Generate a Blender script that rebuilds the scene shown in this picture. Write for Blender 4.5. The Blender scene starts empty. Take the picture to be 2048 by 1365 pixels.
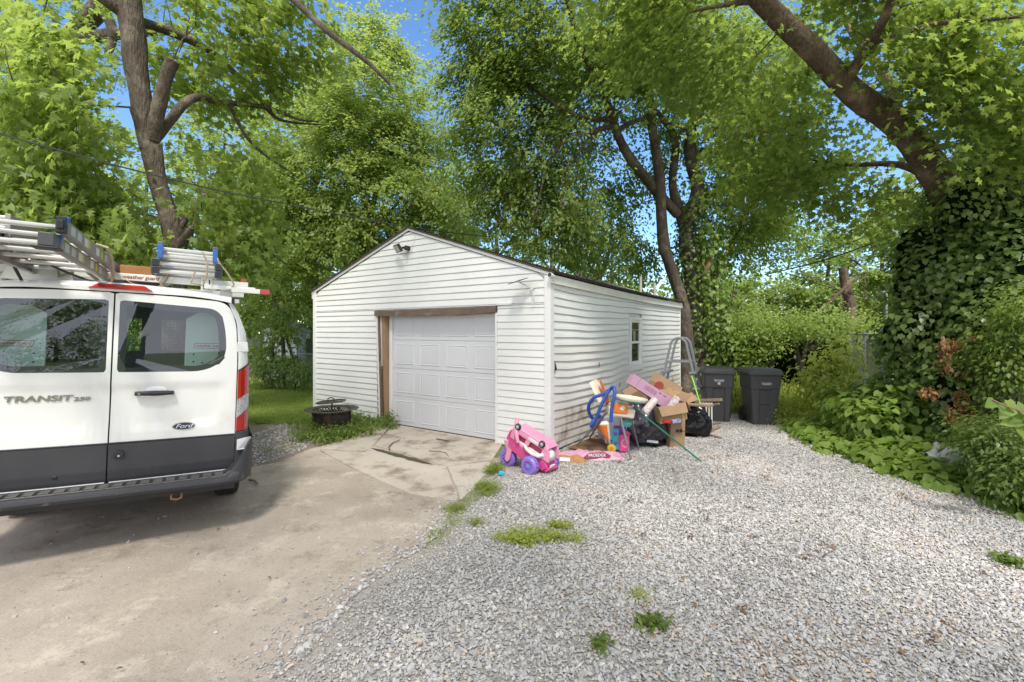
import bpy, math, random
import numpy as np
from mathutils import Vector, Matrix, noise
from math import sin, cos, pi, radians
rnd = random.Random(7); rng = np.random.default_rng(7)
sc = bpy.context.scene
# ---------------------------------------------------------------- camera, sky, sun, exposure
F, CX, HY, CH = 940.0, 1024.0, 662.0, 1.8
cam_d = bpy.data.cameras.new('camera'); cam = bpy.data.objects.new('camera', cam_d)
sc.collection.objects.link(cam); sc.camera = cam
cam.location = (0, 0, CH); cam.rotation_euler = (pi/2, 0, 0)
cam_d.sensor_width = 36; cam_d.lens = F/2048*36; cam_d.shift_y = -(682.5-HY)/2048
cam_d.clip_start = .05; cam_d.clip_end = 2000
SUN_EL, SUN_AZ = radians(57), radians(179)      # azimuth measured from +Y towards +X
w = bpy.data.worlds.new('World'); sc.world = w; w.use_nodes = True
nt = w.node_tree; nt.nodes.clear()
sky = nt.nodes.new('ShaderNodeTexSky'); sky.sky_type = 'NISHITA'; sky.sun_disc = False
sky.sun_elevation = SUN_EL; sky.sun_rotation = SUN_AZ; sky.air_density = 1.0; sky.dust_density = .3; sky.ozone_density = 4.0
bg = nt.nodes.new('ShaderNodeBackground'); bg.inputs['Strength'].default_value = .14
tc = nt.nodes.new('ShaderNodeTexCoord'); mp = nt.nodes.new('ShaderNodeMapping'); mp.inputs['Scale'].default_value = (1, 1, 2.6)
cn = nt.nodes.new('ShaderNodeTexNoise'); cn.inputs['Scale'].default_value = 2.2; cn.inputs['Detail'].default_value = 7; cn.inputs['Roughness'].default_value = .6
cr = nt.nodes.new('ShaderNodeMapRange'); cr.inputs['From Min'].default_value = .30; cr.inputs['From Max'].default_value = .66; cr.inputs['To Max'].default_value = .92
mx = nt.nodes.new('ShaderNodeMix'); mx.data_type = 'RGBA'; mx.inputs[7].default_value = (5.3, 5.4, 5.8, 1)
ou = nt.nodes.new('ShaderNodeOutputWorld')
L = nt.links.new
sx_ = nt.nodes.new('ShaderNodeSeparateXYZ'); L(tc.outputs['Generated'], sx_.inputs[0])       # the cloud bank lies behind and above, blue sky ahead
ma_ = nt.nodes.new('ShaderNodeMath'); ma_.operation = 'MULTIPLY_ADD'; ma_.inputs[1].default_value = -.34; L(sx_.outputs['Y'], ma_.inputs[0]); L(cn.outputs[0], ma_.inputs[2])
L(tc.outputs['Generated'], mp.inputs[0]); L(mp.outputs[0], cn.inputs['Vector']); L(ma_.outputs[0], cr.inputs[0]); L(cr.outputs[0], mx.inputs[0])
hs_ = nt.nodes.new('ShaderNodeHueSaturation'); hs_.inputs['Saturation'].default_value = 1.12; hs_.inputs['Value'].default_value = .85; L(sky.outputs[0], hs_.inputs['Color']); L(hs_.outputs[0], mx.inputs[6]); L(mx.outputs[2], bg.inputs[0]); L(bg.outputs[0], ou.inputs[0])
sun_d = bpy.data.lights.new('sun', 'SUN'); sun = bpy.data.objects.new('sun', sun_d); sc.collection.objects.link(sun)
sun_d.energy = 2.4; sun_d.angle = radians(9); sun_d.color = (1, .95, .87)
sd = Vector((sin(SUN_AZ)*cos(SUN_EL), cos(SUN_AZ)*cos(SUN_EL), sin(SUN_EL)))
sun.rotation_euler = sd.to_track_quat('Z', 'Y').to_euler()
sc.view_settings.view_transform = 'Standard'; sc.view_settings.look = 'None'
sc.view_settings.exposure = 1.2; sc.view_settings.gamma = 1; sc.view_settings.use_curve_mapping = False
cy = sc.cycles
cy.max_bounces = 10; cy.diffuse_bounces = 5; cy.glossy_bounces = 4; cy.transmission_bounces = 8; cy.transparent_max_bounces = 12
cy.sample_clamp_indirect = 6; cy.use_denoising = True
# ---------------------------------------------------------------- helpers
def P(px, py, Y): return Vector(((px-CX)/F*Y, Y, CH-(py-HY)/F*Y))
def G(px, py, z=0.0):
    Y = (CH-z)*F/(py-HY); return Vector(((px-CX)/F*Y, Y, z))
def link(o, parent=None):
    sc.collection.objects.link(o)
    if parent is not None: o.parent = parent
    return o
def tag(o, label=None, cat=None, group=None, kind=None):
    if label: o['label'] = label
    if cat: o['category'] = cat
    if group: o['group'] = group
    if kind: o['kind'] = kind
    return o
def thing(name, label, cat, loc=(0, 0, 0), rot=(0, 0, 0), group=None):
    o = bpy.data.objects.new(name, None); link(o); o.empty_display_size = .1
    o.location = loc; o.rotation_euler = rot
    return tag(o, label, cat, group)
def copy_tree(o, parent=None):
    c = o.copy(); sc.collection.objects.link(c)
    if parent is not None: c.parent = parent
    for ch in o.children: copy_tree(ch, c)
    return c
class MB:
    def __init__(s): s.v = []; s.f = []; s.m = []
    def add(s, vs, fs, mi=0):
        b = len(s.v); s.v += [tuple(x) for x in vs]; s.f += [tuple(b+i for i in f) for f in fs]; s.m += [mi]*len(fs); return s
    def box(s, c, d, R=None, mi=0, taper=1.0):
        c = Vector(c); vs = []
        for z in (-.5, .5):
            t = taper if z > 0 else 1
            for x, y in ((-.5, -.5), (.5, -.5), (.5, .5), (-.5, .5)):
                p = Vector((x*d[0]*t, y*d[1]*t, z*d[2]));
                if R is not None: p = R @ p
                vs.append(c+p)
        return s.add(vs, [(3, 2, 1, 0), (4, 5, 6, 7), (0, 1, 5, 4), (1, 2, 6, 5), (2, 3, 7, 6), (3, 0, 4, 7)], mi)
    def bb(s, x0, x1, y0, y1, z0, z1, mi=0): return s.box(((x0+x1)/2, (y0+y1)/2, (z0+z1)/2), (abs(x1-x0), abs(y1-y0), abs(z1-z0)), None, mi)
    def prism(s, pts, vec, mi=0):
        n = len(pts); vec = Vector(vec); pts = [Vector(p) for p in pts]
        vs = pts+[p+vec for p in pts]
        return s.add(vs, [tuple(range(n-1, -1, -1)), tuple(range(n, 2*n))]+[(i, (i+1) % n, n+(i+1) % n, n+i) for i in range(n)], mi)
    def tube(s, pts, r, n=8, mi=0, cap=True, flat=1.0):
        pts = [Vector(p) for p in pts]; m = len(pts)
        rs = list(r) if hasattr(r, '__len__') else [r]*m
        T = []
        for i in range(m):
            a = pts[max(i-1, 0)]; b = pts[min(i+1, m-1)]; d = b-a
            T.append(d.normalized() if d.length > 1e-9 else Vector((0, 0, 1)))
        up = Vector((0, 0, 1)) if abs(T[0].z) < .9 else Vector((1, 0, 0))
        N = (up-T[0]*up.dot(T[0])).normalized(); vs = []
        for i in range(m):
            N = (N-T[i]*N.dot(T[i]))
            N = N.normalized() if N.length > 1e-6 else Vector((1, 0, 0))
            B = T[i].cross(N)
            for k in range(n):
                a = 2*pi*k/n; vs.append(pts[i]+(N*cos(a)*flat+B*sin(a))*rs[i])
        fs = []
        for i in range(m-1):
            for k in range(n):
                k2 = (k+1) % n; fs.append((i*n+k, i*n+k2, (i+1)*n+k2, (i+1)*n+k))
        if cap: fs.append(tuple(range(n-1, -1, -1))); fs.append(tuple((m-1)*n+k for k in range(n)))
        return s.add(vs, fs, mi)
    def cyl(s, a, b, r, r2=None, n=16, mi=0): return s.tube([a, b], [r, r if r2 is None else r2], n, mi)
    def lathe(s, prof, M=None, n=24, mi=0, closed=False, a0=0, a1=2*pi):
        M = M or Matrix.Identity(4); vs = []; full = abs(a1-a0-2*pi) < 1e-6; nn = n if full else n+1
        for (r, z) in prof:
            for k in range(nn):
                a = a0+(a1-a0)*k/n; vs.append(M @ Vector((r*cos(a), r*sin(a), z)))
        fs = []; q = len(prof)
        for i in range(q if closed else q-1):
            j = (i+1) % q
            for k in range(n):
                k2 = (k+1) % nn; fs.append((i*nn+k, i*nn+k2, j*nn+k2, j*nn+k))
        return s.add(vs, fs, mi)
    def grid(s, fn, nu, nv, mi=0, closeu=False):
        vs = [fn(i/nu, j/nv) for j in range(nv+1) for i in range(nu+1)]
        fs = [(j*(nu+1)+i, j*(nu+1)+i+1, (j+1)*(nu+1)+i+1, (j+1)*(nu+1)+i) for j in range(nv) for i in range(nu)]
        return s.add(vs, fs, mi)
    def ball(s, c, r, n=12, mi=0, sz=(1, 1, 1), R=None, jit=0, seed=0):
        c = Vector(c); rr = random.Random(seed); vs = []; m = n//2
        for j in range(m+1):
            for k in range(n):
                a = 2*pi*k/n; b = pi*j/m; d = Vector((sin(b)*cos(a)*sz[0], sin(b)*sin(a)*sz[1], cos(b)*sz[2]))*r
                if jit: d *= 1+jit*noise.noise(Vector((d.x/r*1.7+seed, d.y/r*1.7, d.z/r*1.7)))
                if R is not None: d = R @ d
                vs.append(c+d)
        fs = [(j*n+k, (j+1)*n+k, (j+1)*n+(k+1) % n, j*n+(k+1) % n) for j in range(m) for k in range(n)]
        return s.add(vs, fs, mi)
    def build(s, name, mat, parent=None, smooth=False, bevel=0, ang=.7, seg=2, solid=0):
        me = bpy.data.meshes.new(name); me.from_pydata(s.v, [], s.f)
        mats = mat if isinstance(mat, (list, tuple)) else [mat]
        for m in mats: me.materials.append(m)
        if len(mats) > 1: me.polygons.foreach_set('material_index', s.m)
        me.validate(); me.update()
        if smooth:
            me.polygons.foreach_set('use_smooth', [True]*len(me.polygons)); me.set_sharp_from_angle(angle=ang)
        o = link(bpy.data.objects.new(name, me), parent)
        if solid:
            md = o.modifiers.new('solid', 'SOLIDIFY'); md.thickness = solid; md.offset = 0
        if bevel:
            md = o.modifiers.new('bevel', 'BEVEL'); md.width = bevel; md.segments = seg; md.limit_method = 'ANGLE'; md.angle_limit = .6
        return o
def text(body, name, mat, parent, M, size, ext=.001, sx=1.0, shear=0.0, align='CENTER', bold=0):
    cu = bpy.data.curves.new(name, 'FONT'); cu.body = body; cu.size = size; cu.extrude = ext; cu.align_x = align; cu.align_y = 'CENTER'; cu.shear = shear; cu.offset = bold
    t = bpy.data.objects.new(name, cu); sc.collection.objects.link(t); bpy.context.view_layer.update()
    me = bpy.data.meshes.new_from_object(t.evaluated_get(bpy.context.evaluated_depsgraph_get()))
    bpy.data.objects.remove(t); bpy.data.curves.remove(cu)
    me.name = name; me.transform(M @ Matrix.Diagonal((sx, 1, 1, 1))); me.materials.clear(); me.materials.append(mat)
    return link(bpy.data.objects.new(name, me), parent)
# ---------------------------------------------------------------- materials
def nodes(name):
    m = bpy.data.materials.new(name); m.use_nodes = True; t = m.node_tree; t.nodes.clear()
    return m, t, lambda k: t.nodes.new('ShaderNode'+k), t.links.new
def c4(c): return (c[0], c[1], c[2], 1)
def pm(name, col, rough=.5, col2=None, scale=6.0, var=.5, metal=0, bump=0, bscale=None, coat=0, spec=.5, stretch=None, detail=5, emis=None, col3=None, s3=1.5, t3=(.55, .75), alpha=1, trans=0, subs=0, bdist=.01):
    m, t, N, K = nodes(name); p = N('BsdfPrincipled'); o = N('OutputMaterial'); K(p.outputs[0], o.inputs[0])
    p.inputs['Roughness'].default_value = rough; p.inputs['Metallic'].default_value = metal; p.inputs['Specular IOR Level'].default_value = spec
    p.inputs['Coat Weight'].default_value = coat; p.inputs['Coat Roughness'].default_value = .08
    tcn = N('TexCoord'); mpn = N('Mapping'); K(tcn.outputs['Object'], mpn.inputs[0])
    if stretch: mpn.inputs['Scale'].default_value = stretch
    if col2 is None: col2 = tuple(c*.82 for c in col)
    nz = N('TexNoise'); nz.inputs['Scale'].default_value = scale; nz.inputs['Detail'].default_value = detail; nz.inputs['Roughness'].default_value = .6; K(mpn.outputs[0], nz.inputs['Vector'])
    mr = N('MapRange'); mr.inputs['From Min'].default_value = .5-var*.5; mr.inputs['From Max'].default_value = .5+var*.5; K(nz.outputs[0], mr.inputs[0])
    mi = N('Mix'); mi.data_type = 'RGBA'; mi.inputs[6].default_value = c4(col); mi.inputs[7].default_value = c4(col2); K(mr.outputs[0], mi.inputs[0]); last = mi.outputs[2]
    if col3 is not None:
        n3 = N('TexNoise'); n3.inputs['Scale'].default_value = s3; n3.inputs['Detail'].default_value = 6; n3.inputs['Roughness'].default_value = .65; K(tcn.outputs['Object'], n3.inputs['Vector'])
        m3 = N('MapRange'); m3.inputs['From Min'].default_value = t3[0]; m3.inputs['From Max'].default_value = t3[1]; K(n3.outputs[0], m3.inputs[0])
        i3 = N('Mix'); i3.data_type = 'RGBA'; i3.inputs[7].default_value = c4(col3); K(last, i3.inputs[6]); K(m3.outputs[0], i3.inputs[0]); last = i3.outputs[2]
    K(last, p.inputs['Base Color'])
    if bump:
        nb = N('TexNoise'); nb.inputs['Scale'].default_value = bscale or scale*4; nb.inputs['Detail'].default_value = 6; K(mpn.outputs[0], nb.inputs['Vector'])
        b = N('Bump'); b.inputs['Strength'].default_value = bump; b.inputs['Distance'].default_value = bdist; K(nb.outputs[0], b.inputs['Height']); K(b.outputs[0], p.inputs['Normal'])
    if emis: p.inputs['Emission Color'].default_value = c4(emis[:3]); p.inputs['Emission Strength'].default_value = emis[3]
    if subs: p.inputs['Subsurface Weight'].default_value = subs
    return m
def leafmat(name, a, b, trans, tw=.4, gloss=.35, rough=.45):
    """a, b: the two ends of the natural leaf colour range; trans: colour of light that passes through"""
    m, t, N, K = nodes(name); o = N('OutputMaterial'); p = N('BsdfPrincipled'); tr = N('BsdfTranslucent'); mx = N('MixShader')
    at = N('Attribute'); at.attribute_name = 'tint'; mi = N('Mix'); mi.data_type = 'RGBA'; mi.inputs[6].default_value = c4(a); mi.inputs[7].default_value = c4(b)
    K(at.outputs['Fac'], mi.inputs[0]); K(mi.outputs[2], p.inputs['Base Color']); p.inputs['Roughness'].default_value = rough; p.inputs['Specular IOR Level'].default_value = gloss
    m2 = N('Mix'); m2.data_type = 'RGBA'; m2.inputs[6].default_value = c4(tuple(x*.75 for x in trans)); m2.inputs[7].default_value = c4(trans); K(at.outputs['Fac'], m2.inputs[0]); K(m2.outputs[2], tr.inputs[0])
    mx.inputs[0].default_value = tw; K(p.outputs[0], mx.inputs[1]); K(tr.outputs[0], mx.inputs[2]); K(mx.outputs[0], o.inputs[0])
    return m
# ---------------------------------------------------------------- leaves
def _fan(c, pts): 
    v = [c]+pts; n = len(pts); return np.array(v, float), [(0, i+1, (i+1) % n+1) for i in range(n)]
def _star():
    pts = []; tips = [(-150, .34), (-105, .5), (-52, .62), (0, .68), (52, .62), (105, .5), (150, .34)]
    for i, (a, r) in enumerate(tips):
        a = radians(a); pts.append((.36+r*cos(a), r*sin(a), -.10*r))
        if i < 6:
            b = radians((tips[i][0]+tips[i+1][0])/2); pts.append((.36+.26*cos(b), .26*sin(b), .02))
    pts.append((.16, 0, 0))
    return _fan((.36, 0, .03), pts)
SH = {
 'quad': (np.array([(0, 0, 0), (.5, -.3, .07), (1, 0, -.05), (.5, .3, .07)], float), [(0, 1, 2), (0, 2, 3)]),
 'oval': (np.array([(0, 0, 0), (.42, -.27, .06), (1, 0, -.1), (.42, .27, .06), (.5, 0, 0)], float), [(0, 1, 4), (1, 2, 4), (0, 4, 3), (4, 2, 3)]),
 'maple': _star(),
 'five': _fan((.35, 0, .03), [(0, 0, 0), (.1, -.42, -.03), (.42, -.16, .02), (.62, -.5, -.06), (.66, -.13, .02), (1, 0, -.1), (.66, .13, .02), (.62, .5, -.06), (.42, .16, .02), (.1, .42, -.03)]),
 'heart': _fan((.4, 0, -.02), [(.05, 0, 0), (-.04, -.26, .03), (.25, -.43, .05), (.70, -.25, 0), (1.02, 0, -.1), (.70, .25, 0), (.25, .43, .05), (-.04, .26, .03)]),
 'heart4': (np.array([(0, 0, 0), (.0, -.3, .04), (.4, -.42, .05), (1, 0, -.1), (.4, .42, .05), (.0, .3, .04)], float), [(0, 1, 2), (0, 2, 3), (0, 3, 4), (0, 4, 5)]),
 'blade': (np.array([(0, -.03, 0), (0, .03, 0), (.5, .025, .06), (.5, -.025, .06), (1, 0, .26)], float), [(0, 1, 2), (0, 2, 3), (3, 2, 4)]),
}
def unit(a):
    return a/np.maximum(np.linalg.norm(a, axis=1, keepdims=True), 1e-9)
def leaves(name, pos, nrm, dr, size, shape, mat, parent=None, tint=None):
    tv, tf = SH[shape]; n = len(pos); k = len(tv); tf = np.array(tf)
    nrm = unit(nrm); d = dr-nrm*np.sum(dr*nrm, 1, keepdims=True); d = unit(d); s = np.cross(nrm, d)
    size = np.broadcast_to(size, (n,))[:, None, None]
    V = pos[:, None, :]+size*(tv[None, :, 0:1]*d[:, None, :]+tv[None, :, 1:2]*s[:, None, :]+tv[None, :, 2:3]*nrm[:, None, :])
    Fi = (np.arange(n)[:, None, None]*k+tf[None]).reshape(-1)
    me = bpy.data.meshes.new(name); nf = n*len(tf)
    me.vertices.add(n*k); me.vertices.foreach_set('co', V.reshape(-1).astype(np.float32))
    me.loops.add(nf*3); me.loops.foreach_set('vertex_index', Fi.astype(np.int32))
    me.polygons.add(nf); me.polygons.foreach_set('loop_start', np.arange(0, nf*3, 3, dtype=np.int32))
    me.update(calc_edges=True)
    if tint is None: tint = rng.random(n)
    at = me.attributes.new('tint', 'FLOAT', 'POINT'); at.data.foreach_set('value', np.repeat(np.clip(tint, 0, 1), k).astype(np.float32))
    me.materials.append(mat)
    return link(bpy.data.objects.new(name, me), parent)
def vnoise(p, s, seed=0.0): return np.array([noise.noise(Vector((a[0]*s+seed, a[1]*s, a[2]*s))) for a in p])
# ================================================================ GROUND
def ingon(p, poly):
    x, y = p[:, 0], p[:, 1]; c = np.zeros(len(p), bool); n = len(poly)
    for i in range(n):
        x1, y1 = poly[i][0], poly[i][1]; x2, y2 = poly[(i+1) % n][0], poly[(i+1) % n][1]
        if y1 == y2: continue
        c ^= ((y1 > y) != (y2 > y)) & (x < (x2-x1)*(y-y1)/(y2-y1)+x1)
    return c
def segdist(p, line):
    d = np.full(len(p), 1e9)
    for a, b in zip(line[:-1], line[1:]):
        a = np.array(a[:2]); b = np.array(b[:2]); ab = b-a; t = np.clip(((p[:, :2]-a)@ab)/(ab@ab+1e-12), 0, 1)
        d = np.minimum(d, np.linalg.norm(p[:, :2]-(a+t[:, None]*ab), axis=1))
    return d
def scatter(poly, n):
    a = np.array([[q[0], q[1]] for q in poly]); lo, hi = a.min(0), a.max(0); out = []
    tot = 0
    while tot < n:
        q = lo+rng.random((n, 2))*(hi-lo); q = q[ingon(q, poly)]; out.append(q); tot += len(q)
        if len(q) == 0: break
    return np.concatenate(out)[:n]
def sheet(name, poly, z, mat, kind='structure', thick=0):
    b = MB(); pts = [(q[0], q[1], z) for q in poly]
    if thick: b.prism([(x, y, z-thick) for x, y, _ in pts], (0, 0, thick))
    else: b.add(pts, [tuple(range(len(pts)))])
    o = b.build(name, mat); o['kind'] = kind; return o
m_lawn = pm('lawn soil and grass', (.10, .14, .035), .95, (.15, .19, .05), 3, .6, bump=.6, bscale=60, col3=(.10, .075, .05), s3=.5, t3=(.55, .7))
sheet('ground', [(-140, -120), (140, -120), (140, 160), (-140, 160)], 0, m_lawn)
# driveway
mm, t, N, K = nodes('old driveway asphalt'); o_ = N('OutputMaterial'); p = N('BsdfPrincipled'); K(p.outputs[0], o_.inputs[0]); tcn = N('TexCoord')
def nz(scale, det=6, rough=.6, src=None):
    n = N('TexNoise'); n.inputs['Scale'].default_value = scale; n.inputs['Detail'].default_value = det; n.inputs['Roughness'].default_value = rough; K(src or tcn.outputs['Object'], n.inputs['Vector']); return n
def ramp(src, a, b, lo=0, hi=1):
    r = N('MapRange'); r.inputs['From Min'].default_value = a; r.inputs['From Max'].default_value = b; r.inputs['To Min'].default_value = lo; r.inputs['To Max'].default_value = hi; K(src, r.inputs[0]); return r.outputs[0]
def mixc(f, a, b):
    i = N('Mix'); i.data_type = 'RGBA'
    K(f, i.inputs[0])
    for s, k in ((a, 6), (b, 7)):
        if isinstance(s, tuple): i.inputs[k].default_value = c4(s)
        else: K(s, i.inputs[k])
    return i.outputs[2]
c = mixc(ramp(nz(.9).outputs[0], .38, .62), (.335, .28, .225), (.43, .365, .30))
c = mixc(ramp(nz(2.6, 8, .75).outputs[0], .52, .66, 0, .8), c, (.54, .465, .385))
c = mixc(ramp(nz(1.7, 8, .8).outputs[0], .54, .70, 0, .85), c, (.17, .13, .10))
c = mixc(ramp(nz(70, 4, .8).outputs[0], .56, .68, 0, .8), c, (.15, .12, .10))
c = mixc(ramp(nz(85, 3, .8).outputs[0], .58, .68, 0, .6), c, (.60, .53, .45))
K(c, p.inputs['Base Color']); p.inputs['Roughness'].default_value = .95; p.inputs['Specular IOR Level'].default_value = .25
bn = N('Bump'); bn.inputs['Strength'].default_value = .9; bn.inputs['Distance'].default_value = .006; K(nz(90, 5, .75).outputs[0], bn.inputs['Height']); K(bn.outputs[0], p.inputs['Normal'])
m_drive = mm
edge_px = [(1000, 918), (985, 932), (948, 978), (905, 1025), (872, 1078), (800, 1128), (712, 1198), (612, 1300), (560, 1365)]
edge = [G(*q) for q in edge_px]+[Vector((-1.5, 1.4, 0)), Vector((-1.7, -4, 0))]
back = [G(770, 868), G(700, 879), G(610, 903), G(560, 925), G(505, 935), G(440, 938), G(330, 925), G(200, 900), Vector((-12, 7.0, 0)), Vector((-14, -4, 0))]
jag = []
allp = edge+back[::-1]
for i, a in enumerate(allp):
    b = allp[(i+1) % len(allp)]; n = max(1, int((b-a).length/.05)) if (b-a).length < 3 else 6
    for k in range(n):
        q = a.lerp(b, k/n); jj = .10*noise.noise(q*2.3+Vector((3, 1, 0)))+.07*noise.noise(q*9); jag.append(q+Vector((jj, jj*.8, 0)))
sheet('driveway', jag, .006, m_drive)
# concrete apron: separate slabs with open joints
m_conc = pm('weathered concrete', (.48, .42, .355), .9, (.41, .35, .295), 2.2, .5, bump=.35, bscale=120, col3=(.22, .165, .12), s3=2.2, t3=(.50, .66))
gd = Vector((-.824, .567, 0)); gn = Vector((-.567, -.824, 0)); C0 = Vector((.56, 6.9, 0))
def W(t, d, z=0): return C0+gd*t+gn*d+Vector((0, 0, z))       # t along the garage front from its right corner, d out in front of it
def slab(pts, z=.017):
    b = MB(); b.prism([(q.x, q.y, 0) for q in pts], (0, 0, z)); o = b.build('slab', m_conc, apron, bevel=.003); return o
apron = thing('concrete_apron', 'worn concrete apron of joined slabs in front of the garage door', 'concrete apron', W(2.3, .6))
apron['kind'] = 'structure'
def loc(v): return v-W(2.3, .6)
A1, A2 = W(.86, -.12), W(3.72, -.12)
Bl, Br = G(750, 893), G(893, 935)
slab([loc(q) for q in (W(3.50, -.12), W(.93, -.12), G(985, 921), Br, Bl)])
slab([loc(q) for q in (W(3.9, .02), W(3.53, -.10), Bl+Vector((-.03, 0, 0)), G(730, 905), G(640, 900), G(700, 880))])
slab([loc(q) for q in (G(985, 924), G(972, 950), G(922, 1004), Br+Vector((.02, -.02, 0)))])
slab([loc(q) for q in (Bl+Vector((-.04, -.06, 0)), Br+Vector((-.0, -.04, 0)), G(918, 1005), G(820, 990), G(712, 942), G(640, 903), G(728, 908))])
# gravel bed
m_gbase = pm('fine grey gravel bed', (.40, .36, .32), .95, (.30, .27, .24), 55, .35, bump=.9, bscale=80, col3=(.20, .165, .13), s3=.7, t3=(.56, .72))
grav = [G(1000, 914), G(1110, 906), Vector((4.6, 12.9, 0)), G(1420, 812), G(1570, 838), G(1625, 872), G(1700, 905), G(1810, 940), G(1900, 962), G(2060, 1000), Vector((6.5, 4.4, 0)), Vector((7, -4, 0)), Vector((-1.7, -4, 0)), Vector((-1.5, 1.4, 0))]+[G(*q) for q in edge_px[::-1][:-1]]
sheet('gravel_bed', grav[:-10]+[Vector((-2.2, -4, 0)), Vector((-2.1, 1.4, 0))]+[G(*q)+Vector((-.35, -.1, 0)) for q in edge_px[::-1][:-2]], .003, m_gbase)
def gn_instances(name, pts, rot, scl, tint, mat, parent=None, kind='stuff', bumpy=.35):
    n = len(pts); me = bpy.data.meshes.new(name); me.vertices.add(n); me.vertices.foreach_set('co', pts.astype(np.float32).reshape(-1))
    for nm, ty, ar in (('rot', 'FLOAT_VECTOR', rot), ('scl', 'FLOAT_VECTOR', scl), ('tint', 'FLOAT', tint)):
        a = me.attributes.new(nm, ty, 'POINT'); a.data.foreach_set('vector' if ty == 'FLOAT_VECTOR' else 'value', ar.astype(np.float32).reshape(-1))
    me.materials.append(mat); o = link(bpy.data.objects.new(name, me), parent)
    g = bpy.data.node_groups.new(name, 'GeometryNodeTree')
    g.interface.new_socket('Geometry', in_out='INPUT', socket_type='NodeSocketGeometry'); g.interface.new_socket('Geometry', in_out='OUTPUT', socket_type='NodeSocketGeometry')
    Q = lambda k: g.nodes.new(k); J = g.links.new
    gi, go = Q('NodeGroupInput'), Q('NodeGroupOutput'); jn = Q('GeometryNodeJoinGeometry'); 
    for i in range(7):
        ic = Q('GeometryNodeMeshIcoSphere'); ic.inputs['Radius'].default_value = .5; ic.inputs['Subdivisions'].default_value = 1
        sp = Q('GeometryNodeSetPosition'); ns = Q('ShaderNodeTexNoise'); ns.noise_dimensions = '4D'; ns.inputs['W'].default_value = i*3.7; ns.inputs['Scale'].default_value = 1.3; ns.inputs['Detail'].default_value = 1
        sb = Q('ShaderNodeVectorMath'); sb.operation = 'SUBTRACT'; sb.inputs[1].default_value = (.5, .5, .5); ml = Q('ShaderNodeVectorMath'); ml.operation = 'SCALE'; ml.inputs['Scale'].default_value = bumpy*3
        J(ns.outputs['Color'], sb.inputs[0]); J(sb.outputs[0], ml.inputs[0]); J(ic.outputs[0], sp.inputs['Geometry']); J(ml.outputs[0], sp.inputs['Offset'])
        ti = Q('GeometryNodeGeometryToInstance'); J(sp.outputs[0], ti.inputs[0]); J(ti.outputs[0], jn.inputs[0])
    ip = Q('GeometryNodeInstanceOnPoints'); ip.inputs['Pick Instance'].default_value = True
    for nm, sk in (('rot', 'Rotation'), ('scl', 'Scale')):
        na = Q('GeometryNodeInputNamedAttribute'); na.data_type = 'FLOAT_VECTOR'; na.inputs['Name'].default_value = nm
        out = next(x for x in na.outputs if x.enabled and x.name == 'Attribute')
        if sk == 'Rotation':
            er = Q('FunctionNodeEulerToRotation'); J(out, er.inputs[0]); J(er.outputs[0], ip.inputs[sk])
        else: J(out, ip.inputs[sk])
    sm = Q('GeometryNodeSetMaterial'); sm.inputs['Material'].default_value = mat
    J(gi.outputs[0], ip.inputs['Points']); J(jn.outputs[0], ip.inputs['Instance']); J(ip.outputs[0], sm.inputs[0]); J(sm.outputs[0], go.inputs[0])
    md = o.modifiers.new('scatter', 'NODES'); md.node_group = g; o['kind'] = kind; return o
# stone colours: a ramp over the per-stone tint
mm, t, N, K = nodes('crushed limestone'); o_ = N('OutputMaterial'); p = N('BsdfPrincipled'); K(p.outputs[0], o_.inputs[0])
at = N('Attribute'); at.attribute_type = 'INSTANCER'; at.attribute_name = 'tint'; rp = N('ValToRGB'); rp.color_ramp.interpolation = 'LINEAR'
els = [(0, (.20, .195, .19)), (.12, (.30, .29, .28)), (.35, (.38, .36, .345)), (.6, (.47, .45, .43)), (.8, (.34, .335, .335)), (.9, (.56, .54, .51)), (.955, (.50, .39, .28)), (1, (.30, .19, .11))]
rp.color_ramp.elements[0].position = 0; rp.color_ramp.elements[0].color = c4(els[0][1]); rp.color_ramp.elements[1].position = 1; rp.color_ramp.elements[1].color = c4(els[-1][1])
for q, cc in els[1:-1]: e = rp.color_ramp.elements.new(q); e.color = c4(cc)
K(at.outputs['Fac'], rp.inputs[0]); K(rp.outputs[0], p.inputs['Base Color']); p.inputs['Roughness'].default_value = .85
m_stone = mm
vis = [q for q in grav]
pts = scatter([(q[0], max(q[1], 1.9)) for q in grav], 230000)
d = segdist(pts, edge[1:])
keep = rng.random(len(pts)) < np.clip(.45+d/.4, 0, 1)
pts = pts[keep]; n = len(pts)
sz = rng.lognormal(math.log(.0180), .30, n)*np.clip(.55+segdist(pts, edge[1:])*.9, .55, 1.0)
P3 = np.c_[pts, .008+rng.random(n)*.009]
gn_instances('gravel_stones', P3, np.c_[rng.normal(0, .45, n), rng.normal(0, .45, n), rng.random(n)*6.28], np.c_[sz*rng.uniform(.9, 1.5, n), sz*rng.uniform(.65, 1.0, n), sz*rng.uniform(.35, .6, n)], np.clip(rng.random(n)*.93+.22*vnoise(np.c_[pts, np.zeros(n)], .9)+.10*vnoise(np.c_[pts, np.zeros(n)], 3.1)+.02, 0, 1), m_stone)
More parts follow.
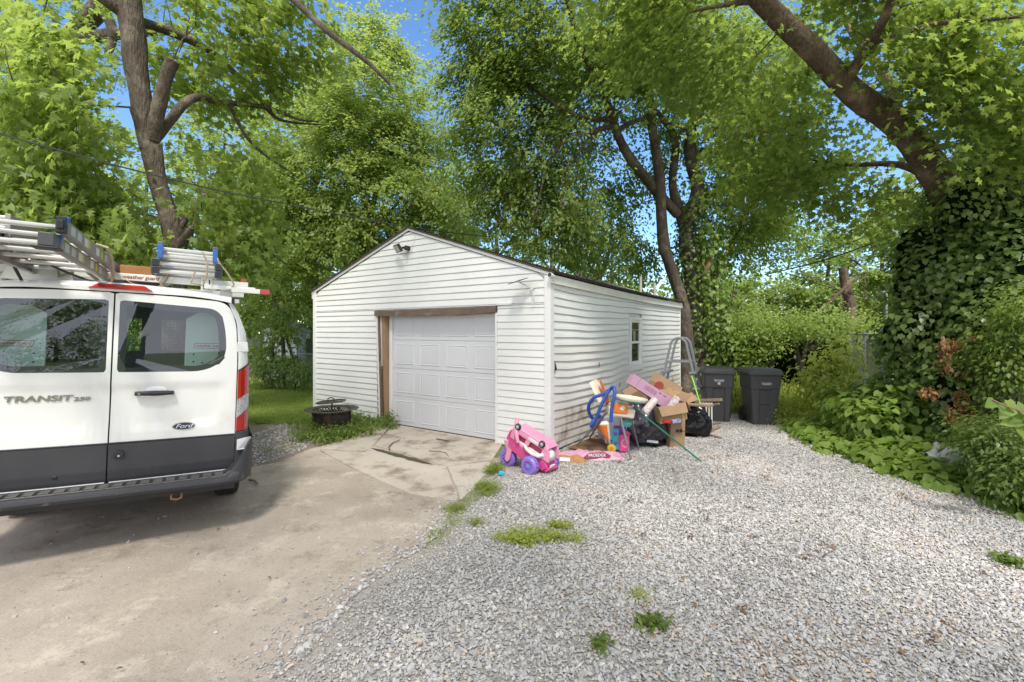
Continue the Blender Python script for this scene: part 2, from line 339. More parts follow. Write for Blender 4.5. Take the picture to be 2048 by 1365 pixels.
# grit thrown over the driveway and dirt strip behind the fire pit
pa = scatter([(-6, 2.2), (0, 2.2), (0, 7.5), (-6, 7.5)], 110000); pa = pa[ingon(pa, jag)]
da = segdist(pa, edge[1:]); pa = pa[rng.random(len(pa)) < np.clip(1.2*np.exp(-da/.15)+.007, 0, 1)]
pb = scatter([G(505, 935), G(600, 905), G(640, 880), G(600, 850), G(560, 850), G(505, 870)], 2600)
pa = np.r_[pa, pb]; n = len(pa); sz = rng.lognormal(math.log(.010), .45, n)*(1+.8*np.exp(-segdist(pa, edge[1:])/.10)); sz[-len(pb):] *= 1.7
gn_instances('loose_grit', np.c_[pa, np.full(n, .013)], np.c_[rng.normal(0, .4, n), rng.normal(0, .4, n), rng.random(n)*6.28], np.c_[sz*1.2, sz*.9, sz*.55], rng.random(n)*.95, m_stone)
sheet('dirt_strip', [G(480, 942), G(560, 926), G(640, 900), G(660, 875), G(640, 852), G(560, 846), G(470, 850), G(400, 880)], .004, pm('damp dirt', (.17, .13, .095), .95, (.26, .215, .17), 5, .6, bump=.8, bscale=50))
# dry bits of leaf litter on the gravel
m_litter = leafmat('dry litter', (.10, .055, .03), (.22, .12, .05), (.1, .05, .02), .1)
q = scatter([G(1150, 940), G(1560, 860), G(2000, 1010), G(2040, 1300), G(1300, 1340)], 300)
cl = scatter([G(1150, 940), G(1560, 860), G(2000, 1010), G(2040, 1300), G(1300, 1340)], 34)
q = np.r_[q[:120], np.repeat(cl, 12, 0)+rng.normal(0, .035, (408, 2)), scatter(jag, 260)]
n = len(q); tag(leaves('leaf_litter', np.c_[q, np.full(n, .03)], np.c_[rng.normal(0, .3, (n, 2)), np.ones(n)], np.c_[rng.normal(0, 1, (n, 2)), np.zeros(n)], rng.uniform(.015, .045, n), 'oval', m_litter), kind='stuff')
# ================================================================ GARAGE
m_vinyl = pm('white vinyl siding', (.77, .765, .745), .42, (.68, .675, .655), 1.1, .7, bump=.06, bscale=35, col3=(.60, .585, .55), s3=2.3, t3=(.60, .80), stretch=(1, 1, 1))
m_vinyl2 = pm('grimy white vinyl siding', (.72, .70, .665), .5, (.64, .62, .58), 1.3, .7, bump=.08, bscale=30, col3=(.36, .30, .27), s3=2.6, t3=(.62, .82))
m_vinyl3 = pm('mud splashed vinyl siding', (.66, .635, .59), .6, (.56, .52, .46), 1.6, .7, bump=.1, bscale=30, col3=(.22, .165, .125), s3=3.4, t3=(.50, .72))
m_trim = pm('white trim', (.76, .755, .75), .4, (.70, .69, .68), 2, .6)
m_fascia = pm('cream fascia paint', (.74, .72, .67), .5, (.62, .59, .53), 4, .5, bump=.1)
m_door = pm('white steel door', (.66, .66, .69), .38, (.62, .62, .65), 1.5, .6, bump=.03, bscale=60)
m_shing = pm('brown asphalt shingle', (.085, .06, .045), .95, (.05, .035, .028), 30, .5, bump=.8, bscale=120)
m_oldwood = pm('old grey brown lumber', (.19, .135, .095), .85, (.10, .068, .048), 5, .6, bump=.8, bscale=30, stretch=(1, 1, 1), col3=(.28, .24, .20), s3=3)
m_freshwood = pm('raw pine lumber', (.36, .235, .14), .8, (.24, .15, .09), 3, .5, bump=.3, bscale=40, stretch=(5, 5, .8), col3=(.33, .27, .21), s3=1.2, t3=(.5, .65))
m_dark = pm('dark interior', (.012, .012, .013), .9)
m_black = pm('black plastic', (.02, .02, .022), .45)
m_glassdark = pm('dark window glass', (.03, .035, .035), .06, spec=.8)
gar = thing('garage', 'small white vinyl sided gable garage with a single overhead door', 'garage', C0, (0, 0, math.atan2(-.567, .824)))
GW, GL, HE, HP = 5.92, 7.0, 2.64, 3.66
def zroof(x): return HE+(HP-HE)*(1-abs(x+GW/2)/(GW/2))
# inner shell (sheathing) so nothing shows through; it has the door opening and closed walls
b = MB(); th = .10
def wallbox(x0, x1, y0, y1, z0, z1): b.bb(x0, x1, y0, y1, z0, z1)
b.prism([(-GW+.02, .02, 0), (-3.74, .02, 0), (-3.74, .02, 2.18), (-.98, .02, 2.18), (-.98, .02, 0), (-.02, .02, 0), (-.02, .02, HE-.03), (-GW/2, .02, HP-.05), (-GW+.02, .02, HE-.03)], (0, th, 0))
b.prism([(-GW+.02, GL-.02, 0), (-.02, GL-.02, 0), (-.02, GL-.02, HE-.1), (-GW/2, GL-.02, HP-.12), (-GW+.02, GL-.02, HE-.1)], (0, -th, 0))
wallbox(-.12, -.03, .12, 3.28, 0, HE-.12); wallbox(-.12, -.03, 3.80, GL-.12, 0, HE-.16); wallbox(-.12, -.03, 3.28, 3.80, 0, 1.0); wallbox(-.12, -.03, 3.28, 3.80, 2.1, HE-.16)
wallbox(-GW+.02, -GW+.12, .12, GL-.12, 0, HE-.1)
b.build('wall', m_vinyl2, gar)
MB().bb(-GW+.13, -.13, .2, GL-.13, .005, .02).build('floor', m_conc, gar)
# --- front siding courses
def course(x0b, x1b, x0t, x1t, zb, zt, y0=0.0, lip=.013, mat=m_vinyl, groove=True):
    n = max(1, int((x1b-x0b)/.9)); V = []; 
    ph = rnd.random()*9
    for i in range(n+1):
        f = i/n; xb = x0b+(x1b-x0b)*f; xt = x0t+(x1t-x0t)*f; w1 = .0015*sin(ph+xb*2.1)
        zm = zb+(zt-zb)*.12
        V += [(xb, y0+.006, zb), (xb, y0-lip+w1, zb+.0015), (xb+(xt-xb)*.12, y0-lip+w1, zm), (xt, y0-.002, zt-.003), (xt, y0+.012, zt-.0025)]
    fs = []
    for i in range(n):
        for k in range(4): fs.append((i*5+k, (i+1)*5+k, (i+1)*5+k+1, i*5+k+1))
    fs += [(0, 4, 3, 2, 1), (n*5, n*5+1, n*5+2, n*5+3, n*5+4)]
    fs = [tuple(reversed(q)) for q in fs]
    MB().add(V, [tuple(reversed(q)) for q in fs]).build('siding_board', mat, gar)
def xr(z): # gable half widths at height z
    if z <= HE-.04: return -GW+.09, -.085
    f = (z-HE+.04)/(HP-HE); h = GW/2*(1-f)-.03
    return -GW/2-h, -GW/2+h
e = .1115; z = .10
while z < HP-.1:
    zt = min(z+e, HP-.06); a0, a1 = xr(z); c0, c1 = xr(zt)
    if zt < 2.2:
        xj = -3.74-.10*(1-z/2.2)*-1 if False else -3.83+.09*(2.2-z)/2.2*1.0
        course(-GW+.09, xj, -GW+.09, xj-.004, z, zt)
    elif z < 2.2: course(a0, -3.84, c0, -3.84, z, 2.2); course(a0, -.085, c0, c1, 2.2, zt)
    else: course(a0, a1, c0, c1, z, zt)
    z += e
z = .02
while z < 2.19:
    zt = min(z+.1065, 2.2); course(-.955, -.085, -.955, -.085, z, zt, lip=.010); z += .1065
# corner posts, J channels, rake trim
b = MB(); b.bb(-.088, .016, -.022, .006, .0, HE-.02); b.bb(-.012, .016, .006, .095, 0, HE-.04); b.build('corner_post', m_trim, gar, bevel=.004)
b = MB(); b.bb(-GW-.012, -GW+.09, -.022, .006, .0, HE+.0); b.bb(-GW-.012, -GW+.012, .006, .09, 0, HE-.02); b.build('corner_post', m_trim, gar, bevel=.004)
MB().bb(.0, .018, GL-.07, GL+.01, 0, HE-.2).build('corner_post', m_trim, gar, bevel=.004)
for sx in (0, 1):
    xa = -GW-.05 if sx == 0 else .05; b = MB()
    b.prism([(xa, -.03, HE-.045), (-GW/2, -.03, HP-.035), (-GW/2, -.03, HP+.01), (xa, -.03, HE+.0)], (0, .03, 0)); b.build('rake_trim', m_trim, gar)
b = MB(); b.bb(-.992, -.957, -.024, .13, 0, 2.085); b.build('door_trim', m_trim, gar, bevel=.003)
b = MB(); b.prism([(-3.850, -.026, 2.19), (-3.820, -.026, 2.19), (-3.730, -.026, .03), (-3.760, -.026, .03)], (0, .06, 0)); b.build('channel_trim', m_trim, gar)
b = MB(); b.bb(-.96, -.66, -.03, -.008, 2.205, 2.235); b.build('channel_trim', m_trim, gar)
# header beam and left jamb lumber
b = MB(); n = 26
def beam(f, k):
    x = -3.87+2.9*f; a = [(-.045, 2.085), (-.045, 2.19), (.10, 2.19), (.10, 2.085)][int(round(k*4)) % 4]
    return (x, a[0]+.006*noise.noise(Vector((x*3, a[1]*9, 1))), a[1]+.012*noise.noise(Vector((x*2.5, a[0]*9, 4)))-.02*sin(f*pi))
b.grid(beam, n, 4); b.add([beam(0, k/4) for k in range(4)], [(0, 1, 2, 3)]); b.add([beam(1, k/4) for k in range(4)], [(3, 2, 1, 0)])
b.build('header_beam', m_oldwood, gar)
b = MB(); b.prism([(-3.815, -.012, 0.02), (-3.70, -.012, 0.02), (-3.775, -.012, 2.085), (-3.855, -.012, 2.085)], (0, .11, 0)); b.build('jamb_board', m_oldwood, gar, bevel=.004)
b = MB(); b.prism([(-3.66, .02, 0.02), (-3.63, .02, .02), (-3.63, .02, 2.085), (-3.74, .02, 2.085)], (0, .12, 0)); b.build('jamb_board', m_freshwood, gar, bevel=.003)
b = MB(); b.bb(-3.74, -3.62, .10, .14, .02, 2.085); b.build('jamb_board', m_freshwood, gar, bevel=.003)
MB().bb(-3.62, -3.545, .105, .135, .01, 2.085).build('door_stop', m_trim, gar, bevel=.004)
MB().bb(-3.55, -.99, .105, .128, 2.03, 2.085).build('door_stop', m_trim, gar, bevel=.004)
# overhead door: four sections, each with four pressed panels
door = MB().bb(-3.56, -.95, .175, .19, .02, 2.15).build('overhead_door', m_door, gar)
sh = .535; cw = (2.58)/4
for r in range(4):
    z0 = .022+r*sh; b = MB(); b.bb(-3.555, -.955, .14, .175, z0, z0+sh-.004); s = b.build('door_section', m_door, door, bevel=.006)
    for c in range(4):
        x0 = -3.545+c*cw+.075; x1 = x0+cw-.15; p0, p1 = z0+.075, z0+sh-.075; b = MB()
        # pressed panel: raised frame lip round a field
        def ring(a, ya, bq, yb):
            A = [(x0+a, ya, p0+a), (x1-a, ya, p0+a), (x1-a, ya, p1-a), (x0+a, ya, p1-a)]; B = [(x0+bq, yb, p0+bq), (x1-bq, yb, p0+bq), (x1-bq, yb, p1-bq), (x0+bq, yb, p1-bq)]
            b.add(A+B, [(i, (i+1) % 4, 4+(i+1) % 4, 4+i) for i in range(4)])
        ring(0, .1395, .010, .1305); ring(.010, .1305, .028, .1385); ring(.028, .1385, .036, .1350)
        if r < 2:
            m = 9; a = .036; ww = (x1-x0-2*a)/m
            V = []; 
            for i in range(m):
                for xx, yy in ((0, .1372), (.012, .1345), (ww-.012, .1345), (ww, .1372)): V += [(x0+a+i*ww+xx, yy, p0+a), (x0+a+i*ww+xx, yy, p1-a)]
            b.add(V, [(2*i, 2*i+2, 2*i+3, 2*i+1) for i in range(m*4-1)])
        else: b.add([(x0+.036, .135, p0+.036), (x1-.036, .135, p0+.036), (x1-.036, .135, p1-.036), (x0+.036, .135, p1-.036)], [(0, 1, 2, 3)])
        b.build('panel', m_door, door)
MB().bb(-3.56, -.95, .142, .172, 0, .024).build('rubber_seal', m_black, door)
# --- side siding, warped and buckled
def warp(s, z):
    k = max(0.0, 1-z/2.7)
    dz = -.045*sin(pi*min(max(s, 0), 3.3)/3.3)*(1.25-k*.5)*(.4+k) + .05*k*(s < 3.2)*(s/3.2-.5)
    dz += .010*noise.noise(Vector((s*1.6, z*1.3, 2.2)))*(2 if s < 3.2 else .8) - .035*sin(pi*s/GL)*max(0, (z-1.6))/1.0-.012*s*max(0, z-1.9)
    out = .035*sin(pi*min(max(s-.02, 0), 2.9)/2.9)*sin(pi*min(z, 2.4)/2.4)+.022*max(0, noise.noise(Vector((s*1.9, z*2.3, 5.5))))
    return dz, out*(s < 3.2)
def side(s0, s1, zb, zt, mat, tilt=0.0, dz0=0.0):
    n = max(2, int((s1-s0)/.12)); V = []
    for i in range(n+1):
        s = s0+(s1-s0)*i/n; db, ob = warp(s, zb); dt, ot = warp(s, zt); tl = tilt*((s-s0)/(s1-s0)-.5)+dz0
        zb2 = max(zb+db+tl, .03); zt2 = zt+dt+tl
        V += [(-.010+ob*.6, s, zb2), (.017+ob, s, zb2+.002), (.0165+ob, s, zb2+.016), (.003+ot*.6, s, zt2-.004), (-.016+ot*.6, s, zt2-.003)]
    fs = []
    for i in range(n):
        for k in range(4): fs.append((i*5+k, (i+1)*5+k, (i+1)*5+k+1, i*5+k+1))
    fs += [(0, 4, 3, 2, 1), (n*5, n*5+1, n*5+2, n*5+3, n*5+4)]
    MB().add(V, fs).build('siding_board', mat, gar, smooth=True, ang=.5)
z = .05; i = 0; ee = .119
while z < HE-.16:
    zt = min(z+ee, HE-.10); mt = m_vinyl3 if z < .62 else (m_vinyl2 if z < 1.5 else m_vinyl)
    win = z > .93 and z < 2.08
    sj = [1.62, 1.55, 1.70, 1.66, 1.50, 1.58, 1.6][i % 7]
    tl = rnd.uniform(-.012, .012)
    if z < 1.35:
        side(.09 if i != 9 else .13, sj, z, zt, mt, tl); side(sj-.03, 3.13 if win else GL-.06, z, zt, mt, -tl, .008)
        if not win and False: pass
        if win: side(3.95, GL-.06, z, zt, m_vinyl)
    else:
        side(.09, 3.13, z, zt, mt, 0)
        side(3.95 if win else 3.10, GL-.06, z, zt, m_vinyl, 0)
    z += ee; i += 1
# side eave: fascia + soffit with sag, roof
def sag(s): return -.030*sin(pi*s/GL)-.012*s
for sx in (1, -1):
    b = MB(); n = 20; xe = .055 if sx == 1 else -GW-.055
    for i in range(n):
        for (A, B) in (((0, 0), (0, 0)),):
            s0, s1 = -.02+i*(GL+.06)/n, -.02+(i+1)*(GL+.06)/n
            z0, z1 = HE-.02+sag(s0), HE-.02+sag(s1)
            b.add([(xe, s0, z0), (xe, s1, z1), (xe, s1, z1-.125), (xe, s0, z0-.125), (xe-sx*.022, s0, z0), (xe-sx*.022, s1, z1), (xe-sx*.022, s1, z1-.125), (xe-sx*.022, s0, z0-.125), (xe-sx*.07, s0, z0-.115), (xe-sx*.07, s1, z1-.115)],
                  [(0, 1, 2, 3), (4, 7, 6, 5), (0, 4, 5, 1), (3, 2, 6, 7), (7, 6, 9, 8)])
    b.add([(xe, -.02, HE-.02), (xe, -.02, HE-.145), (xe-sx*.07, -.02, HE-.145), (xe-sx*.07, -.02, HE-.02)], [(0, 1, 2, 3)])
    b.build('fascia', m_fascia, gar)
rf = MB()
def rp_(s, f, off): # f 0 at eave, 1 at ridge, right slope
    return (.085*(1-f)+(-GW/2)*f, s, (HE-.01+sag(max(s, 0)))*(1-f)+(HP-.26*min(1, max(0, s)/2.5)-.05*max(0, s-2.5)/4.5)*f+off)
for sx in (1, -1):
    def fn(u, v, off=0, sx=sx):
        x, y, z = rp_(-.05+u*(GL+.12), v, off); return (x if sx == 1 else -GW-x, y, z)
    a = len(rf.v); rf.grid(lambda u, v: fn(u, v, .035), 16, 6); rf.grid(lambda u, v: fn(u, v, .005), 16, 6)
    for u in (0, 1): 
        rf.add([fn(u, 0, .005), fn(u, 1, .005), fn(u, 1, .035), fn(u, 0, .035)], [(0, 1, 2, 3)])
    for i in range(16): rf.add([fn(i/16, 0, .005), fn((i+1)/16, 0, .005), fn((i+1)/16, 0, .035), fn(i/16, 0, .035)], [(0, 1, 2, 3)])
roof = rf.build('roof', m_shing, gar)
# shingle courses along the right and left slopes
for sx in (1, -1):
    for r in range(14):
        b = MB(); f0, f1 = r/14.5-.006, (r+1.15)/14.5; k = 20
        for i in range(k):
            u0, u1 = i/k+.002+.02*(r % 2)*(i > 0), (i+1)/k-.002+.02*(r % 2)*(i < k-1)
            q = []
            for (u, f, o2) in ((u0, f0, .050), (u1, f0, .050), (u1, f1, .040), (u0, f1, .040), (u0, f0, .036), (u1, f0, .036)):
                x, y, z = rp_(-.06+u*(GL+.14), f, o2+rnd.uniform(-.002, .002)); q.append((x if sx == 1 else -GW-x, y, z))
            b.add(q, [(0, 1, 2, 3), (4, 5, 1, 0)])
        o = b.build('shingle_course', m_shing, roof)
# side window
wn = MB(); s0, s1, z0, z1 = 3.16, 3.92, .98, 2.09
for (a, c, d_, e_) in ((s0, s0+.10, z0, z1), (s1-.10, s1, z0, z1), (s0+.10, s1-.10, z1-.07, z1), (s0+.10, s1-.10, z0, z0+.14)): wn.bb(-.03, .036, a, c, d_, e_)
wf = wn.build('window', m_trim, gar, bevel=.004)
b = MB(); zm = 1.56
for (a, c, d_, e_) in ((s0+.10, s0+.15, z0+.14, z1-.07), (s1-.15, s1-.10, z0+.14, z1-.07), (s0+.15, s1-.15, z1-.12, z1-.07), (s0+.15, s1-.15, z0+.14, z0+.19), (s0+.15, s1-.15, zm-.025, zm+.025)): b.bb(-.02, .022, a, c, d_, e_)
b.build('sash', m_trim, wf, bevel=.003)
MB().bb(-.006, .0, s0+.15, s1-.15, zm+.025, z1-.12).build('pane', m_glassdark, wf); MB().bb(-.010, -.004, s0+.15, s1-.15, z0+.19, zm-.025).build('pane', m_glassdark, wf)
MB().bb(.0015, .004, s0+.28, s0+.40, zm+.03, zm+.24).build('wood_strip', m_freshwood, wf)
MB().bb(.0012, .006, s0+.155, s1-.155, zm+.255, zm+.262).build('muntin', m_trim, wf)
# dark cuts where the siding has split, and the bent end of one board
for (s, z, h) in ((1.60, 1.20, .10), (2.62, .72, .10), (1.575, .78, .13), (3.02, .66, .05)):
    dz_, o_2 = warp(s, z); b = MB(); b.prism([(.022+o_2, s, z+dz_), (.022+o_2, s+.014, z+dz_+h*.5), (.022+o_2, s-.004, z+dz_+h), (.022+o_2, s-.012, z+dz_+h*.5)], (.004, 0, 0)); b.build('siding_split', m_black, gar)
b = MB(); b.prism([(.024, .095, 1.36), (.024, .095, 1.21), (.03, .155, 1.22)], (.003, 0, 0)); b.build('siding_split', m_black, gar)
# vent pipes on the far side of the roof
for x, y, h in ((-.7, 5.9, .32), (-.4, 6.1, .26)):
    v = MB(); zz = zroof(x)-.10; v.cyl((x, y, zz), (x, y, zz+h+.1), .035, n=12); v.build('vent_pipe', pm('dull vent metal', (.45, .42, .36), .6), gar, smooth=True)
# --- fittings on the garage: flood light, solar panel, camera
def gar_w(x, y, z): return C0+Vector((.824, -.567, 0))*x+Vector((.567, .824, 0))*y+Vector((0, 0, z))
GR = math.atan2(-.567, .824)
m_graym = pm('grey lamp metal', (.09, .09, .095), .4); m_whitep = pm('white plastic', (.75, .75, .74), .35)
m_lamp = pm('led panel', (.55, .54, .47), .2, (.45, .44, .38), 40, .3)
fl = thing('flood_light', 'black square flood light fixed high under the garage gable peak', 'flood light', gar_w(-3.0, -.02, 3.30), (0, 0, GR))
R1 = Vector((-.30, -.80, -.50)).to_track_quat('-Y', 'Z').to_matrix()
b = MB(); b.box((-.10, -.12, .0), (.22, .05, .15), R1); b.build('lamp_head', m_black, fl, bevel=.008)
b = MB(); b.box(Vector((-.10, -.12, 0))+R1 @ Vector((0, -.028, 0)), (.18, .008, .115), R1); b.build('lens', m_lamp, fl)
b = MB(); b.cyl((.05, 0, -.0), (.05, -.07, .0), .045, n=14); b.box((.0, -.06, .01), (.10, .03, .03)); b.build('bracket', m_black, fl, smooth=True)
b = MB(); b.ball((.07, -.085, -.02), .032, 12); b.build('motion_sensor', m_black, fl, smooth=True)
sp = thing('solar_panel', 'small tilted solar panel on a white arm below the right eave', 'solar panel', gar_w(-.42, -.02, 2.46), (0, 0, GR))
R2 = Matrix.Rotation(-.22, 3, 'Y') @ Matrix.Rotation(.22, 3, 'X')
MB().box((-.02, -.17, .08), (.27, .17, .010), R2).build('panel', pm('solar cell', (.015, .018, .03), .25), sp, bevel=.003)
b = MB(); b.tube([(.12, 0, -.02), (.10, -.06, .0), (.0, -.16, .06)], .012, 8); b.cyl((.12, .0, -.02), (.12, -.035, -.02), .035, n=12); b.build('arm', m_whitep, sp, smooth=True)
MB().tube([(.12, -.03, -.04), (.2, -.05, -.12), (.14, -.05, -.22), (.19, -.05, -.17), (.16, -.05, -.28)], .006, 6).build('cable', m_whitep, sp, smooth=True)
sc_ = thing('security_camera', 'small white security camera with a black face on the eave corner', 'security camera', gar_w(.05, -.05, 2.60), (0, 0, GR))
b = MB(); b.lathe([(0, -.055), (.032, -.055), (.038, -.04), (.038, .04), (.028, .055), (0, .056)], Matrix.Rotation(1.35, 4, 'X') @ Matrix.Identity(4), 18); b.build('body', m_whitep, sc_, smooth=True)
b = MB(); b.lathe([(0, .06), (.026, .0595), (.03, .052), (.03, .04)], Matrix.Rotation(1.35, 4, 'X'), 18); b.build('lens', m_black, sc_, smooth=True)
b = MB(); b.tube([(0, .02, -.02), (.01, .05, -.06), (-.02, .05, -.05)], .012, 8); b.build('mount', m_whitep, sc_, smooth=True)
# ================================================================ VAN
def carpaint(name, col, rough=.28, coat=.6):
    return pm(name, col, rough, tuple(c*.93 for c in col), 1.2, .6, coat=coat, bump=.0, col3=(col[0]*.78, col[1]*.74, col[2]*.68), s3=2.6, t3=(.55, .85))
m_van = carpaint('white van paint', (.72, .72, .70))
m_clad = pm('grey black plastic cladding', (.030, .031, .036), .5, (.040, .040, .044), 3, .5, bump=.12, bscale=150, col3=(.075, .07, .066), s3=4, t3=(.60, .80))
m_bump = pm('dusty bumper plastic', (.024, .025, .031), .5, (.038, .038, .042), 6, .5, bump=.15, bscale=150, col3=(.13, .12, .11), s3=9, t3=(.58, .72))
m_tread = pm('scuffed step tread', (.06, .058, .057), .6, (.17, .16, .15), 45, .5, bump=.3)
m_redl = pm('red lens', (.42, .012, .008), .12, (.30, .006, .004), 60, .3, coat=.7, stretch=(1, 1, 8))
m_clear = pm('clear lens', (.55, .54, .55), .12, (.20, .19, .20), 70, .4, coat=.7)
m_chrome = pm('brushed chrome', (.42, .40, .36), .25, metal=1)
m_badge = pm('badge blue', (.01, .02, .06), .25, coat=.5)
m_rub = pm('tyre rubber', (.018, .018, .018), .8, (.035, .033, .03), 20, .4, bump=.2)
m_mint = pm('white steel partition', (.62, .72, .67), .45, (.55, .66, .61), 2, .5)
m_inside = pm('van interior trim', (.055, .06, .065), .7)
# tinted glass with a clear view through and a real reflection on top
mm, t, N, K = nodes('tinted van glass'); o_ = N('OutputMaterial'); tr = N('BsdfTransparent'); tr.inputs[0].default_value = (.74, .84, .83, 1); gl = N('BsdfGlossy'); gl.inputs['Roughness'].default_value = .0; gl.inputs[0].default_value = (.9, .9, 1, 1)
fr = N('LayerWeight'); fr.inputs[0].default_value = .28; mr = N('MapRange'); mr.inputs['To Min'].default_value = .06; mr.inputs['To Max'].default_value = .9; K(fr.outputs['Fresnel'], mr.inputs[0]); ms = N('MixShader'); K(mr.outputs[0], ms.inputs[0]); K(tr.outputs[0], ms.inputs[1]); K(gl.outputs[0], ms.inputs[2]); K(ms.outputs[0], o_.inputs[0])
m_vglass = mm
VR = math.atan2(.530, .848)
van = thing('cargo_van', 'white cargo van with grey lower cladding seen from behind, ladders on its roof', 'van', (-3.305, 3.80, 0), (0, .034, VR))
def vlean(z): return .012*max(0, (z-1.40)/.8)**1.1
def wz(z):   # half width of the body
    ks = [(0, .95), (.45, .975), (.9, .99), (1.45, .982), (1.80, .955), (2.02, .875), (2.10, .82), (2.2, .7)]
    for (a, wa), (b_, wb) in zip(ks[:-1], ks[1:]):
        if z <= b_: return wa+(wb-wa)*max(0, (z-a)/(b_-a))
    return .7
def vsurf(u, z, off=0.0):
    r = .11; a = abs(u); w_ = wz(z); v = vlean(z)+.035*u*u
    k = max(0, (a-(w_-r))/r); k = min(k, 1); v += r*(1-math.sqrt(max(0, 1-k*k)))
    # pressed shoulder line and the scooped band under the glass
    v += .014*min(1, max(0, (1.36-z)/.035))*min(1, max(0, (z-.97-.10*max(0, a-.5))/.05))*min(1, max(0, (.84-a)/.1))
    return Vector((u, v+off, z))
def arcpoly(pts, rad, seg=5):
    out = []; n = len(pts)
    for i in range(n):
        p0, p1, p2 = Vector(pts[i-1]), Vector(pts[i]), Vector(pts[(i+1) % n]); r = rad[i] if hasattr(rad, '__len__') else rad
        a = (p0-p1).normalized(); c = (p2-p1).normalized(); 
        if r <= 0: out.append(p1); continue
        s, e = p1+a*r, p1+c*r
        for k in range(seg+1): t_ = k/seg; out.append((1-t_)**2*s+2*t_*(1-t_)*p1+t_*t_*e)
    return out
def rayhit(c, d, poly):
    best = None
    for i in range(len(poly)):
        a, b = poly[i], poly[(i+1) % len(poly)]; e = b-a; den = d.x*e.y-d.y*e.x
        if abs(den) < 1e-12: continue
        q = a-c; t_ = (q.x*e.y-q.y*e.x)/den; u_ = (q.x*d.y-q.y*d.x)/den
        if t_ > 0 and -1e-6 <= u_ <= 1+1e-6 and (best is None or t_ > best): best = t_
    return c+d*(best or 0)
for sgn, nm in ((-1, 'rear_door'), (1, 'rear_door')):
    zt = 2.115; D = [(.005, .565), (.887, .565), (.884, 1.60), (.865, 1.90), (.80, 2.085), (.40, zt-.005), (.006, zt)]
    Gp = [(.035, 1.462), (.70, 1.462), (.800, 1.60), (.782, 1.86), (.735, 2.02), (.035, 2.055)]
    Dp = [Vector((sgn*x, z)) for x, z in D]; Gl = [Vector((sgn*x, z)) for x, z in Gp]
    Dp = arcpoly(Dp, [.01, .05, .1, .08, .10, .05, .01], 4); Gl = arcpoly(Gl, [.02, .16, .10, .10, .10, .02], 6)
    c = Vector((sgn*.40, 1.75)); NA, NR = 120, 26; V = []
    for k in range(NA):
        d = Vector((cos(2*pi*k/NA), sin(2*pi*k/NA))); A, B = rayhit(c, d, Gl), rayhit(c, d, Dp)
        for j in range(NR+1): q = A.lerp(B, j/NR); V.append(vsurf(q.x, q.y))
        V.append(vsurf(B.x, B.y, .03)); V.append(vsurf(A.x, A.y, .02))
    S = NR+3; fs = []
    for k in range(NA):
        k2 = (k+1) % NA
        for j in range(NR+1): fs.append((k*S+j, k*S+j+1, k2*S+j+1, k2*S+j))
        fs.append((k*S, k2*S, k2*S+NR+2, k*S+NR+2))
    fs = [tuple(reversed(f)) for f in fs]
    dr = MB().add(V, fs).build(nm, m_van, van, smooth=True, ang=.5)
    # glass: fills the opening, black printed border round it
    V = [vsurf(c.x, c.y, .004)]; NRg = 6
    rim = [rayhit(c, Vector((cos(2*pi*k/NA), sin(2*pi*k/NA))), Gl) for k in range(NA)]
    V = []
    for k in range(NA):
        q = rim[k]; V.append(vsurf(q.x, q.y, .004))
    gv = MB().add(V, [tuple(range(NA))[::-1]]).build('window_glass', m_vglass, dr)
    V = []
    for k in range(NA):
        q = rim[k]; q2 = q.lerp(c, 0) ; d = (c-q); q3 = q+d.normalized()*.055
        V += [vsurf(q.x, q.y, .006), vsurf(q3.x, q3.y, .007)]
    MB().add(V, [(2*k, 2*((k+1) % NA), 2*((k+1) % NA)+1, 2*k+1) for k in range(NA)]).build('window_border', m_black, dr)
    # lower cladding panel
    x0, x1 = (.005, .884)
    b = MB(); b.grid(lambda a, e, o_=-.016: vsurf(sgn*(x0+(x1-x0)*a), .568+.309*e, o_+.012*(1-min(1, e*6))**2+(.006 if e < .28 else 0)), 16, 14)
    b.add([vsurf(sgn*(x0+(x1-x0)*i/16), .877, -.016) for i in range(17)]+[vsurf(sgn*(x0+(x1-x0)*i/16), .881, .004) for i in range(17)], [(i, i+1, 18+i, 17+i) for i in range(16)])
    for xe in (x0, x1): b.add([vsurf(sgn*xe, .615, 0), vsurf(sgn*xe, .877, -.016), vsurf(sgn*xe, .877, .004), vsurf(sgn*xe, .615, .004)], [(0, 1, 2, 3)])
    b.build('lower_cladding', m_clad, dr, smooth=True, ang=.6)
    MB().tube([vsurf(sgn*(x0+(x1-x0)*i/10), .886, -.006) for i in range(11)], .006, 6).build('trim_strip', m_bump, dr)
    if sgn == 1: door_r = dr
    else: door_l = dr
# door jambs and rear frame behind the doors, roof header, corner pillars
def ringpt(z, v, side): return Vector((side*wz(z), v, z))
prof = [(z, wz(z)) for z in (.46, .7, .9, 1.2, 1.45, 1.65, 1.80, 1.92, 2.02, 2.08)]
def section(v, sc_h=1.0, sc_w=1.0, drop=0.0):
    R = [Vector((w_*sc_w, v, z*sc_h)) for z, w_ in prof]
    top = []
    for (u, z) in ((.83, 2.125), (.74, 2.165), (.5, 2.19), (.2, 2.20)): top.append(Vector((u*sc_w, v, z*sc_h)))
    pts = R+top; return pts+[Vector((-p.x, p.y, p.z)) for p in reversed(pts)]
secs = []
for v in (.30, .55, 1.2, 2.2, 3.2, 4.15): secs.append(section(v))
secs.append(section(4.6, .97, .98)); secs.append(section(5.25, .66, .95)); secs.append(section(5.85, .56, .88)); secs.append(section(5.95, .45, .80))
b = MB(); n = len(secs[0])
b.add([p for s in secs for p in s], [(i*n+k, i*n+k+1, (i+1)*n+k+1, (i+1)*n+k) for i in range(len(secs)-1) for k in range(n-1) if not (i == 6 and 9 <= k <= 17)])
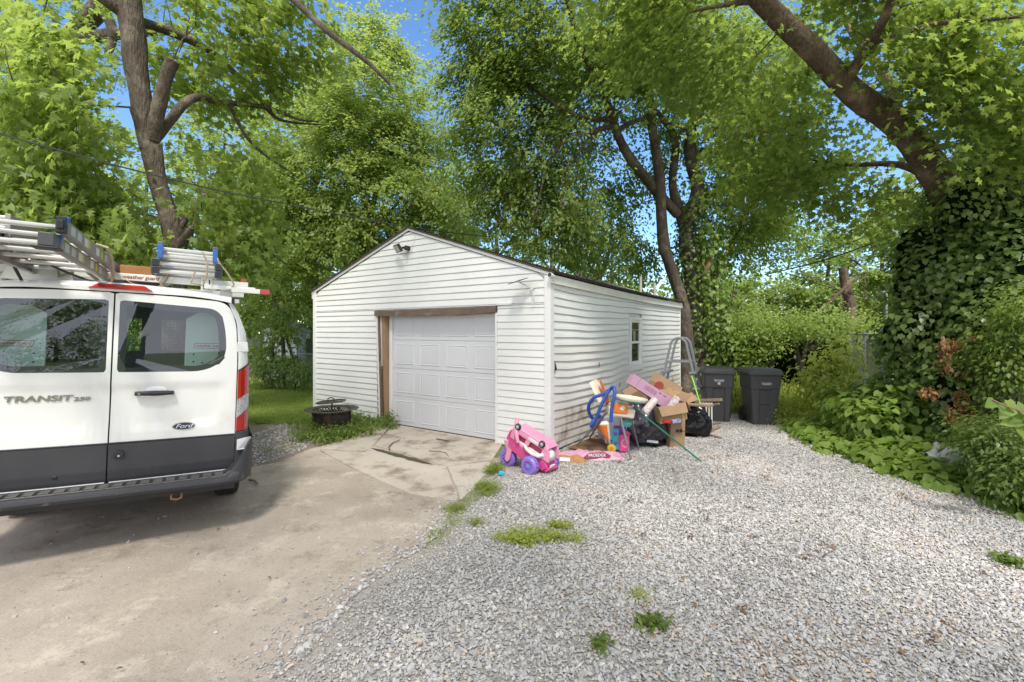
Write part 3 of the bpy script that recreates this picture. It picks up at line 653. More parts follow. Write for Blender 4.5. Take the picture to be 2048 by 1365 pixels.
b.add(secs[-1], [tuple(range(n))])
b.add([p for p in secs[0]], [])
b.build('body', m_van, van, smooth=True, ang=.6)
b = MB(); s6, s7 = secs[6], secs[7]; b.add(s6[9:19]+s7[9:19], [(k, k+1, 11+k, 10+k) for k in range(9)]); b.build('windscreen', m_vglass, van)
# corner pillars: wrap from the door gap round to the body side
for sg in (1, -1):
    b = MB()
    def pil(a, e):
        z = .60+a*1.50; w_ = wz(z); r = .11; u0 = .893 if z < 1.6 else .893-.02*(z-1.6)/.3-(.07*max(0, (z-1.9)/.2))
        if e < .7: return vsurf(sg*(u0+(w_-.0008-u0)*(e/.7)), z)
        q = vsurf(sg*(w_-.0008), z); v0 = q.y; return Vector((sg*w_, v0+(.31-v0)*(e-.7)/.3, z))
    b.grid(lambda a, e: pil(a, e) if sg == 1 else pil(a, 1-e), 26, 16)
    b.grid(lambda a, e: vsurf(sg*.893, .60+a*1.4, e*.05), 20, 1)
    b.build('corner_pillar', m_van, van, smooth=True, ang=.7)
# roof header above the doors
b = MB()
def head(a, e):
    u = -.82+1.64*a; z0 = 2.123-.04*max(0, (abs(u)-.4)/.42)**2; ztop = 2.125+.075*(1-(u/.9)**2)+.0
    z = z0+(max(ztop, z0+.01)-z0)*min(1, e*1.35); v = vlean(min(z, 2.13))+.035*u*u+max(0, e-.35)**1.5*.22
    return Vector((u, v if e < 1 else .31, z))
b.grid(head, 30, 12); b.grid(lambda a, e: head(a, 0)+Vector((0, .05*e, 0)), 30, 1); b.build('roof_header', m_van, van, smooth=True, ang=.8)
# dark jamb behind all gaps
b = MB(); b.bb(-.03, .03, .05, .09, .58, 1.45); b.bb(-.03, .03, .06, .09, 1.45, 2.12)
for sg in (1, -1): b.bb(sg*.80, sg*.93, .08, .12, .55, 1.5)
b.bb(-.85, .85, .20, .24, 2.08, 2.14); b.bb(-.9, .9, .03, .10, .54, .62)
b.build('door_jamb', m_black, van)
m_blackgap = m_black
# cargo area: floor, side linings, bulkhead with wire windows, shelf end panels with stickers
b = MB(); b.bb(-.9, .9, .10, 4.2, .60, .64); b.build('cargo_floor', m_inside, van)
b = MB()
for sg in (1, -1): b.bb(sg*.90, sg*.93, .35, 4.2, .64, 1.80)
b.build('side_lining', m_inside, van)
bh = MB(); 
for (a, c, d_, e_) in ((-.9, .9, .64, 1.50), (-.9, .9, 1.95, 2.12), (-.9, -.68, 1.50, 1.95), (.68, .9, 1.5, 1.95), (-.10, .10, 1.5, 1.95)): bh.bb(a, c, 2.6, 2.63, d_, e_)
bulk = bh.build('bulkhead', m_mint, van)
for sg in (1, -1):
    b = MB()
    for i in range(14): b.bb(sg*.10+sg*i*.042-.002, sg*.10+sg*i*.042+.002, 2.61, 2.62, 1.5, 1.95)
    for i in range(11): b.bb(min(sg*.1, sg*.68), max(sg*.1, sg*.68), 2.612, 2.618, 1.52+i*.041, 1.524+i*.041)
    tag(b.build('wire_mesh', m_whitep, bulk), kind='stuff')
m_orange = pm('sticker red brown', (.30, .07, .03), .4); m_stick = pm('sticker white', (.7, .7, .66), .4)
def place(o_, x, y, z, rx=pi/2, rz=0, ry=0): return Matrix.Translation((x, y, z)) @ Matrix.Rotation(rz, 4, 'Z') @ Matrix.Rotation(rx, 4, 'X') @ Matrix.Rotation(ry, 4, 'Z')
for sg in (1, -1):
    b = MB(); zz = 2.05
    pts = [(sg*.47, .33, .64), (sg*.90, .33, .64), (sg*.90, .33, 1.85), (sg*.80, .33, 2.02), (sg*.60, .33, 2.02), (sg*.47, .33, 1.93)]
    b.prism(pts, (0, .02, 0)); sp_ = b.build('shelf_end_panel', m_mint, van, bevel=.004)
    xc = sg*.66
    b = MB(); b.prism([(xc-.125, .324, 1.655), (xc+.115, .324, 1.655), (xc+.125, .324, 1.705), (xc-.115, .324, 1.705)], (0, .004, 0)); b.build('sticker', m_orange, sp_)
    b = MB(); b.prism([(xc-.119, .321, 1.660), (xc+.110, .321, 1.660), (xc+.119, .321, 1.700), (xc-.109, .321, 1.700)], (0, .003, 0)); b.build('sticker_face', m_stick, sp_)
    text('weather guard', 'sticker_text', m_orange, sp_, place(0, xc, .3195, 1.68), .036, .0005, bold=.0006, shear=.15)
    for (dx, z) in ((-.12, 1.60), (.12, 1.60), (-.12, 1.53), (.13, 1.75), (-.05, 1.52), (.10, 1.50)):
        MB().cyl((xc+dx*sg, .326, z), (xc+dx*sg, .331, z), .008, n=10).build('bolt_hole', m_black, sp_)
    b = MB(); 
    for k in range(4): b.bb(sg*.48, sg*.90, .36, 2.4, .85+.35*k, .865+.35*k)
    b.build('shelf', m_mint, van)
# door hardware and badges
b = MB(); b.tube([vsurf(.16, 1.285, -.035), vsurf(.30, 1.285, -.050), vsurf(.42, 1.285, -.035)], [.019, .024, .019], 10, flat=.9); h = b.build('handle', m_black, door_r, smooth=True)
for x in (.17, .41): MB().cyl(vsurf(x, 1.285, -.04), vsurf(x, 1.285, .01), .014, n=10).build('handle_post', m_black, h)
MB().cyl(vsurf(.19, 1.285, -.068), vsurf(.19, 1.285, -.045), .010, n=12).build('lock', m_chrome, h)
b = MB(); b.lathe([(.055, 0), (.052, .012), (.035, .016), (.0, .017)], Matrix.Translation(vsurf(.30, 1.305, -.000)) @ Matrix.Rotation(pi/2, 4, 'X') @ Matrix.Diagonal((1.4, .62, 1, 1)), 24); b.build('handle_cup', m_van, door_r, smooth=True)
b = MB(); b.lathe([(0, -.035), (.026, -.035), (.034, -.01), (.034, 0)], Matrix.Translation(vsurf(.075, .795, .0)) @ Matrix.Rotation(pi/2, 4, 'X') @ Matrix.Scale(-1, 4, (0, 0, 1)), 16)
b = MB(); b.prism([(.045, -.014, .765), (.105, -.014, .765), (.110, -.014, .80), (.095, -.014, .825), (.055, -.014, .825), (.040, -.014, .80)], (0, -.020, 0)); b.build('camera_housing', m_black, door_r, bevel=.006); MB().ball((.075, -.034, .783), .010, 8).build('camera_lens', m_clear, door_r)
b = MB(); b.lathe([(.0, .012), (.070, .012), (.078, .008), (.080, .0)], Matrix.Translation(vsurf(.500, .990, -.001)) @ Matrix.Rotation(pi/2, 4, 'X') @ Matrix.Diagonal((1.05, .40, 1, 1)), 40); bd = b.build('badge', m_chrome, door_r, smooth=True)
b = MB(); b.lathe([(.0, .0145), (.068, .0145), (.070, .012)], Matrix.Translation(vsurf(.500, .990, -.001)) @ Matrix.Rotation(pi/2, 4, 'X') @ Matrix.Diagonal((1.05, .38, 1, 1)), 40); b.build('badge_field', m_badge, bd, smooth=True)
text('Ford', 'badge_text', m_whitep, bd, place(0, .500, vsurf(.5, .99).y-.017, .990), .050, .001, sx=1.25, shear=.35)
def letters(s, x0, x1, z, size, nm, bold, sx):
    M = Matrix.Translation(((x0+x1)/2, vsurf((x0+x1)/2, z).y-.006, z)) @ Matrix.Rotation(.07*(x0+x1)/2, 4, 'Z') @ Matrix.Rotation(pi/2, 4, 'X'); return text(s, nm, m_chrome, door_l, M, size, .003, sx=sx, shear=.12, bold=bold)
letters('TRANSIT', -.655, -.200, 1.262, .062, 'badge_lettering', .0014, 1.58); letters('250', -.250, -.100, 1.252, .042, 'badge_lettering', .001, 1.6)
b = MB(); b.ball(vsurf(-.31, .655, -.016), .014, 8, sz=(1.6, .5, 1)); b.build('scuff', m_black, door_l)
# roof antenna, high brake light, washer clip
b = MB(); b.prism([(-.17, -.015, 2.140), (.25, -.015, 2.140), (.19, .0, 2.183), (-.11, .0, 2.183)], (0, .12, .01)); b.build('brake_light', m_redl, van, bevel=.010, seg=3)
# tail lights
for sg in (1, -1):
    b = MB()
    def tl(z0a, z0b, z1a, z1b, off=-.022):
        # ua .886 (inner) .. wraps round the corner
        def f(a, e):
            u_in = .895; z = (z0a+(z0b-z0a)*a)*(1-e)+(z1a+(z1b-z1a)*a)*e; w_ = wz(z)
            if a < .75: u = u_in+(w_+.004-u_in)*(a/.75); q = vsurf(min(u, w_-.0008), z, off); return Vector((sg*u, q.y, z))
            q = vsurf(w_-.0008, z, off); return Vector((sg*(w_+.006), q.y+(a-.75)/.25*.10, z))
        return f
    def lens(nm, m, z0a, z0b, z1a, z1b, off=-.022):
        b = MB(); f = tl(z0a, z0b, z1a, z1b, off); b.grid(lambda a, e: f(a, e) if sg == 1 else f(1-a, e), 18, 8)
        n0 = len(b.v)
        for e in (0, 1): 
            A = [f(i/18, e) for i in range(19)]; b.add(A+[p+Vector((0, .05, 0)) for p in A], [(i, i+1, 20+i, 19+i) for i in range(18)])
        A = [f(0, i/8) for i in range(9)]; b.add(A+[p+Vector((0, .05, 0)) for p in A], [(i, i+1, 10+i, 9+i) for i in range(8)])
        return b.build(nm, m, van, smooth=True, ang=.6)
    L0 = lens('tail_light', m_redl, .915, .915, 1.03, 1.14)
    for ob in [L0]: pass
    o2 = lens('clear_lens', m_clear, 1.034, 1.144, 1.20, 1.28); o2.parent = L0
    o3 = lens('red_lens', m_redl, 1.204, 1.284, 1.455, 1.53); o3.parent = L0
    b = MB(); f = tl(.905, .905, 1.47, 1.545, -.012); b.grid(lambda a, e: (f(a*1.03-.03 if a > 0 else 0, e) if sg == 1 else f(1-a, e)), 18, 8); q = b.build('light_surround', m_black, van, smooth=True); q.parent = L0
    if sg == 1:
        for k in range(8):
            zz = 1.25+k*.032; MB().add([f_ for f_ in [tl(zz, zz, zz+.003, zz+.003, -.0235)(a/8, e) for e in (0, 1) for a in range(9)]], [(i, i+1, 10+i, 9+i) for i in range(8)]).build('lens_rib', m_redl, L0)
    # hinges
    for zz in (1.68, .98):
        if zz < 1: continue
        b = MB(); q = vsurf(.90, zz); b.prism([(sg*.880, q.y-.012, zz-.045), (sg*.975, q.y+.03, zz-.045), (sg*.965, q.y+.03, zz+.045), (sg*.880, q.y-.012, zz+.045)], (0, .03, 0)); b.build('door_hinge', m_van, van, bevel=.006)
# bumper: sweeping section, step with tread, reflectors, white patch
def bsec(u):
    w_ = 1.03; r = .22; a = abs(u); k = max(0, (a-(w_-r))/r); k = min(k, 1); back = r*(1-math.sqrt(max(0, 1-k*k)))
    return back
b = MB(); NU = 60; us = [-1.03+2.06*i/NU for i in range(NU+1)]
def bp(u, q):
    back = bsec(u*.9995); up = max(0, (abs(u)-.80)/.22); up = min(1, up)**1.6*.27
    P_ = [(-.06, .465), (-.150, .480), (-.160, .505), (-.155, .535+up), (-.145, .556+up*1.1), (-.08, .562+up*1.1), (.03, .562+up*1.1), (.03, .56)][q]
    return Vector((u*(1-.02*(q < 2)), P_[0]+back*.9, P_[1]))
b.add([bp(u, q) for u in us for q in range(8)], [(i*8+q, (i+1)*8+q, (i+1)*8+q+1, i*8+q+1) for i in range(NU) for q in range(7)])
for sg in (1, -1):
    # side return of the bumper up to below the lamp
    V = []
    for i in range(9):
        f = i/8; v = .06+.55*f; V += [(sg*1.03, v, .46), (sg*1.035, v, .60), (sg*1.012, v, .90-.0*f)]
    b.add(V, [(i*3+q, (i+1)*3+q, (i+1)*3+q+1, i*3+q+1) if sg == 1 else (i*3+q+1, (i+1)*3+q+1, (i+1)*3+q, i*3+q) for i in range(8) for q in range(2)])
    b.grid(lambda a, e: Vector((sg*(.893+.125*math.sin(a*pi/2)), .012+.10*(1-cos(a*pi/2))-.02*(1-e), .60+.305*e)), 8, 6)
bmp = b.build('bumper', m_bump, van, smooth=True, ang=.5)
b = MB(); n = 0
for i in range(21):
    x = -.86+i*.086; st = MB(); st.bb(x-.030, x+.030, -.135, -.03, .564, .5685); st.build('step_tread', m_tread, bmp, bevel=.002)
MB().tube([bp(u, 4)+Vector((0, -.003, .003)) for u in us if abs(u) < .86], .006, 6).build('step_edge', m_tread, bmp)
for sg in (1, -1):
    b = MB(); b.box((sg*.80, -.140, .515), (.12, .02, .028), Matrix.Rotation(sg*.16, 3, 'Z')); b.build('reflector', m_redl, bmp, bevel=.008, seg=3)
b = MB(); b.prism([(.905, -.024, .745), (.985, .0, .745), (1.02, .045, .755), (1.02, .045, .845), (.985, .005, .852), (.905, -.022, .84)], (0, .014, 0)); b.build('body_patch', m_van, bmp, bevel=.004)
MB().tube([(.44, -.10, .44), (.44, -.12, .405), (.475, -.125, .395), (.51, -.12, .405), (.51, -.10, .44)], .010, 8).build('tow_eye', pm('rusty steel', (.16, .075, .045), .8), bmp, smooth=True)
MB().bb(-.9, .9, .0, 4.9, .40, .56).build('chassis', m_black, van)
# wheels
for (u, v) in ((.86, 1.12), (-.84, 1.55), (.86, 4.85), (-.86, 4.85)):
    R_ = .36; zc = R_+.034*u+.01; b = MB(); M = Matrix.Translation((u, v, zc)) @ Matrix.Rotation(pi/2, 4, 'Y')
    b.lathe([(.21, -.11), (.30, -.118), (.345, -.105), (.36, -.08), (.36, .08), (.345, .105), (.30, .118), (.21, .11)], M, 40, closed=True); wl = b.build('wheel', m_rub, van, smooth=True, ang=.6)
    for q in (-.06, -.02, .02, .06):
        b = MB(); b.lathe([(.3615, q-.016), (.366, q-.012), (.366, q+.012), (.3615, q+.016)], M, 40); b.build('tread_band', m_rub, wl)
    b = MB(); b.lathe([(0, .05), (.08, .06), (.12, .02), (.2, .04), (.215, .10), (.0, -.10)], M, 24); b.build('rim', pm('steel wheel', (.25, .25, .25), .4, metal=.8), wl, smooth=True)
# ---------------------------------------------------------------- roof rack (part of the van)
m_rack = pm('white rack enamel', (.70, .70, .68), .35, (.60, .59, .56), 6, .5, col3=(.38, .32, .26), s3=9, t3=(.64, .78))
rk = MB(); rk.bb(-1.0, .96, .30, .36, 2.245, 2.305); rack = rk.build('roof_rack', m_rack, van, bevel=.005)
MB().bb(.60, 1.02, .24, .28, 2.215, 2.255).build('crossbar_sleeve', m_rack, rack, bevel=.004)
MB().bb(.82, 1.06, .20, .25, 2.195, 2.240).build('crossbar_arm', m_rack, rack, bevel=.004)
MB().bb(1.06, 1.14, .197, .253, 2.192, 2.243).build('red_tip', m_redl, rack, bevel=.004)
MB().bb(.90, .95, .5, .55, 2.32, 2.36).build('red_tip', m_redl, rack, bevel=.004)
for v in (1.7, 3.2): MB().bb(-.98, .98, v, v+.06, 2.245, 2.305).build('crossbar', m_rack, rack, bevel=.005)
for sg in (1, -1):
    MB().bb(sg*.80-.02, sg*.80+.02, .2, 3.4, 2.225, 2.245).build('side_rail', m_rack, rack)
    for v in (.34, 1.72, 3.22): MB().bb(sg*.78-.05, sg*.78+.05, v-.03, v+.03, 2.12, 2.23).build('rack_foot', m_rack, rack, bevel=.01)
for u in (-.50, -.40, .62): 
    b = MB(); b.bb(u-.045, u+.045, .285, .30, 2.19, 2.34); pl_ = b.build('clamp_plate', m_rack, rack, bevel=.006)
    for dx in (-.022, .022): MB().bb(u+dx-.005, u+dx+.005, .280, .287, 2.21, 2.30).build('slot', m_black, pl_)
b = MB(); b.prism([(-.74, .27, 2.19), (-.30, .27, 2.19), (-.34, .27, 2.29), (-.70, .27, 2.29)], (0, .03, 0)); b.build('bracket', m_rack, rack, bevel=.004)
for x0 in (.20, .60):
    b = MB(); b.prism([(x0, .5, 2.20), (x0+.05, .5, 2.20), (x0+.14, .5, 2.26), (x0+.10, .5, 2.26)], (0, .04, 0)); b.build('brace', m_rack, rack)
text('weather guard', 'rack_text', m_orange, rack, place(0, .13, .298, 2.275), .044, .0005, bold=.0006, shear=.15)
b = MB(); b.bb(.02, .245, .2975, .2985, 2.250, 2.300)
VM = Matrix.Translation((-3.305, 3.80, 0)) @ Matrix.Rotation(VR, 4, 'Z') @ Matrix.Rotation(.034, 4, 'Y')
def onvan(name, label, cat, loc, group=None):
    o = thing(name, label, cat, VM @ Vector(loc), (0, .034, VR), group); return o
# ---------------------------------------------------------------- ladders
m_alu = pm('worn aluminium', (.66, .65, .63), .42, (.52, .51, .49), 7, .6, metal=.55, col3=(.33, .29, .24), s3=11, t3=(.62, .78))
m_alud = pm('dull aluminium rail', (.36, .34, .31), .5, (.28, .26, .24), 6, .6, metal=.5)
m_blue = pm('blue plastic cap', (.03, .12, .42), .4); m_yel = pm('yellow warning label', (.62, .55, .03), .5); m_green = pm('pale label', (.42, .52, .46), .5, (.5, .5, .5), 30, .4)
def channel(b, a, c, w_, h, t_=.004, open_=1, mi=0):
    a, c = Vector(a), Vector(c); d = (c-a).normalized(); s = Vector((1, 0, 0))*open_; u = s.cross(d).normalized() if True else 0
    s = d.cross(u).normalized() * (1 if d.cross(u).dot(Vector((open_, 0, 0))) > 0 else -1)
    for off, ww, hh in ((Vector((0, 0, 0)), t_, h), (s*w_/2+u*(h/2), w_, t_), (s*w_/2-u*(h/2), w_, t_)):
        V = []
        for p in (a, c):
            for i, j in ((-.5, -.5), (.5, -.5), (.5, .5), (-.5, .5)): V.append(p+off+s*ww*i+u*hh*j)
        b.add(V, [(3, 2, 1, 0), (4, 5, 6, 7), (0, 1, 5, 4), (1, 2, 6, 5), (2, 3, 7, 6), (3, 0, 4, 7)], mi)
ld = onvan('extension_ladder', 'long aluminium extension ladder with blue rail caps overhanging the left of the van roof', 'ladder', (-.3, 0, 2.33))
def ll(u, v, z): return Vector((u+.3, v, z-2.33))
for s, (v0, v1, z0, z1, ur, ulft) in enumerate(((-1.28, 3.1, 2.415, 2.265, -.055, -.50), (-1.16, 3.3, 2.325, 2.20, -.105, -.56))):
    zz = lambda v: z0+(z1-z0)*(v-v0)/(v1-v0)
    # upper section
    for u, op in ((ur, -1), (ulft, 1)):
        b = MB(); channel(b, ll(u, v0, z0), ll(u, v1, z1), .03, .085, .004, op); r_ = b.build('rail', m_alud, ld)
        if True:
            k = 0
            for vv in (v0+.2, v0+.36, v0+.55, v0+.62, v0+.9, v0+1.05, v0+1.2):
                mt = [m_green, m_green, m_stick, m_yel, m_stick, m_yel, m_green][k]; k += 1
                b = MB(); 
                x = u-(.0035 if op == 1 else -.0035)*1; b.box(ll(x, vv, zz(vv)), (.002, .10 if mt is not m_yel else .06, .055)); b.build('label', mt, r_)
        b = MB(); b.box(ll(u+op*.012, v0+.02, z0), (.045, .05, .095)); b.box(ll(u+op*.012, v0-.01, z0), (.03, .02, .05)); b.build('end_cap', m_black if s == 0 else m_graym, ld, bevel=.004)
        if s == 0 or u == ur: b = MB(); b.prism([ll(u-.020, v0+.01, z0+.050), ll(u+.022, v0+.01, z0+.050), ll(u+.015, v0+.01, z0+.01), ll(u, v0+.01, z0-.005)], (0, .04, 0)); b.build('blue_cap', m_blue, ld, bevel=.004)
    nr = int((v1-v0-.1)/.305)
    for i in range(nr+1):
        v = v0+.10+i*.305; b = MB(); b.tube([ll(ulft, v, zz(v)), ll(ur, v, zz(v))], .019, 10, flat=.8); b.build('rung', m_alu, ld, smooth=True, ang=.5)
b = MB(); b.box(ll(-.13, -1.22, 2.325), (.07, .10, .08)); b.build('ladder_foot', m_graym, ld, bevel=.006)
MB().box(ll(-.13, -1.24, 2.275), (.12, .12, .012)).build('foot_pad', m_black, ld, bevel=.004)
# second wide ladder beneath, further left
ld2 = onvan('step_ladder', 'silver step ladder lying flat at the far left of the van roof', 'ladder', (-.75, 0, 2.40))
for z in (0.0, .07, .14):
    for u in (-.16, .28):
        b = MB(); b.box((u, 1.0, z-.02), (.028, 3.2, .07)); b.build('rail', m_alud, ld2, bevel=.003)
    for i in range(9): b = MB(); b.box((.06, -.5+i*.33, z), (.44, .075, .02)); b.build('step', m_alu, ld2, bevel=.004)
MB().tube([(-.1, -.62, .10), (.0, -.66, .12), (.10, -.62, .10), (.14, -.64, .07), (.02, -.66, .08), (-.1, -.62, .10)], .014, 8).build('yellow_strap', m_yel, ld2, smooth=True)
# folded articulated ladder on the right
ld3 = onvan('folding_ladder', 'compact folded multi position ladder with blue hinges strapped to the right of the van rack', 'ladder', (.475, .25, 2.31))
for q, z in enumerate((.035, .105, .175, .235)):
    w2 = .235 if q < 2 else .205
    for sg in (1, -1):
        b = MB(); b.box((sg*w2, .60, z), (.03, 1.30, .062)); b.build('rail', m_alud, ld3, bevel=.004)
        b = MB(); b.box((sg*w2, -.06, z), (.062 if q < 2 else .04, .03, .066)); b.build('hinge', m_graym if q < 2 else m_blue, ld3, bevel=.006)
        if q < 2:
            for k in range(4): MB().box((sg*w2, -.078, z-.024+k*.016), (.05, .008, .005)).build('grip_rib', m_black, ld3)
    for i in range(5): b = MB(); b.tube([(-w2, .02+i*.28, z), (w2, .02+i*.28, z)], .024, 10, flat=.8); b.build('rung', m_alu, ld3, smooth=True, ang=.5)
for sg in (1, -1): MB().box((sg*.205, -.05, .275), (.05, .05, .03)).build('hinge', m_graym, ld3, bevel=.01)
# wooden plank, tube parcel, bungee and ropes
m_rope = pm('frayed rope', (.42, .36, .27), .9, (.30, .25, .18), 60, .5); m_webb = pm('tan strap', (.40, .25, .12), .8, (.5, .4, .25), 30, .5)
pk = onvan('wood_plank', 'orange brown timber plank lying on the van rack between the ladders', 'plank', (.09, .5, 2.345))
MB().box((0, .5, 0), (.23, 1.3, .075)).build('board', pm('orange stained wood', (.38, .17, .06), .7, (.26, .11, .04), 5, .5, bump=.3, bscale=30, stretch=(1, .2, 1)), pk, bevel=.006)
st = onvan('ratchet_strap', 'tan webbing strap looped around the rack beside the timber plank', 'strap', (.05, .28, 2.24))
b = MB(); 
def strap(b, pts, w_=.02):
    b.tube(pts, w_, 4, flat=.25)
strap(b, [(-.12, 0, .09), (-.06, -.02, .04), (.02, -.03, -.02), (.12, -.03, -.055), (.20, -.02, -.05), (.26, 0, .02), (.28, .02, .08)], .014); strap(b, [(.26, 0, .08), (.22, -.02, .0), (.26, -.03, -.06), (.30, -.03, -.09)], .012); strap(b, [(-.14, .0, .06), (-.10, -.03, .02), (-.12, -.03, -.05), (-.07, -.03, -.06)], .012)
b.build('webbing', m_webb, st, smooth=True)
rp2 = onvan('rope', 'pale rope tied around the overhanging extension ladder rails', 'rope', (-.12, .1, 2.35))
MB().tube([(.10, -.05, -.10), (.11, -.22, .02), (.09, -.28, .10), (.03, -.28, .12), (.0, -.25, .02)], .012, 7).build('loop', m_rope, rp2, smooth=True)
MB().tube([(-.30, .12, -.06), (-.32, .10, .0), (-.26, .10, .03), (-.2, .12, -.02), (-.18, .1, -.08), (-.26, .10, -.12), (-.28, .12, -.02), (-.2, .1, .02), (-.10, .1, -.06), (-.02, .10, -.13)], .013, 7).build('knot', m_rope, rp2, smooth=True)
rp3 = onvan('rope', 'thin white rope tying down the folded ladder to the right end of the rack', 'rope', (.7, .2, 2.3))
MB().tube([(-.02, .0, .25), (.01, -.03, .16), (.09, .0, .06), (.14, .02, -.03), (.12, .04, -.06)], .008, 7).build('line', m_rope, rp3, smooth=True)
MB().tube([(-.12, -.02, .24), (-.08, -.03, .15), (-.08, -.03, .02), (-.11, .0, -.06), (-.2, -.01, -.05), (-.17, -.02, .06)], .008, 7).build('line', m_rope, rp3, smooth=True)
bg_ = onvan('bungee_cord', 'black bungee cord hooked from the ladder down to the top of the left rear door', 'bungee cord', (-.62, 0, 2.2))
MB().tube([(.02, -.03, .20), (.03, -.06, .14), (.04, -.01, .05), (.05, .10, -.03), (.05, .095, -.10)], .011, 7).build('cord', m_black, bg_, smooth=True)
MB().tube([(.05, .095, -.10), (.05, .07, -.125), (.05, .10, -.13)], .008, 6).build('hook', m_clear, bg_, smooth=True)
MB().tube([(.16, -.05, .17), (.22, .05, .10), (.30, .12, .06), (.40, .18, .02), (.50, .15, .0)], .009, 7).build('cord', m_black, bg_, smooth=True)
# ================================================================ PROPS
def gz(px, py): return G(px, py)
# ---------------- wheelie bins
m_bin = pm('charcoal bin plastic', (.062, .062, .066), .5, (.075, .073, .075), 3, .5, bump=.15, bscale=120, col3=(.12, .11, .105), s3=5, t3=(.62, .8))
m_white = pm('white print', (.62, .62, .62), .6)
def make_bin(label, loc, rz, sticker):
    t_ = thing('trash_bin', label, 'trash bin', loc, (0, 0, rz), 'charcoal wheeled trash bins'); t_.scale = (.88, .95, 1)
    # body: front faces -y.  tapered box with recessed central channel and side shoulders
    def ring(z, w_, dy, sh, rec):
        x = w_/2; f, bk = -dy/2, dy/2; c = .11
        return [(-x+.03, f, z), (-c-.02, f, z), (-c, f+rec, z), (c, f+rec, z), (c+.02, f, z), (x-.03, f, z), (x, f+.03, z), (x, bk-.03, z), (x-.03, bk, z), (-x+.03, bk, z), (-x, bk-.03, z), (-x, f+.03, z)]
    Z = [(.0, .46, .50, 0, .015), (.05, .47, .52, 0, .022), (.40, .53, .58, 0, .022), (.408, .53, .58, 0, .006), (.424, .53, .58, 0, .006), (.432, .535, .585, 0, .022), (.68, .575, .635, 0, .022), (.685, .575, .635, 0, 0), (.70, .60, .66, 0, 0), (.92, .625, .70, 0, 0), (.98, .635, .71, 0, 0)]
    b = MB(); V = [p for z in Z for p in ring(*z)]; n = 12
    b.add(V, [(i*n+k, i*n+(k+1) % n, (i+1)*n+(k+1) % n, (i+1)*n+k) for i in range(len(Z)-1) for k in range(n)]+[tuple(range(n-1, -1, -1)), tuple((len(Z)-1)*n+k for k in range(n))])
    b.build('body', m_bin, t_, bevel=.006)
    # side grips
    for sg in (1, -1):
        b = MB(); b.prism([(sg*.20, -.300, .645), (sg*.295, -.27, .645), (sg*.30, -.27, .665), (sg*.20, -.315, .665)], (0, -.012, 0)); b.build('grip_ledge', m_bin, t_, bevel=.003)
    b = MB(); V = []
    for (x, f, bk, z) in ((.325, -.37, .37, .955), (.345, -.39, .38, .965), (.345, -.39, .38, 1.005), (.325, -.37, .36, 1.015), (.325, -.365, .36, 1.045), (.29, -.33, .34, 1.075)):
        V += [(-x+.04, f, z), (x-.04, f, z), (x, f+.04, z), (x, bk, z), (-x, bk, z), (-x, f+.04, z)]
    n = 6; b.add(V, [(i*n+k, i*n+(k+1) % n, (i+1)*n+(k+1) % n, (i+1)*n+k) for i in range(5) for k in range(n)]+[tuple(range(5, -1, -1)), tuple(30+k for k in range(6))])
    b.build('lid', m_bin, t_, bevel=.006)
    for sg in (1, -1):
        b = MB(); b.lathe([(.03, -.03), (.14, -.03), (.15, -.02), (.15, .02), (.14, .03), (.03, .03)], Matrix.Translation((sg*.275, .25, .15)) @ Matrix.Rotation(pi/2, 4, 'Y'), 24, closed=True); b.build('wheel', m_black, t_, smooth=True)
    b = MB(); b.tube([(-.24, .33, .93), (-.24, .42, .96), (.24, .42, .96), (.24, .33, .93)], .016, 8); b.build('handle', m_bin, t_, smooth=True)
    M = place(0, .0, -.352, .83 if sticker else .80); text('TRAT-60200' if sticker else 'TRAS160273', 'lettering', m_white, t_, M @ Matrix.Rotation(-.075, 4, 'X'), .062, .001, sx=.62, bold=.0015)
    if sticker: b = MB(); b.box((.0, -.352, .775), (.055, .004, .045), Matrix.Rotation(-.07, 3, 'X')); b.build('sticker', m_white, t_)
    return t_
def groundat(px, Y): return Vector(((px-CX)/F*Y, Y, 0))
make_bin('charcoal wheeled trash bin with a white square sticker, nearer the garage', groundat(1434, 9.45), -.30, True)
make_bin('charcoal wheeled trash bin beside the tall weeds, right of the other bin', groundat(1519, 9.15), -.12, False)
# ---------------- fire pit
m_iron = pm('rusty black iron', (.035, .03, .028), .55, (.055, .04, .033), 8, .5, metal=.4, bump=.3, bscale=60, col3=(.17, .10, .065), s3=4, t3=(.52, .70))
fp = thing('fire_pit', 'rusty round steel fire pit with a domed lid ring on top, by the siding', 'fire pit', P(664, 845, 8.35)*1.0, (0, 0, 0))
fp.location.z = 0.0
b = MB(); b.lathe([(.30, .17), (.36, .19), (.385, .26), (.385, .40)], n=40); b.lathe([(.375, .40), (.375, .26), (.35, .2), (.0, .18)], n=40); b.lathe([(.30, .17), (0, .165)], n=40); bowl = b.build('bowl', m_iron, fp, smooth=True, ang=.5)
fp.scale = (.84, .84, .84)
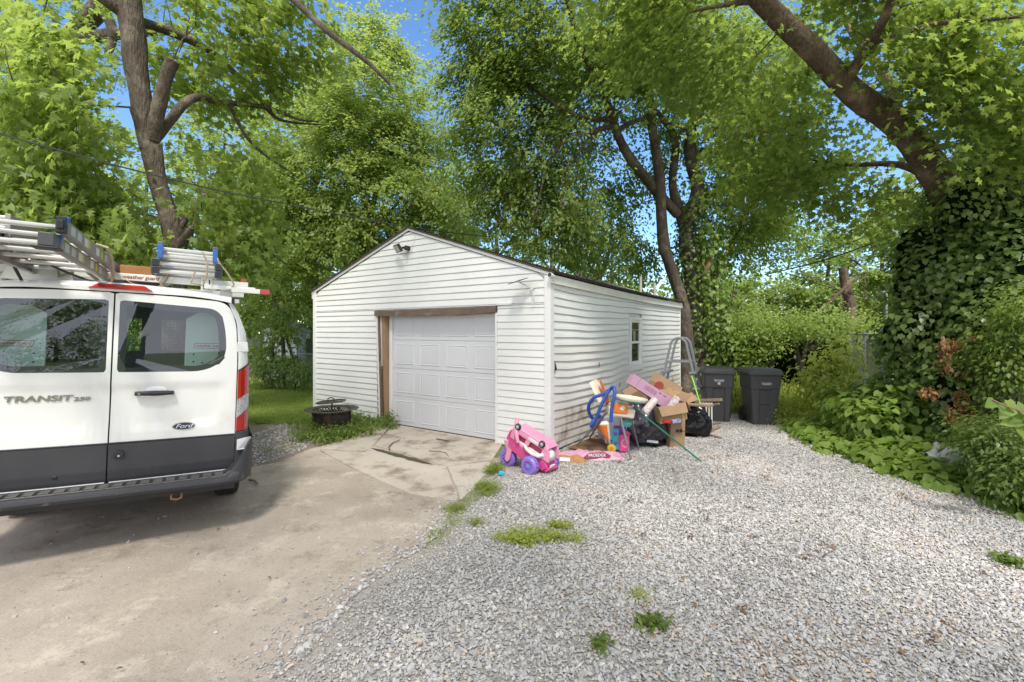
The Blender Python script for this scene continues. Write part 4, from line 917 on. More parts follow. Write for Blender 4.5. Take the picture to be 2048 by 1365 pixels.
# cut out band: lattice of crossing bars
for k in range(40):
    for s_ in (1, -1):
        a = 2*pi*k/40; a2 = a+s_*2*pi/40*1.0; MB().tube([(.385*cos(a), .385*sin(a), .40), (.386*cos((a+a2)/2), .386*sin((a+a2)/2), .44), (.385*cos(a2), .385*sin(a2), .485)], .009, 4).build('lattice_bar', m_iron, bowl)
b = MB(); b.lathe([(.37, .485), (.54, .500), (.545, .492), (.37, .475)], n=44, closed=True); b.build('rim', m_iron, fp, smooth=True, ang=.5)
for k in range(3):
    a = k*2*pi/3+.6; b = MB(); b.tube([(.30*cos(a), .30*sin(a), .20), (.37*cos(a), .37*sin(a), .08), (.40*cos(a), .40*sin(a), .0)], [.035, .04, .045], 4); b.build('leg', m_iron, fp)
for k in range(4):
    a = k*pi/2-pi/2; b = MB(); b.tube([(.385*cos(a), .385*sin(a), .20), (.39*cos(a), .39*sin(a), .48)], .016, 5); b.build('strap', m_iron, fp)
b = MB(); b.tube([(.0, -.0, .30), (.0, 0, .62)], .018, 8); b.build('post', m_iron, fp)
M = Matrix.Translation((-.02, 0, .635)) @ Matrix.Rotation(-.07, 4, 'Y')
b = MB(); b.lathe([(.295, 0), (.31, .008), (.295, .022), (.28, .010)], M, 40, closed=True); g_ = b.build('grate', m_iron, fp, smooth=True)
for k in range(-6, 7):
    x = k*.043; h = math.sqrt(max(0, .288**2-x*x)); MB().tube([M @ Vector((x, -h, .01)), M @ Vector((x, h, .01))], .006, 5).build('grate_bar', m_iron, g_)
b = MB(); b.tube([M @ Vector((-.07, 0, .01)), M @ Vector((-.065, 0, .07)), M @ Vector((0, 0, .10)), M @ Vector((.065, 0, .07)), M @ Vector((.07, 0, .01))], .011, 8); b.build('handle', m_iron, fp, smooth=True)
# ---------------- pink ride-on toy car, tipped
m_pink = pm('light pink plastic', (.72, .30, .45), .38, (.66, .26, .40), 3, .5); m_hot = pm('hot pink plastic', (.62, .075, .24), .38, (.55, .055, .2), 4, .5); m_wp = pm('off white plastic', (.72, .69, .68), .4); m_pur = pm('purple plastic', (.20, .115, .46), .45, (.26, .16, .52), 5, .5, bump=.15, bscale=20); m_cyan = pm('cyan plastic', (.04, .42, .62), .35); m_dpink = pm('shaded pink inner plastic', (.45, .06, .12), .45)
ro = G(1050, 942); RM = Matrix.Rotation(-.53, 4, 'Z')
car = thing('ride_on_toy', 'pink and white toddler ride-on car with purple wheels standing by the garage corner', 'ride-on toy', (ro.x, ro.y+.10, 0), (0, 0, -.62))
car.scale = (.84, .84, .84)
# local x: along the car, front is +x (right, lower); -y towards the camera.  body pitched nose-down
BM = Matrix.Translation((-.03, 0, -.045)) @ Matrix.Rotation(.38, 4, 'Y')
def bt(x, y, z): return BM @ Vector((x, y, z))
def prof_body(b, pts, y0, y1, mi=0, pull=.0):
    A = [bt(x, y0, z) for x, z in pts]; b.prism(A, (BM.to_3x3() @ Vector((0, y1-y0, 0))), mi)
lower = [(-.36, .26), (-.34, .52), (-.20, .44), (.0, .40), (.20, .40), (.36, .42), (.42, .34), (.36, .25), (.24, .25), (.10, .20), (-.12, .24)]
b = MB(); prof_body(b, lower, -.14, .14); b.build('lower_body', m_hot, car, bevel=.022, seg=3)
upper = [(-.34, .43), (-.36, .50), (-.25, .56), (.30, .575), (.40, .52), (.41, .42)]
b = MB(); prof_body(b, [(-.32, .42), (-.32, .46), (.36, .46), (.38, .40)], -.125, .125); b.build('waist', m_wp, car, bevel=.015, seg=3)
# cabin side frame: top rail with two window openings
for y in (-.135, .135):
    b = MB()
    for q in ([(-.34, .62), (.34, .62), (.36, .56), (-.34, .56)], [(-.34, .58), (-.30, .58), (-.24, .44), (-.34, .44)], [(-.05, .58), (.03, .58), (.0, .44), (-.08, .44)], [(.24, .58), (.37, .58), (.42, .43), (.28, .43)]):
        prof_body(b, q, y-.016, y+.016)
    b.build('cab_side', m_pink if True else m_wp, car, bevel=.008)
b = MB(); prof_body(b, [(-.34, .615), (-.30, .66), (.28, .66), (.35, .61)], -.145, .145); b.build('roof', m_pink, car, bevel=.03, seg=3)
b = MB(); prof_body(b, [(-.03, .622), (.16, .622), (.16, .575), (-.03, .575)], -.158, -.14); b.build('door_panel', m_wp, car, bevel=.004)
b = MB(); prof_body(b, [(.17, .62), (.26, .62), (.27, .575), (.17, .575)], -.158, -.14); b.build('door_panel', m_hot, car, bevel=.004)
b = MB(); prof_body(b, [(-.26, .45), (.28, .45), (.26, .58), (-.24, .58)], -.10, .12); b.build('inner_cabin', m_dpink, car, bevel=.01)  # solid block, the cabin's inner shade put into its darker pink
b = MB(); b.tube([bt(-.06, -.155, .47), bt(.02, -.165, .435), (bt(.14, -.17, .425)), bt(.24, -.165, .45), bt(.30, -.15, .50)], [.022, .028, .03, .034, .03], 8); b.build('sill_trim', m_wp, car, smooth=True)
b = MB(); b.ball(bt(.31, -.03, .49), .115, 14, sz=(.95, 1.05, .75), R=BM.to_3x3()); b.build('bonnet', m_wp, car, smooth=True)
for (x, z) in ((-.26, .665), (.22, .635)):
    b = MB(); Mx = BM @ Matrix.Translation((x, -.150, z)) @ Matrix.Rotation(pi/2, 4, 'X'); b.lathe([(0, .022), (.042, .022), (.052, .010), (.054, -.01)], Mx, 20); tw = b.build('toy_wheel', m_black, car, smooth=True, ang=.5)
    b = MB(); b.lathe([(0, .030), (.020, .028), (.030, .0225)], Mx, 16); b.build('hub_cap', m_clear, tw, smooth=True)
# handle arch and steering column / forks
b = MB(); b.tube([bt(-.33, -.07, .26), bt(-.39, -.075, .40), bt(-.38, -.07, .50), bt(-.32, -.06, .55), bt(-.26, -.08, .52), bt(-.22, -.10, .46)], [.035, .038, .038, .036, .034, .03], 8); b.build('handle_arch', m_hot, car, smooth=True)
b = MB(); b.tube([bt(-.37, -.06, .74), bt(-.33, -.10, .67), bt(-.25, -.16, .57), bt(-.16, -.17, .45)], [.035, .034, .036, .026], 8); b.build('steering_post', m_pink, car, smooth=True)
b = MB(); b.prism([(-.31, -.14, .42), (-.24, -.14, .44), (-.15, -.14, .30), (-.20, -.14, .13), (-.25, -.14, .09), (-.29, -.14, .13), (-.25, -.14, .28)], (0, .035, 0)); b.build('fork', m_pink, car, bevel=.008)
b = MB(); b.prism([(-.36, .07, .50), (-.30, .07, .50), (-.22, .07, .34), (-.25, .07, .14), (-.32, .07, .14)], (0, .03, 0)); b.build('fork', m_pink, car, bevel=.008)
b = MB(); b.tube([bt(.40, -.12, .30), bt(.43, .12, .31)], .035, 8); b.build('front_bumper', m_hot, car, smooth=True)
b = MB(); b.box(bt(.435, -.02, .36), (.02, .11, .045), BM.to_3x3()); b.build('number_plate', m_whitep, car, bevel=.003)
def rwheel(x, y, r, w_, cap):
    Mw = Matrix.Translation((x, y, r)) @ Matrix.Rotation(pi/2, 4, 'X'); b = MB(); prof = [(r*.55, -w_/2), (r*.85, -w_/2), (r, -w_*.32), (r, w_*.32), (r*.85, w_/2), (r*.55, w_/2)]
    b.lathe(prof, Mw, 32, closed=True); b.lathe([(0, w_*.30), (r*.58, w_*.22)], Mw, 24); b.lathe([(0, -w_*.22), (r*.58, -w_*.22)], Mw, 24); wl = b.build('wheel', m_pur, car, smooth=True, ang=.5)
    for k in range(10):
        a = 2*pi*k/10; q = [Mw @ Vector((rr*cos(a), rr*sin(a), w_*.36)) for rr in (r*.18, r*.58)]; MB().tube(q, [.010, .014], 6).build('spoke', m_pur, wl, smooth=True)
    for k in range(16):
        a = 2*pi*k/16; MB().tube([Mw @ Vector((r*cos(a), r*sin(a), -w_*.3)), Mw @ Vector((r*1.0*cos(a+.1), r*1.0*sin(a+.1), w_*.3))], .010, 5).build('tread_lug', m_pur, wl)
    if cap: b = MB(); b.lathe([(0, w_*.5), (.022, w_*.48), (.026, w_*.3)], Mw, 14); b.build('axle_cap', m_cyan, wl, smooth=True)
rwheel(-.27, -.06, .145, .10, False); rwheel(.24, -.22, .135, .12, True); rwheel(.36, .17, .135, .12, False)
pe = thing('toy_pedal', 'small cyan plastic pedal lying below the back wheel of the pink toy car', 'pedal', G(1003, 955)+Vector((0, 0, .02)), (0, 0, .4)); MB().box((0, 0, .03), (.075, .05, .05), Matrix.Rotation(.3, 3, 'Y')).build('block', m_cyan, pe, bevel=.012)
# ---------------- pink sack and cardboard on the ground
def pillow(name, m, loc, rz, L_, Wd, H_, parent=None, seed=1, tail=.4):
    b = MB()
    def f(a, e, top):
        x = (a-.5)*L_; y = (e-.5)*Wd*(1-.45*abs(2*a-1)**2.5); k = (sin(pi*a)**.45)*(sin(pi*e)**.5)
        nn = noise.noise(Vector((x*7+seed, y*9, .3)))+.6*noise.noise(Vector((x*17+seed, y*22, 5)))
        z = H_*k*(1+.35*nn)+.014*nn*k if top else .006+.004*nn
        return Vector((x, y, max(z, .004)))
    b.grid(lambda a, e: f(a, e, True), 40, 22); b.grid(lambda a, e: f(a, 1-e, False), 40, 6)
    return b.build(name, m, parent, smooth=True, ang=1.2)
m_bag = pm('pink plastic sack', (.62, .27, .41), .35, (.70, .40, .50), 5, .5, coat=.3, bump=.4, bscale=14, col3=(.35, .22, .20), s3=4, t3=(.66, .8))
q = G(1180, 915); sk = thing('plastic_sack', 'flat pink plastic sack with dark red lettering lying on the gravel by the wall', 'sack', (q.x, q.y+.02, .0), (0, 0, -.05))
pillow('bag', m_bag, None, 0, 1.02, .46, .075, sk, 3)
M = Matrix.Translation((.08, -.165, .064)) @ Matrix.Rotation(.12, 4, 'Z') @ Matrix.Rotation(.75, 4, 'X')
m_maroon = pm('maroon print', (.20, .015, .05), .4)
b = MB(); b.prism([M @ Vector(p) for p in ((-.20, -.03, 0), (-.10, .045, 0), (.12, .05, 0), (.20, -.01, 0), (.15, -.05, 0), (-.15, -.055, 0))], M.to_3x3() @ Vector((0, 0, .004))); b.build('label', m_maroon, sk)
text('PROEDGE', 'lettering', m_whitep, sk, M @ Matrix.Translation((0, 0, .006)), .065, .001, sx=.85, shear=.1)
m_card = pm('cardboard', (.33, .215, .125), .85, (.27, .17, .095), 4, .5, bump=.15, bscale=40, col3=(.26, .14, .065), s3=3, t3=(.6, .8)); m_card2 = pm('damp brown cardboard', (.20, .11, .055), .85, (.13, .07, .035), 5, .6, bump=.2); m_tape = pm('packing tape', (.50, .34, .19), .3)
q = G(1140, 925); cb = thing('crushed_box', 'crumpled orange brown cardboard packet with a white label beside the pink sack', 'box', (q.x, q.y+.02, 0), (0, 0, -.2))
pillow('carton', pm('orange brown card', (.42, .22, .09), .7, (.33, .16, .06), 6, .5, bump=.3), None, 0, .46, .22, .10, cb, 8)
MB().box((-.06, -.095, .055), (.14, .005, .05), Matrix.Rotation(-.5, 3, 'X')).build('label', m_whitep, cb)
q = G(1200, 893); fc = thing('flattened_carton', 'dark flattened cardboard sheet lying against the garage wall under the high chair', 'cardboard', (q.x+.0, q.y+.02, .02), (0, -.02, .96))
b = MB(); b.box((0, 0, .02), (1.1, .55, .006), Matrix.Rotation(.03, 3, 'Y')); b.build('sheet', m_card2, fc)
for k in range(3):
    b = MB(); b.prism([(-.3+k*.25, -.12, .026), (-.22+k*.25, -.10, .026), (-.18+k*.25, .0, .028), (-.26+k*.25, .02, .028)], (0, 0, .001)); b.build('print_mark', m_black, fc)
# ---------------- high chair
m_cream = pm('cream plastic', (.66, .59, .47), .4, (.60, .53, .41), 5, .5); m_or = pm('orange pad', (.72, .20, .03), .5, (.66, .17, .025), 5, .5, bump=.3); m_grey = pm('grey enamel tube', (.22, .22, .225), .35, metal=.3); m_aqua = pm('aqua plastic', (.10, .50, .42), .35)
hc = thing('high_chair', 'orange and cream baby high chair on grey legs with a white tray', 'high chair', (1.42, 6.75, 0), (0, 0, -.1))
def hp(px, py, Y): return P(px, py, Y)-Vector((1.42, 6.75, 0))
b0 = [(1263, 925, None), (1279, 903, None), (1148, 897, None), (1177, 880, None)]
tops = [(1241, 835, 6.55), (1262, 838, 6.95), (1214, 825, 6.75), (1210, 828, 7.0)]
for (px, py, _), (tx, ty, tY) in zip(b0, tops):
    g_ = G(px, py); a = g_-Vector((1.42, 6.75, 0)); c = hp(tx, ty, tY); m1 = a.lerp(c, .42)
    RZ = Matrix.Rotation(.1, 3, 'Z'); a, c, m1 = RZ @ a, RZ @ c, RZ @ m1
    lg = MB().tube([a+(c-a)*.03, m1], .013, 10).build('leg', m_grey, hc, smooth=True)
    MB().tube([m1-(c-a)*.03, c], .018, 10).build('leg_sleeve', m_grey, lg, smooth=True); MB().ball(a+Vector((0, 0, .017)), .02, 8).build('foot', m_cream, lg, smooth=True)
HRZ = Matrix.Rotation(.1, 3, 'Z')
def hv(px, py, Y): return HRZ @ hp(px, py, Y)
ctr = hv(1240, 822, 6.75)
b = MB(); b.box(ctr, (.36, .34, .13), Matrix.Rotation(.12, 3, 'Y'), taper=1.05); b.build('seat_shell', m_cream, hc, bevel=.02, seg=3)
b = MB(); b.box(ctr+Vector((-.03, -.165, .06)), (.24, .04, .14), Matrix.Rotation(.06, 3, 'Y')); pdd = b.build('seat_pad', m_or, hc, bevel=.015, seg=3)
b = MB(); b.prism([ctr+Vector(p) for p in ((-.03, -.19, .05), (.02, -.19, .03), (.05, -.19, .07), (.03, -.19, .105), (-.01, -.19, .10))], (0, -.004, 0)); b.build('pad_motif', m_cream, pdd)
b = MB(); b.tube([hv(1212, 812, 6.85), hv(1200, 785, 6.95), hv(1186, 762, 7.0)], [.11, .12, .09], 8, flat=.28); b.build('back_shell', m_cream, hc, smooth=True, ang=1.2)
b = MB(); b.tube([hv(1216, 806, 6.78), hv(1208, 782, 6.84), hv(1201, 762, 6.88)], [.10, .095, .06], 8, flat=.25); b.build('back_pad', m_or, hc, smooth=True, ang=1.2)
Mt = Matrix.Translation(hv(1262, 797, 6.6)) @ Matrix.Rotation(.13, 4, 'Y') @ Matrix.Diagonal((1.0, .72, 1, 1))
b = MB(); b.lathe([(0, -.005), (.18, -.005), (.205, .018), (.228, .020), (.235, .006), (.225, -.02), (.19, -.035), (0, -.035)], Mt, 40); tr_ = b.build('tray', m_cream, hc, smooth=True, ang=.6)
b = MB(); b.lathe([(.205, -.030), (.224, -.022), (.200, -.042), (.17, -.040)], Mt, 40, closed=True); b.build('tray_edge', m_aqua, tr_, smooth=True)
# ---------------- blue pool hose draped over the chair
m_hose = pm('blue ribbed hose', (.02, .06, .30), .35, (.03, .09, .38), 20, .5)
hs = thing('pool_hose', 'thick blue vacuum hose looped over the back of the high chair', 'hose', (1.25, 6.7, 0))
HP_ = [(1222, 845, 6.5), (1224, 815, 6.5), (1229, 792, 6.5), (1228, 776, 6.55), (1221, 778, 6.62), (1212, 792, 6.62), (1202, 812, 6.62), (1192, 838, 6.65), (1184, 853, 6.7), (1183, 848, 6.8), (1190, 838, 6.85), (1200, 832, 6.9), (1187, 838, 6.9), (1178, 825, 6.85), (1178, 810, 6.8), (1188, 796, 6.75), (1205, 789, 6.7), (1218, 781, 6.7)]
pts = [P(*q)-Vector((1.25, 6.7, 0)) for q in HP_]; sm_ = []
for i in range(len(pts)-1):
    p0, p1, p2, p3 = pts[max(i-1, 0)], pts[i], pts[i+1], pts[min(i+2, len(pts)-1)]
    for k in range(14):
        t_ = k/14; sm_.append(.5*((2*p1)+(-p0+p2)*t_+(2*p0-5*p1+4*p2-p3)*t_*t_+(-p0+3*p1-3*p2+p3)*t_**3))
rs = [.026 if k % 2 else .0225 for k in range(len(sm_))]
MB().tube(sm_, rs, 10).build('tube', m_hose, hs, smooth=True, ang=.9)
# ---------------- toys under the chair
dh = thing('toy_dog_house', 'purple, pink and turquoise toy doghouse walker with a yellow wheel', 'toy', (G(1243, 905).x, G(1243, 905).y+.0, 0), (0, 0, -.25))
m_purp = pm('violet plastic', (.22, .05, .38), .4); m_teal = pm('teal plastic', (.05, .42, .50), .4); m_lens = pm('lemon plastic', (.72, .58, .04), .4)
b = MB(); b.box((-.02, .04, .20), (.20, .16, .36)); b.build('body', m_purp, dh, bevel=.03, seg=3)
b = MB(); b.box((-.085, -.055, .20), (.10, .03, .30)); td = b.build('side_panel', m_teal, dh, bevel=.006)
for z in (.14, .28):
    pw = MB(); pw.lathe([(0, .003), (.020, .003), (.022, 0)], Matrix.Translation((-.085, -.071, z-.01)) @ Matrix.Rotation(pi/2, 4, 'X'), 12)
    for k in range(4): a = radians(35+k*37); pw.lathe([(0, .003), (.0085, .003), (.009, 0)], Matrix.Translation((-.085+.034*cos(a), -.071, z-.01+.034*sin(a))) @ Matrix.Rotation(pi/2, 4, 'X'), 10)
    pw.build('paw_print', m_purp, td)
b = MB(); b.box((.04, -.06, .15), (.15, .09, .26)); b.build('door_block', m_hot, dh, bevel=.03, seg=3)
b = MB(); b.lathe([(.035, .004), (.048, .006), (.05, 0), (.035, 0)], Matrix.Translation((.05, -.107, .16)) @ Matrix.Rotation(pi/2, 4, 'X') @ Matrix.Diagonal((1, 1.3, 1, 1)), 24, closed=True); b.build('arch', m_pink, dh, smooth=True)
b = MB(); b.tube([(.06, -.05, .30), (.075, -.05, .325)], .07, 12); b.build('roof_block', m_hot, dh, smooth=True)
b = MB(); b.lathe([(0, .022), (.045, .024), (.062, .015), (.065, -.02), (.0, -.022)], Matrix.Translation((-.14, -.06, .066)) @ Matrix.Rotation(pi/2, 4, 'X'), 24); wv = b.build('wheel', m_lens, dh, smooth=True, ang=.6); MB().cyl((-.14, -.083, .066), (-.14, -.09, .066), .028, n=16).build('hub', m_or, wv)
b = MB(); b.tube([(.03, .02, .36), (.03, .0, .40)], .03, 10); b.build('neck', m_purp, dh); MB().lathe([(0, .055), (.085, .05), (.095, .035), (.095, .0), (.08, -.02), (0, -.022)], Matrix.Translation((.055, -.04, .42)), 24).build('dish', m_aqua, dh, smooth=True, ang=.7)
# orange and white plastic bin part leaning under chair
ob = thing('toddler_chair', 'orange and white curved plastic seat leaning under the high chair', 'toy seat', (G(1207, 893).x, G(1207, 893).y+.05, 0), (0, 0, .1))
b = MB(); b.prism([(-.14, 0, .33), (.10, -.02, .36), (.12, -.05, .02), (.04, -.05, .02), (.02, -.03, .14), (-.08, -.01, .22)], (0, .10, .02)); b.build('shell', m_wp, ob, bevel=.02, seg=3)
b = MB(); b.prism([(-.12, -.012, .31), (.06, -.03, .33), (.08, -.06, .06), (.05, -.06, .06), (.01, -.04, .17), (-.07, -.02, .23)], (0, .02, 0)); b.build('liner', m_or, ob, bevel=.008)
gt = thing('grey_tub', 'pale grey plastic tub behind the toy doghouse', 'tub', (G(1222, 893).x+.05, G(1222, 893).y+.35, 0), (0, 0, .3))
b = MB(); b.box((0, 0, .22), (.30, .26, .44), taper=1.2); b.build('tub_body', pm('light grey plastic', (.33, .34, .38), .4), gt, bevel=.03, seg=3)
# ---------------- bags
def bag(name, label, m, loc, rz, sx, sy, sz, seed, neck=None, cat='trash bag', amp=.30):
    t_ = thing(name, label, cat, loc, (0, 0, rz)); b = MB(); nu, nv = 56, 36
    def f(a, e):
        th = a*2*pi; ph = e*pi; d = Vector((sin(ph)*cos(th), sin(ph)*sin(th), -cos(ph)))
        nn = noise.noise(d*1.6+Vector((seed, 0, 0)))*.9+abs(noise.noise(d*4+Vector((0, seed, 0))))*.55-.12
        fold = .05*sin(th*9+3*noise.noise(d*2+Vector((0, 0, seed))))*max(0, d.z)**.7
        r = 1+amp*nn+fold; x, y, z = d.x*sx*r, d.y*sy*r, sz*(.47+.50*d.z*r)
        if z < .02: z = .012+.01*noise.noise(d*6); 
        if neck and d.z > .8: k = (d.z-.8)/.2; x = x*(1-k*.7)+neck[0]*k; y = y*(1-k*.7)+neck[1]*k; z += neck[2]*k*k
        return Vector((x, y, z))
    b.grid(f, nu, nv); b.build('bag_skin', m, t_, smooth=True, ang=1.3); return t_
m_bagk = pm('black bin liner', (.006, .006, .008), .26, (.010, .010, .012), 9, .5, spec=.45, bump=.9, bscale=16)
m_bagc = pm('clear plastic over dark clothes', (.016, .013, .022), .2, (.04, .034, .05), 4, .45, spec=.6, coat=.25, bump=1.0, bscale=14, col3=(.20, .19, .20), s3=7, t3=(.62, .70))
q = G(1292, 893); bag('trash_bag', 'see-through trash bag of dark clothes beside the high chair', m_bagc, (q.x, q.y+.05, 0), .5, .40, .30, .74, 2.0, (-.05, 0, .02))
q = G(1388, 875); bag('trash_bag', 'shiny black trash bag in front of the left bin', m_bagk, (q.x, q.y+.05, 0), -.2, .27, .24, .56, 7.0, (-.06, 0, .06))
q = G(1318, 893); bag('trash_bag', 'low black trash bag spread flat in front of the clear bag', m_bagk, (q.x-.12, q.y+.06, 0), .2, .26, .20, .16, 11.0)
q = G(1340, 886); bag('plastic_wrap', 'wad of crumpled clear plastic film at the foot of the bags', pm('crumpled clear film', (.42, .42, .42), .15, (.20, .2, .2), 7, .5, bump=1, bscale=18, coat=.5), (q.x-.02, q.y, 0), 0, .13, .10, .20, 5.0, None, 'plastic wrap', .5)
pk_ = thing('snack_box', 'small bright packets lying on the black bag', 'packet', (G(1305, 900).x, G(1305, 900).y+.02, .10), (0, .1, -.1)); MB().box((0, 0, .02), (.17, .06, .03)).build('packet', pm('packet print', (.25, .30, .55), .3, (.5, .5, .35), 25, .3), pk_, bevel=.004)
wr = thing('paper_towel_roll', 'patterned white paper roll inside the clear trash bag top', 'paper roll', P(1300, 812, 6.8), (0, .75, .2)); MB().cyl((0, 0, -.13), (0, 0, .13), .055, n=18).build('roll', pm('printed paper', (.68, .64, .62), .6, (.45, .33, .33), 30, .3), wr, smooth=True, ang=.6)
# green pole
gp = thing('garden_pole', 'dark green plastic pole sloping from the bags down to the gravel', 'pole', G(1403, 926)+Vector((0, 0, .015)))
a0 = G(1403, 926)+Vector((0, 0, .015)); a1 = P(1268, 816, 6.75)
MB().tube([(0, 0, 0), a1-a0], .012, 10).build('shaft', pm('green enamel', (.012, .16, .09), .35), gp, smooth=True)
# ---------------- boxes
def carton(name, label, cat, c, d, R, m=m_card, flaps=(), tape=None, prints=()):
    t_ = thing(name, label, cat, c); t_.rotation_euler = R.to_euler(); b = MB(); x, y, z = d[0]/2, d[1]/2, d[2]/2; th = .006
    b.bb(-x, x, -y, -y+th, -z, z); b.bb(-x, x, y-th, y, -z, z); b.bb(-x, -x+th, -y+th, y-th, -z, z); b.bb(x-th, x, -y+th, y-th, -z, z); b.bb(-x+th, x-th, -y+th, y-th, -z, -z+th)
    b.build('box_wall', m, t_, bevel=.002)
    for (side_, ang_, ln) in flaps:
        b = MB()
        if side_ in 'fb':
            s = -1 if side_ == 'f' else 1; o_ = Vector((0, s*y, z)); dv = Vector((0, s*sin(ang_), cos(ang_)))*ln; b.prism([o_+Vector((-x, 0, 0)), o_+Vector((x, 0, 0)), o_+Vector((x-.01, 0, 0))+dv, o_+Vector((-x+.01, 0, 0))+dv], (0, .004, .002))
        else:
            s = -1 if side_ == 'l' else 1; o_ = Vector((s*x, 0, z)); dv = Vector((s*sin(ang_), 0, cos(ang_)))*ln; b.prism([o_+Vector((0, -y, 0)), o_+Vector((0, y, 0)), o_+Vector((0, y-.01, 0))+dv, o_+Vector((0, -y+.01, 0))+dv], (.004, 0, .002))
        b.build('flap', m, t_)
    for k in range(2):
        px_ = rnd.uniform(-x*.5, x*.4); b = MB(); b.bb(px_, px_+.05, -y-.0018, -y-.0004, z*.1, z*.1+.045); b.build('print_mark', m_black, t_)
        b = MB(); b.bb(px_+.06, px_+.13, -y-.0018, -y-.0004, z*.1+.01, z*.1+.018); b.build('print_mark', m_black, t_)
    if tape: b = MB(); b.bb(tape[0], tape[1], -y-.002, -y-.0005, -z, z); b.build('tape', m_tape, t_)
    return t_
E = lambda x, y, z: Matrix.Rotation(z, 3, 'Z') @ Matrix.Rotation(y, 3, 'Y') @ Matrix.Rotation(x, 3, 'X')
carton('cardboard_box', 'tall plain cardboard box standing on the gravel under the taped box', 'box', P(1346, 868, 7.35)*1.0+Vector((0, 0, 0)), (.26, .24, .42), E(0, .03, .3)).location.z = .215
carton('cardboard_box', 'open cardboard box with a strip of tape and its flap folded down, mid pile', 'box', P(1335, 822, 7.2), (.44, .34, .26), E(.05, -.14, .15), flaps=(('f', 2.7, .15), ('b', .3, .16), ('r', .9, .15)), tape=(.14, .18))
carton('cardboard_box', 'brown carton with printed handles leaning at the back of the pile by the wall', 'box', P(1292, 806, 7.7), (.44, .30, .38), E(.1, -.48, .3), flaps=(('l', 1.2, .14), ('b', .5, .12)))
carton('cardboard_box', 'large open carton with a round red print, topmost behind the lilac foam box', 'box', P(1328, 797, 8.0), (.60, .36, .28), E(.25, .50, .1), flaps=(('b', .5, .16), ('r', .7, .20), ('f', 1.5, .12)))
rp_c = thing('curled_flap_box', 'curled piece of cardboard sticking up at the right of the pile', 'cardboard', P(1356, 792, 7.7), (0, .2, .4))
b = MB(); b.grid(lambda a, e: Vector((-.20+.34*e, .22*(a-.5), .12*sin(e*2.6)-.05)), 6, 12); b.grid(lambda a, e: Vector((.02+.20*e, .22*(a-.5), .02-.22*e)), 4, 4); b.build('sheet', m_card, rp_c, smooth=True, solid=.008)
sd_ = thing('round_sticker', 'round red print on the upper brown carton', 'print', P(1318, 772, 7.72)); b2 = MB(); b2.lathe([(0, .003), (.075, .003), (.077, 0)], E(.2, .45, .1).to_4x4() @ Matrix.Rotation(pi/2, 4, 'X'), 20); b2.build('disc', pm('faded red print', (.33, .07, .05), .6), sd_)
# lilac long foam box
m_lil = pm('lilac foam board', (.46, .27, .38), .6, (.42, .24, .35), 5, .5)
lb = carton('foam_box', 'long lilac foam board box leaning diagonally on top of the pile', 'box', P(1305, 786, 7.25), (.84, .16, .17), E(0, .56, .10), m_lil)
b = MB(); b.box((.17, -.085, -.035), (.30, .02, .15)); b.build('front_panel', m_lil, lb, bevel=.003)
for k in range(3):
    b = MB()
    for j in range(9): b.bb(-.19+j*.024, -.176+j*.024+.004*(j % 3), -.0812, -.0803, -.02+k*.024, -.010+k*.024)
    b.build('print_line', m_maroon, lb)
MB().bb(.045, .07, -.0812, -.0803, .005, .035).build('print_mark', m_maroon, lb); MB().bb(-.305, -.301, -.0815, -.080, -.08, .08).build('seam', m_maroon, lb)
# snack wrappers between boxes
for px, py, Y, ry, lab, mt in ((1345, 808, 7.05, .7, 'white printed paper bag stuffed behind the taped box', pm('printed white paper', (.66, .62, .58), .5, (.30, .20, .22), 22, .35)), (1333, 843, 7.05, .1, 'red food packet between the stacked boxes', pm('red packet', (.50, .03, .03), .3)), (1351, 842, 7.02, -.15, 'white and blue packet between the stacked boxes', pm('white blue packet', (.5, .5, .55), .35, (.1, .12, .3), 14, .3))):
    t_ = thing('food_packet', lab, 'packet', P(px, py, Y), (0, ry, .1)); b = MB(); b.box((0, 0, 0), (.13, .10, .05) if py > 830 else (.09, .06, .26)); b.build('packet', mt, t_, bevel=.008)
# dark planks / shelf sheet and white slatted panel by the bins
m_weath = pm('weathered timber', (.20, .12, .075), .8, (.30, .22, .16), 6, .5, bump=.3, bscale=30)
for (a, c, wd, th, lab) in (((1352, 808, 7.9), (1424, 812, 7.5), .16, .03, 'reddish brown board jutting right from the pile above the black bag'), ((1385, 802, 8.4), (1443, 800, 8.0), .07, .045, 'grey weathered timber poking out in front of the left bin'), ((1400, 815, 8.5), (1438, 808, 8.2), .05, .03, 'thin grey timber lath under the weathered timber'), ):
    A, B = P(*a), P(*c); t_ = thing('board', lab, 'board', A); d = B-A; R = d.to_track_quat('X', 'Z').to_matrix(); b = MB(); b.box(R @ Vector((d.length/2, 0, 0)), (d.length, wd, th), R); b.build('plank', m_weath, t_, bevel=.004)
for (a, c, wd, lab) in (((1398, 878), (1437, 858), .07, 'short weathered plank end lying on gravel nearest the bins'), ((1400, 868), (1442, 880), .06, 'thin reddish plank lying on gravel beside the black bag'), ((1410, 853), (1440, 850), .05, 'small split timber lying in front of the left bin')):
    A, B = G(*a), G(*c); t_ = thing('board', lab, 'board', A+Vector((0, 0, .02))); d = B-A; R = d.to_track_quat('X', 'Z').to_matrix(); b = MB(); b.box(R @ Vector((d.length/2, 0, .01)), (d.length, wd, .03), R); b.build('plank', m_weath, t_, bevel=.004)
sl = thing('slatted_panel', 'narrow white slatted panel standing behind the lime stake', 'panel', groundat(1412, 8.75), (0, 0, -.1))
for k in range(5): MB().bb(-.11+k*.05, -.085+k*.05, -.01, .01, 0, .46).build('slat', m_cream if k % 2 else m_whitep, sl, bevel=.003)
